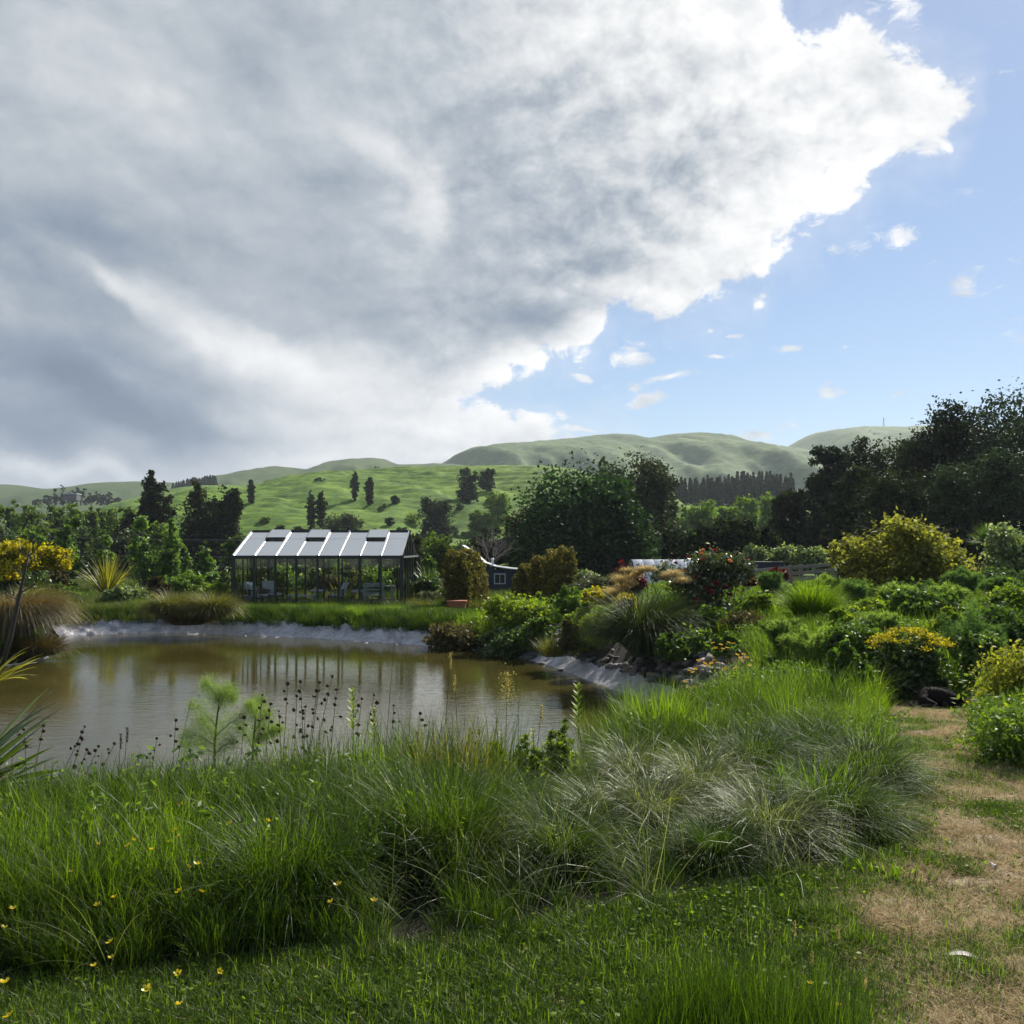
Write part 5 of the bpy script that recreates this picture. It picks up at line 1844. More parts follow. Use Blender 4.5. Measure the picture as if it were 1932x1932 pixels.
# ------------------------------------------------------------------ garden shrubs, middle distance
BU = [  # name, label, px, ytop, ybase, w, Y, n, leaf_px, mat, kind, cat
    ('hebe', 'round pale-tipped low shrub before the big flax', 238, 1103, 1140, 94, 36, 5200, 3.6, M_WHITEG, 'dome', 'shrub'),
    ('lime_shrub', 'low lime green shrub at the left corner of the glasshouse', 409, 1098, 1132, 60, 37, 3200, 3.8, M_LIME, 'dome', 'shrub'),
    ('dry_shrub', 'brownish twiggy shrub right of the big flax', 300, 1085, 1135, 66, 38, 4200, 3.6, M_BROWNB, 'ragged', 'shrub'),
    ('green_shrub', 'low dark green shrub between the two left flaxes', 118, 1100, 1130, 56, 37, 2600, 3.8, M_SHRUB, 'dome', 'shrub'),
    ('green_shrub', 'mid green shrubbery between sapling and glasshouse', 350, 1075, 1135, 90, 42, 5200, 3.8, M_SHRUB, 'dome', 'shrub'),
    ('dark_shrub', 'dark shrub beneath the yellow blossom at the left edge', 30, 1050, 1125, 120, 36, 6000, 4, M_DSHRUB, 'dome', 'shrub'),
    ('dry_shrub', 'rusty brown shrub right of the yellow blossom', 110, 1068, 1115, 70, 38, 3500, 3.6, M_BROWNB, 'ragged', 'shrub'),
    ('grey_shrub', 'pale flecked shrub touching the left end of the glasshouse', 425, 1070, 1120, 34, 40, 2200, 3.6, M_WHITEG, 'ragged', 'shrub'),
    ('dark_shrub', 'dark bushy shrub right of the glasshouse door', 808, 1083, 1130, 60, 38.5, 5200, 3.8, M_DSHRUB, 'dome', 'shrub'),
    ('grey_shrub', 'low blue-grey shrub below the dark bush by the glasshouse', 812, 1112, 1150, 56, 36, 3600, 3.6, M_GREYB, 'dome', 'shrub'),
    ('grey_shrub', 'grey-leaved shrub left of the red maple', 1120, 1085, 1125, 96, 33, 5200, 3.6, M_GREYB, 'dome', 'shrub'),
    ('green_shrub', 'blue-green shrub behind the grey-leaved shrub', 1105, 1075, 1115, 60, 36, 3000, 3.6, M_WHITEG, 'dome', 'shrub'),
    ('red_maple', 'small wine red maple left of the arched shelter', 1190, 1063, 1122, 66, 32, 5200, 3.6, M_RED, 'round', 'tree'),
    ('red_plant', 'dark red bushy plant in front of the timber fence', 1470, 1070, 1094, 42, 27, 1800, 4, M_RED, 'dome', 'shrub'),
    ('red_plant', 'small dark red plant at the left end of the timber fence', 1412, 1082, 1105, 36, 26, 1300, 4, M_RED, 'dome', 'shrub'),
    ('pale_bush', 'pale-leaved rounded bush behind the fence, leftmost', 1428, 1022, 1078, 58, 42, 4200, 3.8, M_WHITEG, 'dome', 'shrub'),
    ('pale_bush', 'pale-leaved rounded bush behind the fence, middle and widest', 1482, 1027, 1080, 76, 41, 5600, 3.8, M_WHITEG, 'dome', 'shrub'),
    ('pale_bush', 'pale-leaved rounded bush behind the right end of the fence', 1542, 1030, 1082, 62, 40, 4600, 3.8, M_WHITEG, 'dome', 'shrub'),
    ('pale_bush', 'large pale-leaved bush at the right edge of the garden', 1910, 992, 1095, 112, 29, 13000, 4.0, M_WHITEG, 'round', 'shrub'),
    ('lime_shrub', 'yellow-green shrub overhanging the pond bank, broad and bright', 975, 1118, 1208, 136, 26.5, 15000, 4.2, M_LIME, 'dome', 'shrub'),
    ('lime_shrub', 'upright lime shrub sprig behind the bright pond shrub', 1030, 1105, 1180, 56, 28, 4600, 4.2, M_LIME, 'upright', 'shrub'),
    ('bank_creeper', 'dark trailing plant hanging down the bank at the end of the liner', 862, 1172, 1230, 130, 27.3, 9000, 3.6, M_BROWNB, 'dome', 'creeper'),
    ('bank_creeper', 'dark green trailing plant hanging to the water under the lime shrub', 965, 1180, 1236, 130, 25.4, 9000, 3.8, M_DSHRUB, 'dome', 'creeper'),
    ('olive_shrub', 'fine-leaved yellowish shrub with upright twigs above the stones', 1098, 1122, 1236, 92, 22.5, 12000, 3.8, M_LIME, 'upright', 'shrub'),
    ('dry_shrub', 'tan dry stems standing in front of the yellowish shrub', 1075, 1160, 1236, 50, 22, 3600, 3.8, M_BROWNB, 'upright', 'shrub'),
    ('yellow_shrub', 'yellow flowering shrub left of the tan plumes', 1130, 1106, 1140, 78, 25, 3600, 3.6, M_YELF, 'dome', 'shrub'),
    ('yellow_shrub', 'small yellow flowering shrub under the tan plumes', 1180, 1118, 1148, 44, 23, 1700, 3.6, M_YELF, 'dome', 'shrub'),
    ('green_shrub', 'leafy green plant at the right foot of the dark pampas clump', 1268, 1185, 1250, 70, 17.8, 5000, 4.6, M_SHRUB, 'upright', 'plant'),
    ('green_shrub', 'green leafy growth below the roses', 1340, 1140, 1200, 110, 19.5, 7500, 4.2, M_SHRUB, 'dome', 'plant'),
    ('dry_shrub', 'grey-brown twiggy undergrowth right of the roses', 1408, 1150, 1196, 96, 18.5, 6000, 3.6, M_BROWNB, 'dome', 'shrub'),
    ('leafy_plant', 'narrow-leaved bushy plant left of the yellow-topped shrub', 1598, 1200, 1335, 118, 11.8, 10000, 6.5, M_SHRUB, 'upright', 'plant'),
    ('leafy_plant', 'dense green plant behind the narrow-leaved one', 1610, 1165, 1260, 120, 13.5, 8000, 5.5, M_SHRUB, 'dome', 'plant'),
    ('golden_bush', 'rounded golden-tipped bush at the right edge above the yellow flowers', 1922, 1200, 1375, 150, 9.4, 24000, 4.6, M_GOLDB, 'dome', 'shrub'),
    ('green_shrub', 'low leafy green plants below the fence, left part', 1500, 1098, 1130, 140, 25, 5000, 4.4, M_SHRUB, 'dome', 'plant'),
    ('green_shrub', 'low leafy green plants under the bronze-leaved tree', 1730, 1090, 1140, 180, 24, 9000, 4.4, M_SHRUB, 'dome', 'plant'),
    ('green_shrub', 'glinting leafy plants right of the bright grass fountain', 1745, 1110, 1160, 150, 19, 8000, 4.8, M_SHRUB, 'dome', 'plant'),
    ('dark_shrub', 'dark shadowed shrub under the large pale bush', 1885, 1070, 1110, 120, 27, 6000, 4, M_DSHRUB, 'dome', 'shrub'),
    ('green_shrub', 'rank green weeds near the right edge behind the golden bush', 1900, 1130, 1240, 120, 15, 8000, 5, M_SHRUB, 'dome', 'plant'),
    ('sprout_clump', 'single lime green leafy clump at the right corner of the glasshouse', 768, 1143, 1165, 34, 33, 1200, 4.5, M_LIME, 'dome', 'plant'),
]
for i, (nm, lb, px, yt, yb, w, Y, n, lf, mt, kd, ct) in enumerate(BU):
    bush(nm, lb, px, yt, yb, w, Y, int(n * .95), lf * 1.1, mt, 420 + i, kd, cat=ct, shell=.5, clump=.2)
# shrubs seen through the glass
rb = random.Random(12)
names = ['left end', 'second bay', 'third bay', 'fourth bay', 'fifth bay', 'sixth bay', 'seventh bay', 'right end']
for i in range(8):
    px = 452 + i * 43
    mt = [M_SHRUB, M_BROWNB, M_SHRUB, M_WHITEG, M_BROWNB, M_GREYB, M_SHRUB, M_DSHRUB][i]
    bush('back_shrub', ['mid green', 'reddish brown', 'soft green', 'pale grey-green', 'rust brown', 'grey', 'olive green', 'dark green'][i] + ' shrub through the glass at the ' + names[i], px, 1066 + rb.uniform(-10, 14), 1135, 66, 43.5 + rb.uniform(-1, 1), 4500, 3.6, mt,
         470 + i, ['dome', 'ragged'][i % 2], 'shrubs behind the glasshouse', shell=.5)
bush('back_shrub', 'green shrub right of the glasshouse behind the flax', 800, 1055, 1135, 70, 44, 5000, 3.8, M_SHRUB, 480, 'ragged', shell=.5)
# bronze-green tree
bt_ = tree('bronze_tree', 'yellow-green and bronze leaved many-stemmed small tree before the dark wood', 'upright', 1700, 945, 1122, 262, 27, 11000, 8.5, M_BRONZE, M_BARK, 505, cat='tree', shell=.45, clump=.26, nl=26)
rng = np.random.default_rng(77)
mb = MB()
Vs = []
for i in range(46):   # long leafy shoots standing out of the crown
    a = rng.uniform(-1.15, 1.15)
    t = rng.uniform(.6, 1.0)
    hgt = 3.05 - 1.3 * abs(a) ** 1.6
    tip = Vector((a * 1.85, rng.normal(0, .5), hgt * t * rng.uniform(.8, 1.0)))
    b0 = Vector((a * .9, tip.y * .4, .6))
    mb.tube([Vector((a * .2, 0, 0)), b0, tip], [.02, .012, .003], 4, False)
    for k in range(26):
        s = rng.uniform(0, 1)
        Vs.append(tuple(b0.lerp(tip, s) + Vector(rng.normal(0, .045, 3))))
V, Q, T = cards_np(np.array(Vs), .075, rng, asp=1.5)
obj('leafy_shoots', mesh_np('leafy_shoots', V, Q, M_BRONZE, T), bt_)
mb.build('shoots', M_BARK, bt_)

rx = random.Random(77)
EX = [(1085, 1100, 1160, 90, 27, M_SHRUB, 'soft green shrub between lime shrub and grey shrub'), (1425, 1118, 1175, 70, 20, M_LIME, 'sunlit yellow-green shrub right of the roses'), (1580, 1150, 1210, 90, 17, M_LIME, 'sunlit green plant mass right of the fennel mounds'),
      (1650, 1120, 1165, 110, 20, M_LIME, 'sunlit low plants behind the yellow-topped shrub'), (1850, 1180, 1290, 80, 12.5, M_SHRUB, 'green plant squeezed between dark fennel and golden bush'), (1460, 1230, 1300, 90, 14, M_SHRUB, 'leafy green weeds in front of the fennel mounds'),
      (1530, 1270, 1350, 90, 12.2, M_LIME, 'light green weeds left of the narrow-leaved plant'), (1660, 1290, 1345, 60, 12.1, M_LIME, 'light green leafy shoots at the left foot of the yellow-topped shrub'), (1770, 1270, 1320, 60, 12.6, M_DSHRUB, 'dark low growth right above the sleeping dog'),
      (1380, 1190, 1250, 90, 17, M_SHRUB, 'green plant mass behind the daisies'), (1315, 1180, 1245, 80, 18.5, M_SHRUB, 'dark leafy plant left above the daisies'),
      (1440, 1170, 1215, 70, 18, M_BROWNB, 'dry grey stems behind the left fennel mound'), (1790, 1140, 1200, 80, 16.5, M_LIME, 'sunlit green plant left of the big dark fennel'), (1905, 1100, 1170, 80, 18.5, M_LIME, 'sunlit green plant mass at the right edge'),
      (1010, 1165, 1225, 90, 24.6, M_SHRUB, 'green shrub at the left end of the stone bank')]
for i, (px, yt, yb, w, Y, mt, lb) in enumerate(EX):
    bush('bed_shrub', lb, px, yt, yb, w, Y, 4600, 5.2, mt, 560 + i, ['upright', 'dome', 'ragged'][i % 3], None, 'plant', asp=2.2, shell=.45, clump=.24)

# yellow-topped shrub by the sleeping dog
ys_ = empty('euphorbia', at(1712, 1325, 12.8))
rng = np.random.default_rng(91)
B = blob_set('dome', .95, 1.0, rng)
P, t = cloud_pts(B, 14000, rng, .2, 20, .5)
P[:, 2] = np.maximum(P[:, 2] + .05, .02)
V, Q, T = cards_np(P, .034, rng, asp=2.2, tint=t)
obj('foliage', mesh_np('foliage', V, Q, M_DSHRUB, T), ys_)
K = rng.uniform(-1, 1, (60, 2))
hd = []
for kx, ky in K:
    r = math.hypot(kx, ky)
    if r > 1:
        continue
    c = np.array([kx * .52 + .02, ky * .48, 1.0 - .22 * r * r])
    hd.append(c + rng.normal(0, 1, (70, 3)) * np.array([.05, .05, .016]))
hd = np.concatenate(hd)
V, Q, T = cards_np(hd, .022, rng, asp=1.2)
obj('flower_heads', mesh_np('flower_heads', V, Q, M_YELF, T), ys_)
tag(ys_, 'dark leafy shrub with a flat yellow flowering top behind the sleeping dog', 'flowering shrub')
# yellow blossom at the left edge
for i, (px, yt, yb, w, lb) in enumerate([(22, 1018, 1066, 110, 'bright yellow blossoming bush at the left edge, larger mass'), (95, 1026, 1064, 80, 'bright yellow blossoming bush right of the larger yellow mass'), (10, 1050, 1085, 50, 'low yellow blossom at the left edge')]):
    bush('yellow_blossom_bush', lb, px, yt, yb + 10, w, 33 + i, 6500, 4.2, M_YELF, 515 + i, 'dome', 'yellow blossoming bushes at the left', 'flowering shrub', stems=M_BARK, shell=.5)

# fennels
FE = [(1478, 1150, 1245, 112, 15.0, M_FENNEL, 'feathery fennel mound in the middle of the right bed, left one'), (1530, 1165, 1272, 118, 14.0, M_FENNEL, 'feathery fennel mound in front of the left mound'),
      (1450, 1074, 1125, 62, 24, M_FENND, 'feathery fennel below the red plant and fence'), (1612, 1086, 1148, 58, 22.5, M_FENND, 'dark fennel right of the bright grass fountain'),
      (1832, 1132, 1275, 160, 13.8, M_FENND, 'big dark feathery fennel behind the golden bush'), (1815, 1072, 1125, 84, 24, M_FENND, 'dark fennel below the bronze tree, right side'),
      (1890, 1085, 1135, 84, 22, M_FENND, 'dark fennel below the large pale bush'), (1135, 1140, 1225, 92, 21.5, M_FENNY, 'soft yellow-green feathery plant left of the dark pampas clump'),
      (1690, 1100, 1145, 84, 21.5, M_FENNEL, 'fennel between the bright grass fountain and bronze tree'), (1660, 1150, 1200, 90, 16.5, M_FENNEL, 'light fennel just behind the yellow-topped shrub'),
      (1790, 1100, 1150, 80, 20, M_FENNEL, 'fennel in the bed left of the dark ones'), (1560, 1085, 1120, 60, 26, M_FENNEL, 'small fennel at the right post of the fence')]
for i, (px, yt, yb, w, Y, mt, lb) in enumerate(FE):
    fennel('fennel', lb, px, yt, yb, w, Y, mt, 530 + i, stems=20, plumes=14, fil=42, fl=.125 * Y / 16, fw=.0056 * Y / 10)

# flax and grass clumps, middle distance
flax('gold_flax', 'large gold-striped flax with upright sword leaves left of the saplings', at(200, 1122, 37) + Vector((0, 0, -.1)), M_GOLDP, 601, 95, (1.1, 1.85), .075, (.02, .85), (.05, .8), 'striped flax plants', margin=1.0)
flax('gold_flax', 'small gold-striped flax left of the large one', at(107, 1138, 35), M_GOLDP, 602, 34, (.5, .95), .055, (.1, 1.0), (.1, .9), 'striped flax plants')
flax('gold_flax', 'dark green flax below the yellow blossom', at(75, 1120, 36), M_FLAX, 603, 34, (.5, .95), .045, (.1, 1.0), (.1, .9), 'striped flax plants', margin=.5)
flax('gold_flax', 'tall golden flax behind the glasshouse at the sixth bay', at(686, 1130, 43.5), M_GOLDP, 604, 46, (1.0, 1.8), .06, (.05, .8), (.1, 1.1), 'striped flax plants')
flax('gold_flax', 'brown-tipped golden flax behind the glasshouse at the fourth bay', at(640, 1132, 43), M_GOLDP, 605, 34, (.7, 1.3), .05, (.05, .8), (.1, 1.1), 'striped flax plants')
flax('gold_flax', 'grey-green flax with bright edges right of the glasshouse', at(806, 1110, 40), M_FLAX, 606, 46, (.7, 1.3), .06, (.05, .95), (.1, 1.2), 'striped flax plants')
ct_ = empty('cabbage_tree', at(1861, 1090, 33))
MB().tube([(0, 0, -.3), (0.03, 0, .7), (0, 0, 1.25)], [.1, .08, .07], 8).build('trunk', M_BARK, ct_, smooth=True)
V, Q, T = blades_np(330, np.random.default_rng(5), (.5, .85), .035, .04, (.0, 1.6), (0, .5), 3, tint=(.2, .8))
V[:, 2] += 1.2
obj('leaves', mesh_np('leaves', V, Q, M_SHRUB, T), ct_)
tag(ct_, 'spiky-headed cabbage tree right of the bronze-leaved tree', 'tree')
clump('brown_tussock', 'brown and pale drooping grass below the cabbage tree', 1842, 1098, 28, M_PALE, 611, 260, (.4, .8), .02, .1, (.1, 1.2), (.4, 1.5), 4)
clump('bright_grass_fountain', 'tall bright green arching grass clump in the middle of the right bed', 1532, 1172, 19, M_BRIGHT, 612, 1700, (.6, 1.0), .018, .25, (.0, .75), (.2, 1.3), 5, cat='grass clump')
clump('pampas_clump', 'big dark green drooping pampas clump beneath the tan plumes', 1212, 1238, 19.4, M_PAMPAS, 613, 4200, (1.15, 1.9), .013, .22, (.0, .75), (1.0, 2.4), 8, cat='grass clump')
clump('pampas_clump', 'dark upright grass clump right behind the tan plumes', 1258, 1180, 20.5, M_SHRUB, 614, 1600, (.5, .95), .013, .25, (.0, .7), (.3, 1.5), 6, cat='grass clump')
clump('brown_tussock', 'left brown tussock of the pair hanging over the far liner', 322, 1168, 31.2, M_OLIVET, 615, 2800, (.8, 1.35), .018, .3, (.0, .8), (.9, 2.4), 6, 'tussocks hanging over the far liner')
clump('brown_tussock', 'right brown tussock of the pair hanging over the far liner', 402, 1168, 30.8, M_OLIVET, 616, 2800, (.8, 1.3), .018, .3, (.0, .8), (.9, 2.4), 6, 'tussocks hanging over the far liner')
clump('brown_tussock', 'brown tussock skirt between the tussock pair and the liner', 355, 1178, 30.9, M_BROWNT, 617, 1600, (.5, .8), .016, .5, (.2, 1.2), (.6, 2.0), 6, 'tussocks hanging over the far liner')
clump('big_brown_tussock', 'huge brown weeping tussock at the left edge over the water', 26, 1212, 24.9, M_BROWNT, 618, 6500, (1.4, 2.4), .017, .3, (.0, .42), (1.7, 2.9), 8)
clump('big_brown_tussock', 'olive upper mass of weeping tussock behind the huge one', 70, 1150, 28.0, M_OLIVET, 619, 2600, (.6, 1.0), .016, .4, (.0, 1.0), (.6, 1.9), 6)
clump('big_brown_tussock', 'low brown skirt of grass at the waterline under the huge tussock', 60, 1236, 24.4, M_BROWNT, 621, 2600, (.5, .9), .014, .6, (.1, 1.0), (.8, 2.0), 6, deep=.8)
clump('rush_clump', 'dark rushes at the pond edge below the tan stems', 1045, 1238, 22.3, M_OLIVET, 620, 500, (.3, .6), .012, .3, (.0, .7), (.1, .9), 4, cat='rushes')
# tan plumes
rng = np.random.default_rng(31)
PL = [(1185, 1082, 15), (1172, 1098, 22), (1160, 1122, 22), (1196, 1092, 16), (1211, 1080, 15), (1222, 1078, 14), (1204, 1086, 12), (1230, 1080, 10), (1259, 1092, 16), (1272, 1087, 18), (1287, 1100, 16), (1178, 1110, 15), (1190, 1105, 14)]
wh = ['topmost left', 'large drooping left', 'lowest left', 'between the left ones', 'upright in the middle', 'tallest upright', 'slender middle', 'thin right of the tallest', 'left of the right trio', 'middle of the right trio', 'right of the right trio', 'small low', 'second small low']
for i, (px, py, r) in enumerate(PL):
    Y = 19.5 + .1 * (i % 4)
    py -= 5
    o = empty('tan_plume', at(px, 1190, Y))
    ov = Vector(o.location)
    tipz = at(px, py, Y).z - ov.z
    MB().tube([(0, 0, 0), (0, 0, tipz * .6), (.01, 0, tipz)], [.006, .005, .003], 4, False).build('stem', M_SEEDST, o)
    V, Q, T = blades_np(520, rng, (r * .010, r * .021), .006, .03, (-.1, .5), (1.9, 2.9), 5)
    V[:, 2] += tipz - r * .005
    obj('plume', mesh_np('plume', V, Q, M_PLUME, T), o)
    tag(o, 'fluffy tan drooping grass plume above the dark pampas, ' + wh[i] + ' one', 'grass plume', 'tan plumes of the pampas clump')

# roses
ro = empty('rose_bush', at(1335, 1190, 20.8))
rv_ = Vector(ro.location)
bl = []
for px, py, w, h in [(1290, 1095, 60, 70), (1335, 1080, 80, 90), (1375, 1085, 60, 80), (1320, 1120, 80, 80), (1355, 1150, 60, 60), (1250, 1080, 40, 40), (1405, 1075, 40, 40), (1330, 1060, 50, 40), (1375, 1060, 50, 40), (1300, 1150, 50, 50)]:
    c = at(px, py, 20.8) - rv_
    bl.append((c.x, c.y, c.z, w / F * 20.8 / 2, .45, h / F * 20.8 / 2))
P, t = cloud_pts(bl, 11000, rng, .24, 12, .35)
V, Q, T = cards_np(P, .055, rng, asp=1.5, tint=t)
M_ROSEL = leaf_mat('rose_leaf', (.018, .030, .012), (.040, .062, .022), (.13, .13, .06), .35, .24, .28)
obj('foliage', mesh_np('foliage', V, Q, M_ROSEL, T), ro)
mb = MB()
for i in range(26):
    b = bl[i % len(bl)]
    p = Vector((b[0] + rng.normal(0, .15), b[1], b[2] + b[5] * rng.uniform(.6, 1.3)))
    mb.tube([(p.x * .6, 0, -.2), (p.x * .8, 0, p.z * .6), p], [.012, .009, .003], 4, False)
mb.build('stems', M_STEM, ro)


def bloom_mesh(name, mat, r=1.0):
    V, Q = [], []
    for ring, (n_, rr, zz, tilt) in enumerate([(3, .35, .45, .2), (4, .65, .3, .55), (5, .95, .05, .9)]):
        for k in range(n_):
            a = 6.283 * k / n_ + ring
            c = Vector((math.cos(a), math.sin(a), 0))
            s = Vector((-math.sin(a), math.cos(a), 0))
            b = len(V)
            w = rr * .8
            V += [c * rr * .15 - s * w * .3 + Vector((0, 0, -.2)), c * rr * .15 + s * w * .3 + Vector((0, 0, -.2)), c * rr + s * w + Vector((0, 0, zz)), c * rr - s * w + Vector((0, 0, zz)),
                  c * rr * (1.0 + tilt * .2) + s * w * .5 + Vector((0, 0, zz + .3)), c * rr * (1.0 + tilt * .2) - s * w * .5 + Vector((0, 0, zz + .3))]
            Q += [(b, b + 1, b + 2, b + 3), (b + 3, b + 2, b + 4, b + 5)]
    V = np.array([tuple(v) for v in V]) * r
    return mesh_np(name, V, np.array(Q), mat, np.random.default_rng(1).uniform(.2, 1, len(V)), smooth=True)


RM, OM = bloom_mesh('rose_blossom', M_ROSE), bloom_mesh('rose_blossom', M_ORANGE)
for px, py, r, m_ in [(1298, 1052, 5, 0), (1326, 1038, 5, 1), (1349, 1038, 6, 0), (1340, 1116, 7, 0), (1369, 1108, 7, 0), (1313, 1089, 6, 0), (1350, 1100, 6, 0), (1334, 1110, 5, 0), (1378, 1122, 5, 0), (1315, 1133, 6, 0), (1314, 1150, 6, 0),
                      (1290, 1077, 5, 0), (1327, 1055, 5, 0), (1377, 1058, 5, 1), (1410, 1055, 5, 0), (1289, 1095, 4, 0), (1323, 1045, 5, 1), (1268, 1058, 4, 0), (1275, 1062, 4, 0), (1300, 1100, 4, 0)]:
    o = obj('rose_blossom', OM if m_ else RM, ro)
    o.location = at(px, py, 20.2) - rv_
    s = r / F * 20.2 * .8
    o.scale = (s, s, s * .8)
    o.rotation_euler = (rng.uniform(.3, 1.0), rng.uniform(-.4, .4), rng.uniform(0, 6))
    if m_:
        o['label'] = 'orange rose blossom'
tag(ro, 'tall sprawling rose bush with red blossoms in front of the arched shelter', 'rose bush')

# yellow daisies beside the liner end
dm_v, dm_q = [], []
for k in range(13):
    a = 6.283 * k / 13
    c, s = Vector((math.cos(a), math.sin(a), 0)), Vector((-math.sin(a), math.cos(a), 0))
    b = len(dm_v)
    dm_v += [c * .2 - s * .1, c * .2 + s * .1, c * .95 + s * .16 + Vector((0, 0, .12)), c * .95 - s * .16 + Vector((0, 0, .12))]
    dm_q.append((b, b + 1, b + 2, b + 3))
DAISY = mesh_np('petals', np.array([tuple(v) for v in dm_v]), np.array(dm_q), leaf_mat('daisy_petal', (.42, .25, .004), (.46, .28, .006), (.48, .32, .01), .3, .02, .5, (1.2, 1, .4), rnd=.1), np.full(len(dm_v), .8))
CENT = MB().lathe([(.05, -.05), (.28, .02), (.2, .14), (.02, .17)], n=8).mesh('disc', pbr('daisy_disc', (.45, .2, .02), .8))
DP = [(1345, 1213), (1360, 1216), (1375, 1212), (1350, 1222), (1364, 1224), (1384, 1214), (1391, 1235), (1403, 1234), (1410, 1240), (1397, 1241), (1318, 1246), (1330, 1251), (1342, 1251), (1355, 1250), (1348, 1246), (1300, 1265), (1312, 1262), (1307, 1268), (1299, 1297),
      (1311, 1296), (1290, 1310), (1280, 1314), (1303, 1309), (1292, 1286), (1372, 1222), (1336, 1256), (1400, 1246), (1387, 1260), (1366, 1262), (1415, 1255)]
for i, (px, py) in enumerate(DP):
    Y = 12.6 + (1300 - py) * .012 + .15 * (i % 3)
    P_ = at(px, py, Y)
    gz_ = gz(P_.x, Y)
    o = empty('yellow_daisy', (P_.x, Y, gz_))
    h = max(.15, P_.z - gz_)
    MB().tube([(0, 0, 0), (.01, 0, h * .6), (0, 0, h)], [.004, .003, .003], 4, False).build('stem', M_STEM, o)
    for nm, me in (('petals', DAISY), ('disc', CENT)):
        c = obj(nm, me, o, (0, 0, h))
        c.scale = (.034, .034, .034)
        c.rotation_euler = (rng.uniform(0, .6), rng.uniform(-.3, .3), 0)
    tag(o, 'golden yellow daisy beyond the end of the pond liner', 'daisy', 'golden daisies beyond the liner end')
for i, (px, yb, Y, lb) in enumerate([(1300, 1330, 12.9, 'dry brownish grass under the left daisies'), (1350, 1300, 13.6, 'dry brownish grass between the daisy groups'), (1395, 1290, 13.2, 'dry brownish grass right of the daisies'), (1345, 1345, 12.2, 'low dry grass in front of the daisies'),
                                     (1262, 1300, 14.5, 'dry grass at the right tip of the liner'), (1420, 1250, 15, 'dry grass behind the right daisies')]):
    clump('dry_tussock', lb, px, None, Y, M_OLIVET if i % 2 else M_PALE, 640 + i, 520, (.3, .55), .006, .3, (.0, .8), (.3, 1.5), 5, 'dry grass clumps around the daisies', cat='grass clump')

# river stones along the inner bank
rngs = np.random.default_rng(12)


def stone_mesh(seed):
    r_ = np.random.default_rng(seed)
    import bmesh
    bm = bmesh.new()
    bmesh.ops.create_icosphere(bm, subdivisions=2, radius=1)
    k = r_.uniform(-1, 1, (5, 3))
    for v in bm.verts:
        d = 1 + .16 * math.sin(v.co.dot(Vector(k[0])) * 3 + seed) + .12 * math.sin(v.co.dot(Vector(k[1])) * 5)
        v.co *= d
        v.co.z *= .62
        v.co.y *= .8
    me = bpy.data.meshes.new('river_stone')
    bm.to_mesh(me)
    bm.free()
    me.polygons.foreach_set('use_smooth', [True] * len(me.polygons))
    return me


M_STONES = [pbr('stone_%s' % nm, c, .75, var=.3, scale=2.2, bump=.5, bscale=6) for nm, c in (('grey', (.16, .145, .135)), ('dark', (.065, .060, .058)), ('tan', (.23, .18, .14)))]
ST = []
for s in range(6):
    me = stone_mesh(s)
    me.materials.append(M_STONES[s % 3])
    ST.append(me)
i_s = [k for k in range(len(PD)) if PD[k][0] > -1.0 and 15.8 < PD[k][1] < 26.2]
for i in range(270):
    k = i_s[int(rngs.integers(0, len(i_s) - 1))]
    nrm = outward(PD, k)
    tt = rngs.uniform(0, 1)
    c = PD[k] * (1 - tt) + PD[(k + 1) % len(PD)] * tt
    up = .78 + 1.9 * rngs.uniform(0, 1) ** 1.5 + (.0 if c[1] > 18 else .15)
    x, Y = c[0] + nrm[0] * up, c[1] + nrm[1] * up
    r = rngs.uniform(.05, .13) * (1.35 if i % 9 == 0 else 1)
    o = obj('river_stone', ST[i % 6])
    o.location = (x, Y, gz(x, Y) + r * .25)
    o.scale = (r * rngs.uniform(.9, 1.5), r, r)
    o.rotation_euler = (rngs.normal(0, .25), rngs.normal(0, .25), rngs.uniform(0, 6))
    tag(o, 'rounded stone in the bank of stones above the pale liner', 'stone', 'river stones banked above the liner')
for px, py, Y, r, lb in [(1168, 1288, 18.2, .085, 'lone dark stone resting on the pale liner'), (1080, 1290, 20.2, .10, 'dark stone poking out of the water near the liner'), (1003, 1233, 24.4, .15, 'dark round stone at the upper left end of the pale liner'),
                         (1020, 1243, 23.5, .11, 'small stone lying on the liner edge by the water'), (1058, 1256, 22.3, .07, 'pale small stone at the waterline')]:
    o = obj('lone_stone', ST[1])
    o.location = (hx(px, Y), Y, max(gz(hx(px, Y), Y) + r * .5, ZW))
    o.scale = (r * 1.1, r, r)
    tag(o, lb, 'stone')

relabel([o for o in bpy.data.objects if o.name.split('.')[0] == 'yellow_daisy'], 'golden yellow daisy from the left beyond the liner end')
relabel([o for o in bpy.data.objects if o.name.split('.')[0] == 'tan_plume'], 'fluffy tan drooping plume from the left above the dark pampas')

# ------------------------------------------------------------------ uncountable grass
rg = np.random.default_rng(2024)


def rnd_area(n, x0, x1, y0, y1, cond, near=False):
    out = []
    tot = 0
    while tot < n:
        x = rg.uniform(x0, x1, n * 2)
        y = rg.uniform(y0, y1, n * 2)
        k = cond(x, y)
        out.append(np.stack([x[k], y[k]], 1))
        tot += int(k.sum())
        if k.sum() == 0:
            break
    P = np.concatenate(out)[:n]
    return P


def drop(P, dz=-.015):
    z = ground(P[:, 0], P[:, 1]) + dz
    return np.column_stack([P, z])


def sdp(x, y):
    s = np.full(x.shape, 50.)
    k = (x > -30) & (x < 12) & (y > 4) & (y < 40)
    if k.any():
        s[k] = sd_poly(x[k], y[k], PD)
    return s


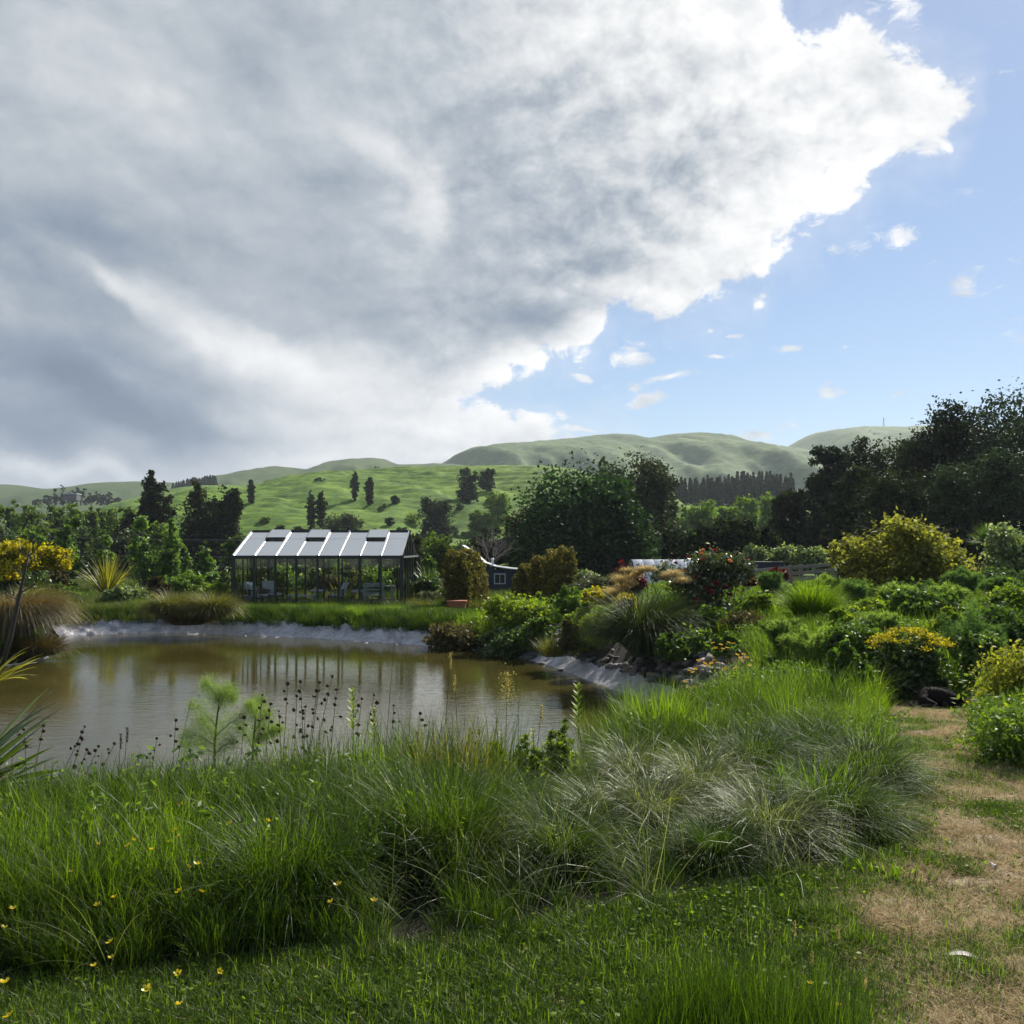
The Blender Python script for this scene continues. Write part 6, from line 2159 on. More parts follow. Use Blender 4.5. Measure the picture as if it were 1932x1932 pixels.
fineT = [tuft_mesh('tuft', M_BLADE, 700 + i, n=46, L=(.22, .52), Wd=.0048, base=.085, th0=(.0, .45), bend=(.1, 1.5), segs=5, out=.3) for i in range(5)]
midT = [tuft_mesh('tuft', M_BLADE, 710 + i, n=30, L=(.25, .50), Wd=.0085, base=.08, th0=(.0, .35), bend=(.05, .9), segs=4, out=.3) for i in range(3)]
brT = [tuft_mesh('tuft', M_BRIGHT, 720 + i, n=26, L=(.20, .46), Wd=.0095, base=.08, th0=(.0, .35), bend=(.05, .8), segs=4, out=.3) for i in range(3)]
arcT = [tuft_mesh('tuft', M_SILVER, 730 + i, n=16, L=(.35, .75), Wd=.0042, base=.06, th0=(.2, .9), bend=(.5, 1.7), segs=6, out=.4) for i in range(2)]
lawnT = [tuft_mesh('tuft', M_BLADE, 740 + i, n=30, L=(.025, .075), Wd=.0036, base=.05, th0=(.0, .9), bend=(.1, 1.2), segs=3, out=.3) for i in range(4)]
lawnB = [tuft_mesh('tuft', M_BRIGHT, 745 + i, n=26, L=(.03, .09), Wd=.004, base=.05, th0=(.0, .9), bend=(.1, 1.2), segs=3, out=.3) for i in range(2)]
strawT = [tuft_mesh('tuft', M_STRAW, 750 + i, n=30, L=(.02, .08), Wd=.0034, base=.07, th0=(1.0, 1.55), bend=(-.1, .3), segs=2, out=.2) for i in range(3)]


def clover(seed, mat, n=26, s=.016):
    r_ = np.random.default_rng(seed)
    P = np.stack([r_.normal(0, .05, n), r_.normal(0, .05, n), np.abs(r_.normal(.02, .015, n))], 1)
    V, Q, T = cards_np(P, s, r_, asp=1.2)
    V[:, 2] = np.abs(V[:, 2] * .8)
    return mesh_np('tuft', V, Q, mat, T)


M_CLOV = leaf_mat('clover_leaf', (0.020, 0.045, 0.008), (0.045, 0.085, 0.014), (0.08, 0.13, 0.022), 0.4, 0.015, .5)
leafT = [clover(760 + i, [M_CLOV, M_BRIGHT, M_CLOV][i]) for i in range(3)]

weedN = []
for i, m_ in enumerate([M_SHRUB, M_LIME]):
    r_ = np.random.default_rng(750 + i)
    P0 = []
    for q in range(6):
        c = r_.normal(0, .08, 2)
        hgt = r_.uniform(.25, .5)
        t_ = r_.uniform(.2, 1, 26)
        P0.append(np.stack([c[0] * (1 + t_ * .5) + r_.normal(0, .022, 26), c[1] * (1 + t_ * .5) + r_.normal(0, .022, 26), t_ * hgt], 1))
    V, Q, T = cards_np(np.concatenate(P0), .016, r_, asp=2.8)
    weedN.append(mesh_np('tuft', V, Q, m_, T))
# tall grass between lawn and pond
P = rnd_area(9500, -8.5, 4.6, 3.3, 12.2, lambda x, y: in_tall(x, y) & (np.abs(x) < y * .62 + 1.2) & (sdp(x, y) > .15) & (((x + .47) / .2) ** 2 + ((y - 4.2) / .28) ** 2 > 1) & (rg.uniform(0, 1, x.shape) < np.interp(y, [3.3, 6, 12], [1, .75, .6])))
edge = np.minimum(1, .45 + (P[:, 1] - np.interp(P[:, 0], EDGE[:8, 0], EDGE[:8, 1])) * 1.2)
hz = .70 + .5 * fbm(P[:, 0] * .9, P[:, 1] * .9, 3, 71)
tus = 1.35 * sstep(-.6, .5, P[:, 0]) * (1 - sstep(7.2, 8.3, P[:, 1]))       # tussock ground: lower filling grass
dip = 1 - .25 * np.exp(-((P[:, 0] - .25) / .55) ** 2) * sstep(6.8, 8.0, P[:, 1])
sc = dip * hz * np.clip(edge, .4, 1) * (1 - .45 * tus) * np.interp(P[:, 1], [3, 7, 9, 12], [1.05, 1.0, .95, .7])
br = fbm(P[:, 0] * .7 + 5, P[:, 1] * .7, 3, 88) + np.interp(P[:, 1], [3, 5, 7, 9], [-.20, -.1, .04, .08])
idx = np.where(br > .56, rg.integers(8, 11, len(P)), np.where(rg.uniform(0, 1, len(P)) < .72, rg.integers(0, 5, len(P)), rg.integers(5, 8, len(P))))
idx = np.where((rg.uniform(0, 1, len(P)) < .05) & (P[:, 1] > 4.2), rg.integers(11, 13, len(P)), idx)
scatter('long_grass', drop(P), rg.uniform(0, 6.28, len(P)), sc, idx, fineT + midT + brT + weedN, 'long tangled grass covering the near bank of the pond', 'grass', tilt=rg.normal(0, .12, (len(P), 2)) + np.array([-.05, .10]))
# long arching paler blades
P = rnd_area(900, -6, 4.2, 3.4, 11.5, lambda x, y: in_tall(x, y) & (np.abs(x) < y * .6 + 1) & (sdp(x, y) > .2))
scatter('arching_grass', drop(P), rg.uniform(0, 6.28, len(P)), .6 + .5 * rg.uniform(0, 1, len(P)), rg.integers(0, 2, len(P)), arcT, 'pale arching blades among the long grass', 'grass', tilt=rg.normal(0, .2, (len(P), 2)))

# lawn in front and on the path
P = rnd_area(21000, -3.4, 6.8, 2.7, 13.8, lambda x, y: (~in_tall(x, y)) & (x > -y * .6 - .3) & (x < y * .62 + .4) & ((x > 0) | (y < 4.2)) & (rg.uniform(0, 1, x.shape) < np.interp(y, [2.7, 5, 14], [1, .6, .25]))
             & (rg.uniform(0, 1, x.shape) > np.clip(path_mask(x, y), 0, 1) * .95 * (fbm(x * 2.2, y * 2.2, 3, 15) < .60)))
u = rg.uniform(0, 1, len(P))
gb = fbm(P[:, 0] * 1.1, P[:, 1] * 1.1, 3, 5)
idx = np.where(u < .70, rg.integers(0, 4, len(P)), np.where((u < .86 + (gb - .5) * .6), rg.integers(4, 6, len(P)), rg.integers(6, 9, len(P))))
scatter('lawn_grass', drop(P, -.004), rg.uniform(0, 6.28, len(P)), .6 + .7 * rg.uniform(0, 1, len(P)) * (1 - .4 * np.clip(path_mask(P[:, 0], P[:, 1]), 0, 1)), idx, lawnT + lawnB + leafT, 'short trodden lawn grass with clover in front and along the path', 'grass')
P = rnd_area(17000, -2.5, 6.8, 2.7, 13.6, lambda x, y: (~in_tall(x, y)) & (x < y * .6 + .4) & (rg.uniform(0, 1, x.shape) < np.interp(y, [2.7, 5, 14], [1, .6, .25])) & (rg.uniform(0, 1, x.shape) < .10 + path_mask(x, y) * (.25 + 1.3 * (fbm(x * 2.6 + 9, y * 2.6, 3, 19) > .5))))
scatter('dry_thatch', drop(P, .002), rg.uniform(0, 6.28, len(P)), .6 + .6 * rg.uniform(0, 1, len(P)), rg.integers(0, 3, len(P)), strawT, 'dry straw thatch littering the worn path', 'straw')

pebT = []
for i in range(3):
    me = ST[i * 2].copy()
    pebT.append(me)
P = rnd_area(1500, -.5, 6.8, 2.7, 13.6, lambda x, y: (~in_tall(x, y)) & (x < y * .6 + .4) & (rg.uniform(0, 1, x.shape) < np.interp(y, [2.7, 5, 14], [1, .6, .3])) & (path_mask(x, y) > .3))
scatter('gravel', drop(P, .001), rg.uniform(0, 6.28, len(P)), .003 + .010 * rg.uniform(0, 1, len(P)) ** 3, rg.integers(0, 3, len(P)), pebT, 'small stones and clods lying on the worn path', 'gravel')

# grass on the far bank and around the pond
farT = [tuft_mesh('tuft', m_, 770 + i, n=40, L=(.16, .42), Wd=.012, base=.14, th0=(.0, .6), bend=(.1, 1.3), segs=3, out=.3) for i, m_ in enumerate([M_BLADE, M_BLADE, M_BRIGHT, M_OLIVET])]
P = rnd_area(7500, -21, 3.5, 18, 36.0, lambda x, y: (sdp(x, y) > .82) & (sdp(x, y) < 4.3) & ((x < .5) & (y > 22)) & ~((x > GX0 - .3) & (x < GX1 + .3) & (y > GY0 - .35)))
s_ = sdp(P[:, 0], P[:, 1])
lv = fbm(P[:, 0] * .6, P[:, 1] * .6, 3, 3)
idx = np.where(lv > .58, 2, np.where(P[:, 0] < -9.5, rg.choice([0, 3, 1], len(P)), rg.choice([0, 1], len(P))))
scatter('bank_grass', drop(P), rg.uniform(0, 6.28, len(P)), (.55 + .55 * lv) * (1 + .25 * (s_ < 1.7)), idx, farT, 'rough grass along the far rim of the pond', 'grass')
# turf round the glasshouse and beyond
P = rnd_area(9000, -32, 12, 33, 62, lambda x, y: (sdp(x, y) > 3) & ~((x > GX0 - .3) & (x < GX1 + .3) & (y > GY0 - .4) & (y < GY1 + .3)))
scatter('meadow_grass', drop(P), rg.uniform(0, 6.28, len(P)), .8 + .9 * fbm(P[:, 0] * .5, P[:, 1] * .5, 3, 3), rg.choice([0, 1, 3], len(P)), farT, 'rough meadow grass around and behind the glasshouse', 'grass')
# rank growth of the right bed
weedT = []
for i, m_ in enumerate([M_SHRUB, M_LIME, M_SHRUB]):
    r_ = np.random.default_rng(780 + i)
    P0 = np.stack([r_.normal(0, .13, 300), r_.normal(0, .13, 300), r_.uniform(.02, .42, 300)], 1)
    V, Q, T = cards_np(P0, .020, r_, asp=2.6)
    weedT.append(mesh_np('tuft', V, Q, m_, T))
bedT = [tuft_mesh('tuft', m_, 790 + i, n=44, L=(.25, .60), Wd=.011, base=.14, th0=(.0, .5), bend=(.1, 1.1), segs=4, out=.3) for i, m_ in enumerate([M_BLADE, M_BRIGHT, M_BRIGHT])]


def bed(x, y):
    pathx = np.interp(y, [8, 9.5, 11, 12.4, 13.4], [3.45, 3.7, 4.2, 4.7, 5.0])
    return (x > 1.0) & (sdp(x, y) > np.where(y < 14, .5, 2.1)) & ((y > 13.7) | (x < pathx) & (y > 11)) & (x < y * .62 + 1)


P = rnd_area(9000, 1, 26, 11, 40, lambda x, y: bed(x, y) & (rg.uniform(0, 1, x.shape) < np.interp(y, [11, 20, 40], [1, .6, .3])))
u = fbm(P[:, 0] * .45, P[:, 1] * .45, 3, 66)
idx = np.where(u > .60, rg.integers(3, 6, len(P)), np.where(u > .47, rg.integers(1, 3, len(P)), rg.choice([0, 0, 1, 2, 3], len(P))))
scatter('bed_growth', drop(P), rg.uniform(0, 6.28, len(P)), .65 + .6 * rg.uniform(0, 1, len(P)), idx, bedT + weedT, 'rank grass and weeds filling the right-hand bed', 'grass')
# weeds right of the path
P = rnd_area(700, 3.7, 8.5, 7.2, 13.0, lambda x, y: (x > y * .497 + .12) & (x < y * .62 + 1))
scatter('path_weeds', drop(P), rg.uniform(0, 6.28, len(P)), .75 + .5 * rg.uniform(0, 1, len(P)), rg.choice([0, 1, 3, 4, 5], len(P)), bedT + weedT, 'green weeds along the right side of the path', 'weeds')
# leafy weeds at the water's edge in front
P = rnd_area(170, -1.4, .7, 8.6, 10.2, lambda x, y: (sdp(x, y) > .1))
scatter('shore_weeds', drop(P), rg.uniform(0, 6.28, len(P)), .45 + .45 * rg.uniform(0, 1, len(P)), rg.choice([3, 4, 4, 5], len(P)), bedT + weedT, 'lime green leafy weeds at the near water edge', 'weeds')
# near clump at the bottom
nearT = [tuft_mesh('tuft', m_, 800 + i, n=46, L=(.08, .34), Wd=.0034, base=.09, th0=(.0, .35), bend=(.02, .8), segs=5, out=.3) for i, m_ in enumerate([M_BLADE, M_BLADE, M_BLADE])]
P = rnd_area(190, .35, 1.25, 2.7, 3.3, lambda x, y: ((x - .76) / .36) ** 2 + ((y - 2.98) / .28) ** 2 < 1)
scatter('upright_grass', drop(P), rg.uniform(0, 6.28, len(P)), .6 + .6 * rg.uniform(0, 1, len(P)), rg.integers(0, 3, len(P)), nearT, 'stand of fine upright green grass rising at the bottom edge', 'grass')

# ------------------------------------------------------------------ tussocks on the near bank
rr0 = np.random.default_rng(55)
TU = [(880, 1600, 4.75, M_SILVER, .30, .62, 1.0, 'silvery tussock spilling over the dark hollow, left of the front pair'), (1055, 1640, 4.75, M_SILVER, .28, .58, 1.0, 'silvery tussock fanning low at the front edge, centre'),
      (1230, 1560, 5.5, M_SILVER, .26, .60, 1.1, 'grey-white combed tussock in the middle of the bank'), (1320, 1500, 6.1, M_SILVER, .26, .60, 1.1, 'grey-white combed tussock behind the middle one'),
      (1450, 1600, 5.2, M_SILVER, .30, .60, 1.1, 'silvery tussock left below the bright green leaves'), (1580, 1590, 5.5, M_SILVER, .32, .68, 1.1, 'big silvery tussock leaning over the path, right front'),
      (1640, 1490, 6.6, M_SILVER, .32, .68, 1.0, 'green-silver tussock on the right rim by the path'), (1190, 1470, 6.7, M_SILVER, .28, .58, 1.0, 'tussock with long arching blades behind the combed ones'),
      (1430, 1450, 7.0, M_SILVER, .28, .60, 1.0, 'tussock at the back of the bank near its middle right'), (955, 1520, 5.8, M_SILVER, .26, .55, 1.0, 'greenish tussock behind the left silvery one'),
      (60, 1745, 4.0, M_SILVER, .22, .50, .8, 'loose tussock at the left edge under the buttercups'), (540, 1700, 4.25, M_BLADE, .30, .70, 1.1, 'dark green weeping tussock left of the hollow'),
      (650, 1590, 4.9, M_BLADE, .30, .65, 1.0, 'green weeping tussock behind the dark one'), (1130, 1560, 5.5, M_SILVER, .24, .5, 1.0, 'small silvery tussock between front and combed ones'),
      (1530, 1470, 7.4, M_BLADE, .32, .66, 1.0, 'dark green tussock behind the bright green leaves'), (1350, 1640, 4.85, M_BLADE, .2, .45, .8, 'low green tussock at the front edge right of centre'),
      (1600, 1400, 8.4, M_SILVER, .32, .62, 1.0, 'straw-tinged tussock at the back right by the path'), (800, 1450, 7.0, M_SILVER, .3, .6, .8, 'tussock with pale arcs beneath the tall thin stem')]
TM = {}
for i, (px, pyb, Y, mt, l0, l1, den, lb) in enumerate(TU):
    is_combed = 'combed' in lb  # combed tussocks keep silvery blades and droop further
    mt = M_TUSS if (mt is M_SILVER and not is_combed and i not in (0, 4)) else mt
    key = (mt.name, is_combed, i % 2)
    if key not in TM:
        rT = np.random.default_rng(820 + i)
        V, Q, T = blades_np(1750, rT, (.26, .60), .0048, .10, (.05, 1.15), (.9, 2.2) if not is_combed else (1.2, 2.6), 7, out=.66, tint=(.0, 1.0) if mt is not M_BLADE else (.1, .8))
        TM[key] = mesh_np('tussock', V, Q, mt, T)
    X = hx(px, Y)
    o = obj('tussock', TM[key], None, (X, Y, gz(X, Y) - .02), rr0.uniform(0, 6))
    k = l1 / .60
    o.scale = (k * rr0.uniform(.95, 1.1), k * rr0.uniform(.95, 1.1), k * rr0.uniform(.9, 1.1))
    tag(o, lb, 'tussock', 'tussocks on the near bank')
clump('tussock', 'tall dark grass overhanging the dark hollow', 830, None, 4.85, M_BLADE, 1099, 1300, (.35, .78), .0055, .2, (.0, .6), (.4, 1.9), 7, 'tussocks on the near bank', out=.5)
# sedge at the water edge
for i, (px, Y, lb) in enumerate([(455, 8.9, 'brown sedge at the foot of the near fennel'), (520, 9.2, 'brown sedge right of the near fennel'), (395, 9.1, 'brown sedge leaning left of the near fennel'), (250, 9.6, 'sparse brown sedge at the left shore')]):
    clump('shore_sedge', lb, px, None, Y, M_BROWNT, 860 + i, 700 if i < 3 else 300, (.22, .48), .006, .12, (.05, 1.0), (.3, 1.4), 5, 'brown sedges at the near shore')
# bright upright leaves
for i, (px, Y, n, L, lb) in enumerate([(1255, 8.6, 420, (.3, .62), 'bright green sword-leaved clump at the right end of the water'), (1190, 8.9, 300, (.25, .5), 'bright green leaves just left of the tallest bright clump'), (1320, 8.4, 340, (.25, .52), 'bright green leaves right of the tallest bright clump'),
                                      (1535, 5.9, 420, (.2, .42), 'bright yellow-green leaves growing out of the silvery tussocks'), (790, 8.0, 340, (.25, .46), 'bright grass clump at the near shore beneath the thin stem'), (1630, 7.8, 300, (.2, .4), 'bright grass by the path at the back right'),
                                      (1490, 9.2, 320, (.25, .5), 'bright grass on the rim behind the tussocks'), (340, 8.6, 220, (.2, .36), 'bright grass at the left shore'), (1690, 4.75, 160, (.04, .12), 'low bright grass at the tip of the bank by the path')]):
    clump('bright_clump', lb, px, None, Y, M_BRIGHT, 870 + i, n, L, .013, .22, (.0, .5), (.05, .8), 5, 'bright green grass clumps on the near bank', cat='grass clump')

for i, (px, Y, n, lb) in enumerate([(500, 7.4, 200, 'thin dry brown stems below the second fennel'), (560, 7.2, 260, 'thin dry brown stems at the foot of the crowded seed stalks'), (615, 7.3, 260, 'thin dry brown stems right of the crowded seed stalks'),
                                    (300, 8.6, 160, 'sparse dry stems at the left shore'), (130, 8.4, 200, 'dry brown stems right of the near flax'), (740, 7.0, 200, 'dry brown stems at the foot of the tall thin stem')]):
    clump('dry_grass_clump', lb, px, None, Y, M_BROWNT, 880 + i, n, (.35, .8), .0045, .22, (.0, .45), (.0, .7), 5, 'dry brown stems on the near bank', cat='dry grass', out=.3)
# taller mixed clumps along the crest of the near bank
CR = [(560, 6.5, M_BLADE, 420, (0.42, 0.80), 'tall dark green grass clump below the seed stalks'), (650, 6.5, M_BLADE, 460, (0.42, 0.80), 'tall grass clump left of the thin dark stem'), (725, 6.5, M_BRIGHT, 420, (0.42, 0.80), 'tall bright grass clump at the foot of the thin dark stem'),
      (800, 6.5, M_BLADE, 460, (0.42, 0.80), 'tall feathery grass clump right of the thin dark stem'), (855, 6.2, M_OLIVET, 360, (0.42, 0.80), 'wispy tall olive grass under the pale seed grasses'), (905, 6.5, M_BLADE, 300, (0.42, 0.80), 'grass clump under the panicle at the shore'),
      (1150, 9.0, M_BLADE, 460, (.4, .75), 'dense tall grass at the right end of the open water'), (1215, 9.4, M_BRIGHT, 420, (.4, .75), 'tall bright grass rising behind the sword-leaved clump'), (1290, 9.6, M_BLADE, 420, (.35, .7), 'tall grass in front of the daisies'),
      (1380, 9.8, M_BLADE, 420, (.35, .7), 'tall grass on the rim below the fennel mounds'), (1460, 10.0, M_BRIGHT, 420, (.35, .65), 'tall bright grass left of the leafy weeds by the path'), (1560, 10.2, M_BLADE, 420, (.35, .65), 'tall grass left of the sleeping dog'),
      (470, 9.0, M_BLADE, 300, (.25, .5), 'grass clump around the second fennel'), (600, 7.6, M_BRIGHT, 260, (.3, .55), 'bright grass clump in the middle of the left bank'), (1000, 7.4, M_BLADE, 380, (.3, .6), 'dark grass clump behind the silvery tussocks')]
for i, (px, Y, mt, n, L, lb) in enumerate(CR):
    clump('tall_clump', lb, px, None, Y, mt, 1000 + i, n, L, .0085, .26, (.0, .35), (.05, .9), 5, 'tall grass clumps on the crest of the near bank', cat='grass clump', out=.35)
for i, (px, Y, h, mt, lb) in enumerate([(690, 6.6, .62, M_LIME, 'leafy weed patch below the twin sprigs'), (765, 6.5, .6, M_SHRUB, 'leafy weeds at the foot of the bright shore clump'), (930, 6.8, .6, M_LIME, 'leafy lime weeds at the shore, left'), (995, 6.9, .6, M_LIME, 'leafy lime weeds at the shore, middle'),
                                       (1055, 7.2, .6, M_LIME, 'leafy lime weeds at the shore, right'), (95, 7.2, .45, M_SHRUB, 'leafy weeds beneath the near flax'), (170, 8.2, .4, M_SHRUB, 'leafy weeds right of the near flax'), (1100, 9.2, .5, M_LIME, 'taller leafy weeds hanging over the right end of the water')]):
    x = hx(px, Y)
    zz = gz(x, Y)
    py = HY - (zz + h - EYE) / Y * F
    bush('leafy_weeds', lb, px, py, HY - (zz - EYE) / Y * F, 90, Y, 2400, 3.6 if Y > 7.5 else 5.0, mt, 1030 + i, 'upright', 'leafy weed patches on the near bank', 'weeds', asp=2.6, shell=.4, clump=.25)

# ------------------------------------------------------------------ near fennels
def near_fennel(label, stem, fronds, Y, seed, fil=44):
    rng = np.random.default_rng(seed)
    base = Vector(at(stem[0][0], stem[0][1], Y))
    base.z = min(base.z, gz(base.x, Y))
    o = empty('young_fennel', base)
    pts = [Vector((0, 0, 0))] + [at(a, b, Y) - base for a, b in stem[1:]]
    MB().tube(pts, list(np.linspace(.013, .004, len(pts))), 6).build('stem', M_STEM, o, smooth=True)
    for (a0, b0), (a1, b1), spread in fronds:
        p0, p1 = at(a0, b0, Y) - base, at(a1, b1, Y + rng.uniform(-.25, .25)) - base
        mb = MB().tube([p0, p0.lerp(p1, .5) + Vector((0, 0, .03)), p1], [.005, .004, .0015], 4, False)
        V, Q = [], []
        n = 2200
        spread = spread * 1.6
        t = rng.uniform(.15, 1, n)
        C = np.array(p0)[None] * (1 - t)[:, None] + np.array(p1)[None] * t[:, None] + np.stack([0 * t, 0 * t, .03 * np.sin(t * 3.14)], 1)
        wd = spread / F * Y * np.sin(np.clip(t * 3.0, .3, 3.0)) * .5 + .02
        C = C + rng.normal(0, 1, (n, 3)) * (wd * .42)[:, None]
        D = rng.normal(0, .6, (n, 3)) + np.array((p1 - p0).normalized())
        D /= np.linalg.norm(D, axis=1)[:, None]
        E = C + D * rng.uniform(.02, .05, n)[:, None]
        sdv = np.cross(D, rng.normal(0, 1, (n, 3)))
        sdv /= np.linalg.norm(sdv, axis=1)[:, None]
        w_ = sdv * .0008
        Vq = np.stack([C - w_, C + w_, E + w_ * .5, E - w_ * .5], 1).reshape(-1, 3)
        fo = obj('frond', mesh_np('frond', Vq, np.arange(len(Vq)).reshape(-1, 4), M_FENNEL, np.repeat(rng.uniform(.1, .9, n), 4)), o)
        mb.build('rib', M_STEM, fo)
    return tag(o, label, 'fennel', 'young fennels at the near shore')


near_fennel('tall feathery young fennel standing over the near water', [(400, 1462), (405, 1400), (410, 1350), (414, 1320), (412, 1296)],
            [((404, 1405), (350, 1385), 44), ((406, 1390), (458, 1352), 40), ((408, 1370), (362, 1330), 40), ((411, 1345), (432, 1300), 34), ((413, 1325), (388, 1290), 30), ((403, 1420), (345, 1402), 34), ((403, 1425), (440, 1400), 34),
             ((413, 1310), (440, 1318), 28), ((405, 1398), (380, 1360), 40)], 8.9, 3)
near_fennel('second smaller fennel right of the tall one, behind seed stalks', [(470, 1455), (478, 1400), (482, 1360), (484, 1335)],
            [((476, 1410), (452, 1372), 30), ((479, 1385), (505, 1345), 30), ((482, 1360), (470, 1330), 24), ((476, 1405), (520, 1380), 30), ((478, 1400), (530, 1375), 26), ((484, 1345), (492, 1322), 22)], 9.1, 4)

# ------------------------------------------------------------------ seed-head stalks
M_SH = [MB().lathe([(.1, -.9), (.8, -.45), (1.0, .1), (.7, .7), (.15, .95)], n=7).mesh('seed_head', M_SEED, True)]
SH = [(32, 1379, 20), (45, 1376, -10), (82, 1368, 25), (160, 1371, 60), (155, 1395, 40), (216, 1403, 55), (186, 1408, 45), (164, 1414, 35), (296, 1393, 20), (332, 1359, 10), (461, 1353, 10),
      (495, 1311, 12), (511, 1328, 14), (543, 1290, 8), (567, 1286, -6), (560, 1313, 6), (603, 1287, 22), (627, 1276, 36), (635, 1301, 14), (598, 1303, 18), (576, 1333, 4), (526, 1342, -8), (683, 1318, 18), (706, 1311, 30), (743, 1331, 10), (793, 1346, 10), (886, 1375, 10), (903, 1378, 12)]
rr = np.random.default_rng(9)
for i, (px, py, lean) in enumerate(SH):
    Y = 8.5 + rr.uniform(-.3, .5)
    tip = at(px, py, Y)
    bx_ = tip.x - lean / F * Y * 1.3
    zb = gz(bx_, Y)
    o = empty('seed_stalk', (bx_, Y, zb))
    t3 = tip - Vector((bx_, Y, zb))
    mid = Vector((t3.x * .25, rr.normal(0, .02), t3.z * .5))
    pts = [Vector((0, 0, 0)), mid, t3]
    fine = [pts[0].lerp(mid, k / 4) * (1 - k / 4 * .0) for k in range(4)] + [mid.lerp(t3, k / 5) for k in range(6)]
    MB().tube(fine, list(np.linspace(.0045, .0022, len(fine))), 4).build('stem', M_SEEDST, o)
    nh = int(rr.integers(5, 10)) if 11 <= i <= 22 else int(rr.integers(3, 6))
    mbs = MB()
    for k in range(nh):
        s = 1 - k * rr.uniform(.045, .07)
        p = mid.lerp(t3, max(0.05, (s - .5) * 2)) if s > .5 else mid
        offv = Vector((rr.normal(0, .028), rr.normal(0, .02), rr.uniform(0, .03))) if k else Vector((0, 0, 0))
        if k:
            mbs.tube([p, p + offv], [.002, .0015], 3, False)
        h_ = obj('seed_head', M_SH[0], o, p + offv)
        r = rr.uniform(.013, .022)
        h_.scale = (r * rr.uniform(.7, 1.1), r * rr.uniform(.7, 1.1), r * rr.uniform(.7, 1.3))
        h_.rotation_euler = (rr.normal(0, .5), rr.normal(0, .5), 0)
    if mbs.v:
        mbs.build('twigs', M_SEEDST, o)
    tag(o, 'dark brown seed heads on a thin bent stalk against the near water', 'seed stalk', 'brown seed-head stalks at the near shore')

# tall grass flower stems
SM = [((722, 1420), (745, 1196), 8.6, 0, 'tallest thin dark stem rising across the liner in the middle'), ((835, 1400), (850, 1232), 8.2, 1, 'pale drooping seed grass over the water, tallest of its kind'), ((880, 1395), (858, 1275), 8.2, 1, 'pale seed grass left of centre over the water'),
      ((960, 1400), (957, 1268), 8.3, 2, 'feathery grass panicle standing against the dark reflection'), ((1010, 1400), (1022, 1330), 8.4, 1, 'short seed grass near the right of the near water'), ((985, 1400), (978, 1322), 8.5, 0, 'thin upright stem beside the panicle'),
      ((905, 1395), (940, 1350), 8.4, 0, 'thin leaning stem right of the pale seed grasses'), ((232, 1500), (240, 1372), 8.8, 1, 'dark spiky grass head at the left of the near shore'), ((222, 1500), (228, 1385), 8.9, 1, 'dark grass head just left of the spiky one'),
      ((322, 1440), (360, 1323), 8.8, 3, 'thin grass stem arching over beside the tall fennel'), ((1580, 1932), (1582, 1745), 3.3, 1, 'tall grass seed head near the bottom right, right of two'), ((1540, 1932), (1532, 1795), 3.3, 1, 'grass seed head near the bottom right, left of two'),
      ((1500, 1900), (1500, 1738), 3.4, 1, 'slender seed stem rising from the near upright grass'), ((1460, 1900), (1452, 1752), 3.4, 0, 'slender stem at the left of the near upright grass'), ((1625, 1932), (1632, 1840), 3.2, 1, 'short seed stem right of the near upright grass'),
      ((1270, 1900), (1262, 1730), 3.5, 0, 'thin stem left in the near upright grass'), ((1650, 1370), (1672, 1250), 9.0, 4, 'pale bare branching stalk near the sleeping dog')]
for i, ((x0, y0), (x1, y1), Y, kd, lb) in enumerate(SM):
    b = at(x0, y0, Y)
    b.z = min(b.z, gz(b.x, Y))
    tp_ = at(x1, y1, Y) - b
    o = empty('grass_stem', b)
    mid = tp_ * .5 + Vector((-.02 if kd != 3 else -.04, 0, 0.0 if kd != 3 else .12))
    end = tp_ if kd != 3 else tp_
    r0 = .0035 if Y > 5 else .0016
    MB().tube([(0, 0, 0), mid * .5, mid, (mid + end) / 2, end], [r0, r0, r0 * .8, r0 * .7, r0 * .5], 4, False).build('stem', M_SEEDST if kd in (0, 2) else M_STEM if kd != 4 else M_PALE, o)
    if kd in (1, 2):
        n = 160 if kd == 1 else 420
        L_ = .14 if Y > 5 else .05
        P_ = np.array(end)[None] - np.stack([0 * rr.uniform(0, 1, n), 0 * rr.uniform(0, 1, n), rr.uniform(0, 1, n) * L_ * (1 if kd == 1 else 1.9)], 1)
        spread = (.008 if kd == 1 else .05) * (1 if Y > 5 else .35)
        P_ = P_ + rr.normal(0, 1, (n, 3)) * spread * (np.linspace(.3, 1, n)[:, None])
        V, Q, T = cards_np(P_, .006 if Y > 5 else .0022, rr, asp=2.8)
        obj('seed_head', mesh_np('seed_head', V, Q, M_PALE if i not in (7, 8) else M_SEEDST, T), o)
    if kd == 4:
        mb = MB()
        for k in range(9):
            s = .3 + .07 * k
            p = tp_ * s
            mb.tube([p, p + Vector(((-1) ** k * .12, rr.normal(0, .04), .12 - .05 * s))], [.002, .001], 3, False)
        mb.build('side_twigs', M_PALE, o)
    if kd == 0:
        mb = MB()
        for k in range(7):
            p = tp_ * (.45 + .08 * k)
            mb.tube([p, p + Vector(((-1) ** k * .03, 0, .06))], [.0015, .0008], 3, False)
        mb.build('side_leaves', M_SEEDST, o)
    tag(o, lb, 'grass stem')

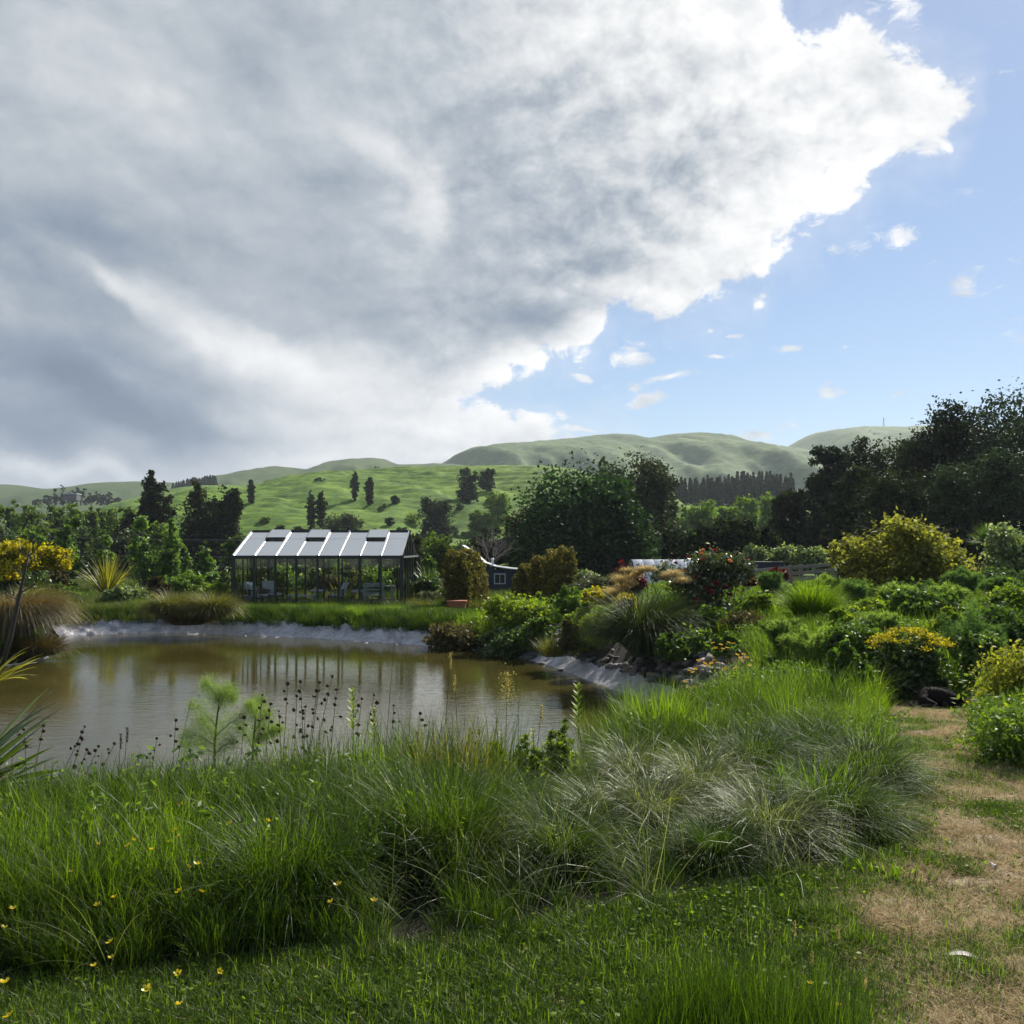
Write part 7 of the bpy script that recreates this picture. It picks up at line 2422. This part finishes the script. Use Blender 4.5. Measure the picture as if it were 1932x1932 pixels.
# small leafy sprigs
for i, (px, py, Y, h, lb) in enumerate([(665, 1300, 8.4, .5, 'leafy willowherb sprig over the water, left twin'), (705, 1335, 8.5, .4, 'leafy willowherb sprig over the water, right twin'), (735, 1560, 4.7, .3, 'pale leafy sprig above the dark hollow, left'), (770, 1530, 4.9, .32, 'pale leafy sprig above the dark hollow, right'),
                                        (745, 1695, 4.2, .3, 'leafy sprig in front of the dark hollow'), (945, 1380, 8.8, .3, 'lime leafy sprig at the shore left of centre'), (1005, 1375, 8.8, .3, 'lime leafy sprig at the shore, centre'), (1075, 1395, 9, .25, 'lime leafy sprig at the shore, right'),
                                        (1090, 1290, 9.3, .6, 'tall leafy sprig at the right end of the open water')]):
    tp_ = at(px, py, Y)
    o = empty('leafy_sprig', (tp_.x, Y, tp_.z - h))
    MB().tube([(0, 0, -.05), (.01, 0, h * .5), (0, 0, h)], [.004, .003, .002], 4, False).build('stem', M_STEM, o)
    rs = np.random.default_rng(i)
    lf = MB()
    n = 46
    P_, Vn = [], []
    for k in range(n):
        s = .25 + .75 * k / n
        a = k * 2.4
        p = Vector((0, 0, h * s))
        d = Vector((math.cos(a), math.sin(a), .7)).normalized() * (.045 + .05 * (1 - s)) * (h / .4)
        sdv = Vector((-math.sin(a), math.cos(a), 0)) * .010 * (h / .4)
        Vn += [tuple(p), tuple(p + d * .5 + sdv), tuple(p + d), tuple(p + d * .5 - sdv)]
    V = np.array(Vn)
    obj('leaves', mesh_np('leaves', V, np.arange(len(V)).reshape(-1, 4), M_LIME if i != 2 else M_SHRUB, np.repeat(rs.uniform(.2, .9, n), 4)), o)
    tag(o, lb, 'sprig', 'leafy sprigs in the near grass')

# big near flax, left edge
flax('flax', 'flax with long broad striped leaves reaching in from the left edge', at(-118, 1540, 6.3), M_FLAX, 900, 30, (.7, 1.15), .085, (.55, 1.3), (.1, .8), phis=[0.0, .2, -.25, .4, -.5, .1, -.1, 3.1], margin=.62)
flax('flax', 'yellow-striped flax with bent leaves at the left edge beyond the water', at(-28, 1300, 15.0), M_GOLDP, 901, 22, (.6, 1.1), .055, (.3, 1.1), (.2, 1.3), phis=[0, .3, -.3, .6, 3.1, -1, 1.2], margin=.95)
fs = empty('flax_flower_stalk', at(2, 1262, 15.4))
fv = Vector(fs.location)
M_STALK = pbr('dark_flax_stalk', (.05, .038, .03), .7, var=.3)
pt = [at(a, b, 15.4) - fv for a, b in ((2, 1262), (20, 1200), (33, 1140), (45, 1085), (56, 1040))]
MB().tube(pt, [.045, .040, .032, .024, .012], 8).build('stalk', M_STALK, fs, smooth=True)
for k, (a, b, dx, dy) in enumerate([(36, 1132, -30, -18), (40, 1118, 34, -26), (46, 1085, -22, -14), (50, 1070, 26, -18), (54, 1052, -16, -16), (55, 1048, 16, -14)]):
    p0, p1 = at(a, b, 15.4) - fv, at(a + dx, b + dy, 15.4) - fv
    br_ = MB().tube([p0, p0.lerp(p1, .6) + Vector((0, 0, -.03)), p1], [.012, .008, .004], 5).build('branch', M_STALK, fs)
    mb = MB()
    for q in range(4):
        c = p0.lerp(p1, .4 + .2 * q)
        mb.tube([c, c + Vector((rr.normal(0, .02), rr.normal(0, .03), .12))], [.014, .003], 5)
    mb.build('pods', M_GOLDP, br_)
tag(fs, 'dark tall flower stalk of the flax before the huge brown tussock', 'flower stalk')

# ------------------------------------------------------------------ buttercups
V, Q, T, Mi = [], [], [], []
for k in range(5):
    a = 6.283 * k / 5
    c, s = Vector((math.cos(a), math.sin(a), 0)), Vector((-math.sin(a), math.cos(a), 0))
    b = len(V)
    V += [c * .1, c * .55 + s * .42 + Vector((0, 0, .25)), c * 1.0 + s * .22 + Vector((0, 0, .62)), c * 1.0 - s * .22 + Vector((0, 0, .62)), c * .55 - s * .42 + Vector((0, 0, .25)), c * .3 + Vector((0, 0, .05))]
    Q += [(b, b + 1, b + 2, b + 5), (b, b + 5, b + 3, b + 4), (b + 5, b + 2, b + 3, b + 3)]
Q = [q if len(set(q)) == 4 else q for q in Q]
me = bpy.data.meshes.new('petals')
me.from_pydata([tuple(v) for v in V], [], [tuple(dict.fromkeys(q)) for q in Q])
me.materials.append(M_BUTTER)
a_ = me.attributes.new('tint', 'FLOAT', 'POINT')
a_.data.foreach_set('value', [.6] * len(V))
PETAL = me
BC = [(341, 1517), (432, 1554), (189, 1564), (337, 1577), (186, 1592), (287, 1601), (321, 1586), (242, 1594), (135, 1643), (339, 1680), (380, 1681), (215, 1691), (184, 1706), (24, 1713), (7, 1749), (208, 1776), (210, 1805), (9, 1852), (414, 1831), (336, 1835),
      (277, 1864), (505, 1547), (355, 1634), (372, 1629), (250, 1583), (17, 1915), (337, 1893), (178, 1820), (638, 1668), (706, 1698), (624, 1700), (330, 1565)]
for i, (px, py) in enumerate(BC):
    Y = float(np.interp(py, [1510, 1600, 1700, 1850, 1930], [4.9, 4.15, 3.75, 3.35, 3.1])) - (.1 if i % 2 else 0)
    P_ = at(px, py, Y)
    zg = gz(P_.x, Y)
    o = empty('buttercup', (P_.x, Y, zg))
    h = max(.05, P_.z - zg)
    MB().tube([(0, 0, 0), (.01, 0, h * .5), (0, 0, h)], [.0016, .0014, .001], 4, False).build('stem', M_STEM, o)
    c = obj('petals', PETAL, o, (0, 0, h - .004))
    s = (.016 if i != 17 else .022) * rr.uniform(.75, 1.05)
    c.scale = (s, s, s)
    c.rotation_euler = (rr.normal(0, .35), rr.normal(0, .35), rr.uniform(0, 6))
    tag(o, 'yellow buttercup on a thin stem in the long grass at the lower left', 'buttercup', 'buttercups in the long grass')
for i, (px, py) in enumerate([(1529, 1856), (1582, 1897)]):
    P_ = at(px, py, 3.05)
    o = empty('buttercup', (P_.x, 3.05, 0))
    MB().tube([(0, 0, 0), (0, 0, P_.z)], .0012, 4, False).build('stem', M_STEM, o)
    c = obj('petals', PETAL, o, (0, 0, P_.z))
    c.scale = (.011, .011, .011)
    tag(o, ['yellow buttercup in the upright grass at the bottom, higher of two', 'yellow buttercup in the upright grass at the bottom, lower of two'][i], 'buttercup', 'buttercups at the bottom edge')
RW = [(1827, 1301), (1841, 1312), (1825, 1325), (1872, 1345), (1886, 1344), (1866, 1364), (1912, 1352), (1898, 1360), (1860, 1395), (1886, 1380), (1904, 1415), (1874, 1337), (1850, 1378), (1905, 1422), (1918, 1340), (1893, 1388), (1836, 1318), (1880, 1400), (1925, 1375), (1907, 1330)]
for i, (px, py) in enumerate(RW):
    Y = float(np.interp(py, [1300, 1420], [10.2, 8.3]))
    P_ = at(px, py, Y)
    zg = gz(P_.x, Y)
    o = empty('weed_flower', (P_.x, Y, zg))
    h = max(.06, P_.z - zg)
    MB().tube([(0, 0, 0), (0, 0, h)], .0018, 4, False).build('stem', M_STEM, o)
    c = obj('petals', PETAL, o, (0, 0, h))
    c.scale = (.017, .017, .017)
    c.rotation_euler = (rr.normal(.4, .3), rr.normal(0, .3), rr.uniform(0, 6))
    tag(o, 'small yellow weed flower beneath the golden bush at the right edge', 'flower', 'yellow weed flowers right of the path')

# litter on the path
M_LIT = pbr('bleached_leaf', (.55, .50, .46), .7, var=.1)
for i, (px, py, L_, W_, rz, lb) in enumerate([(1817, 1786 + 28, .10, .016, -.35, 'long bleached dead leaf lying on the path at the lower right'), (1875, 1640, .028, .014, .6, 'small white dead leaf on the path right of the bank'), (1980, 1835, .03, .014, .2, 'off-frame leaf')]):
    if px > 1932:
        continue
    Y = 1.6 * F / (py - HY)
    x = hx(px, Y)
    V, Q = [], []
    for k in range(7):
        s = k / 6 - .5
        w = W_ * (1 - (2 * s) ** 2) + .001
        z = .012 + .01 * math.cos(s * 5)
        V += [(s * L_ * 2 / 1.4, -w, z), (s * L_ * 2 / 1.4, 0, z - .004), (s * L_ * 2 / 1.4, w, z + .003)]
    for k in range(6):
        Q += [(k * 3, k * 3 + 3, k * 3 + 4, k * 3 + 1), (k * 3 + 1, k * 3 + 4, k * 3 + 5, k * 3 + 2)]
    o = obj('dead_leaf', mesh_np('dead_leaf', np.array(V), np.array(Q), M_LIT, smooth=True))
    o.location = (x, Y, gz(x, Y) + .01)
    o.rotation_euler = (0, 0, rz)
    tag(o, lb, 'dead leaf')

tops = lambda nm: [o for o in bpy.data.objects if o.parent is None and o.name.split('.')[0] == nm]
relabel(tops('seed_stalk'), 'bent stalk of dark brown seed heads from the left against the water')
relabel([o for o in tops('buttercup') if 'lower left' in o['label']], 'yellow buttercup from the left in the long grass')
relabel(tops('weed_flower'), 'small yellow weed flower from the left beneath the golden bush')

# ------------------------------------------------------------------ sleeping dog at the end of the path
M_FUR, g, out = new_mat('black_fur')
p = g.n('ShaderNodeBsdfPrincipled')
tc = g.n('ShaderNodeTexCoord')
nz = g.noise(g.vm('MULTIPLY', tc.outputs['Object'], (30, 30, 60)), 2, 6, .7)
sx = g.n('ShaderNodeSeparateXYZ')
g.set(sx.inputs[0], tc.outputs['Object'])
muz = g.smooth(sx.outputs[0], .27, .33)
g.set(p.inputs['Base Color'], g.mix(muz, g.ramp(nz, [(.3, (.006, .005, .005)), (.7, (.022, .018, .016))]), g.ramp(nz, [(.3, (.035, .022, .016)), (.7, (.10, .065, .045))])))
p.inputs['Roughness'].default_value = .8
p.inputs['Specular IOR Level'].default_value = .15
b = g.n('ShaderNodeBump')
b.inputs['Strength'].default_value = .8
b.inputs['Distance'].default_value = .01
g.set(b.inputs['Height'], nz)
g.nt.links.new(b.outputs[0], p.inputs['Normal'])
g.nt.links.new(p.outputs[0], out.inputs[0])


def skin_obj(name, verts, edges, radii, mat, parent, sub=2, root=0):
    me = bpy.data.meshes.new(name)
    me.from_pydata(verts, edges, [])
    me.materials.append(mat)
    o = obj(name, me, parent)
    sk = o.modifiers.new('skin', 'SKIN')
    sk.use_smooth_shade = True
    lay = me.skin_vertices[0].data
    for i, r in enumerate(radii):
        lay[i].radius = r if hasattr(r, '__len__') else (r, r)
        lay[i].use_root = (i == root)
    ss = o.modifiers.new('sub', 'SUBSURF')
    ss.levels = ss.render_levels = sub
    return o


Yd = 11.7
dx_ = hx(1768, Yd)
dog = empty('dog', (dx_, Yd, gz(dx_, Yd)))
vv = [(-.20, .02, .10), (-.10, .05, .125), (.02, .06, .13), (.12, .03, .12), (.20, -.01, .095), (.255, -.04, .065), (.30, -.065, .05), (.345, -.08, .034),   # pelvis .. muzzle
      (-.18, -.09, .07), (-.07, -.15, .045), (-.15, -.19, .028), (-.06, -.215, .022),                                                  # hind leg folded
      (.11, -.06, .065), (.02, -.13, .03), (.13, -.17, .024), (.21, -.19, .02)]                                                      # front leg folded
ee = [(0, 1), (1, 2), (2, 3), (3, 4), (4, 5), (5, 6), (6, 7), (0, 8), (8, 9), (9, 10), (10, 11), (3, 12), (12, 13), (13, 14), (14, 15)]
rd = [.095, .115, .118, .11, .075, .062, .042, .026, .07, .04, .026, .02, .055, .035, .024, .02]
skin_obj('body', vv, ee, rd, M_FUR, dog)
MB().add([(.235, -.10, .11), (.27, -.115, .10), (.262, -.13, .045), (.24, -.125, .05), (.235, -.085, .112), (.27, -.10, .102)], [(0, 1, 2, 3), (0, 4, 5, 1), (0, 3, 4), (1, 5, 2)]).build('ear', M_FUR, dog)
MB().add([(.245, .015, .11), (.28, .0, .10), (.275, .03, .05), (.25, .035, .055)], [(0, 1, 2, 3)]).build('ear', M_FUR, dog)
MB().lathe([(.003, -.009), (.010, -.003), (.010, .004), (.002, .009)], (.368, -.088, .036), 8).build('nose', pbr('wet_nose', (.01, .01, .01), .3), dog, smooth=True)
skin_obj('tail', [(-.28, .0, .07), (-.33, -.08, .035), (-.28, -.17, .025), (-.18, -.23, .022)], [(0, 1), (1, 2), (2, 3)], [.03, .024, .02, .012], M_FUR, dog)
# shaggy coat
rng = np.random.default_rng(3)
P_, N_ = [], []
for i in range(4200):
    k = rng.integers(0, 6)
    t = rng.uniform(0, 1)
    a, b2 = np.array(vv[ee[k][0]]), np.array(vv[ee[k][1]])
    r = rd[ee[k][0]] * (1 - t) + rd[ee[k][1]] * t
    d = rng.normal(0, 1, 3)
    d[2] = abs(d[2])
    d /= np.linalg.norm(d)
    P_.append(a * (1 - t) + b2 * t + d * r * .93)
    N_.append(d * .5 + np.array([-.7, -.1, -.35]))
P_, N_ = np.array(P_), np.array(N_)
N_ /= np.linalg.norm(N_, axis=1)[:, None]
E = P_ + N_ * rng.uniform(.015, .035, len(P_))[:, None]
sdv = np.cross(N_, rng.normal(0, 1, P_.shape))
sdv /= np.linalg.norm(sdv, axis=1)[:, None]
w_ = sdv * .0014
Vq = np.stack([P_ - w_, P_ + w_, E + w_ * .2, E - w_ * .2], 1).reshape(-1, 3)
obj('coat', mesh_np('coat', Vq, np.arange(len(Vq)).reshape(-1, 4), M_FUR), dog)
dog.scale = (1.08, 1.08, 1.08)
tag(dog, 'black dog with brown muzzle lying asleep where the path ends', 'dog')

# ------------------------------------------------------------------ air
HAZE = 1
if HAZE:
    me = bpy.data.meshes.new('haze')
    zb_, zt2 = -14.5, 214.0
    x0_, x1_, y0_, y1_ = -2500, 2500, -60, 2700
    me.from_pydata([(x0_, y0_, zb_), (x1_, y0_, zb_), (x1_, y1_, zb_), (x0_, y1_, zb_), (x0_, y0_, zt2), (x1_, y0_, zt2), (x1_, y1_, zt2), (x0_, y1_, zt2)], [],
                   [(0, 3, 2, 1), (4, 5, 6, 7), (0, 1, 5, 4), (1, 2, 6, 5), (2, 3, 7, 6), (3, 0, 4, 7)])
    m = bpy.data.materials.new('haze_air')
    m.use_nodes = True
    nt = m.node_tree
    nt.nodes.clear()
    o_ = nt.nodes.new('ShaderNodeOutputMaterial')
    pv = nt.nodes.new('ShaderNodeVolumePrincipled')
    pv.inputs['Color'].default_value = (.80, .88, 1.0, 1)
    pv.inputs['Density'].default_value = 0.00018
    pv.inputs['Anisotropy'].default_value = 0.25
    nt.links.new(pv.outputs[0], o_.inputs['Volume'])
    m.cycles.homogeneous_volume = True
    me.materials.append(m)
    tag(obj('haze', me), 'thin bluish air over the valley', None, None, 'stuff')
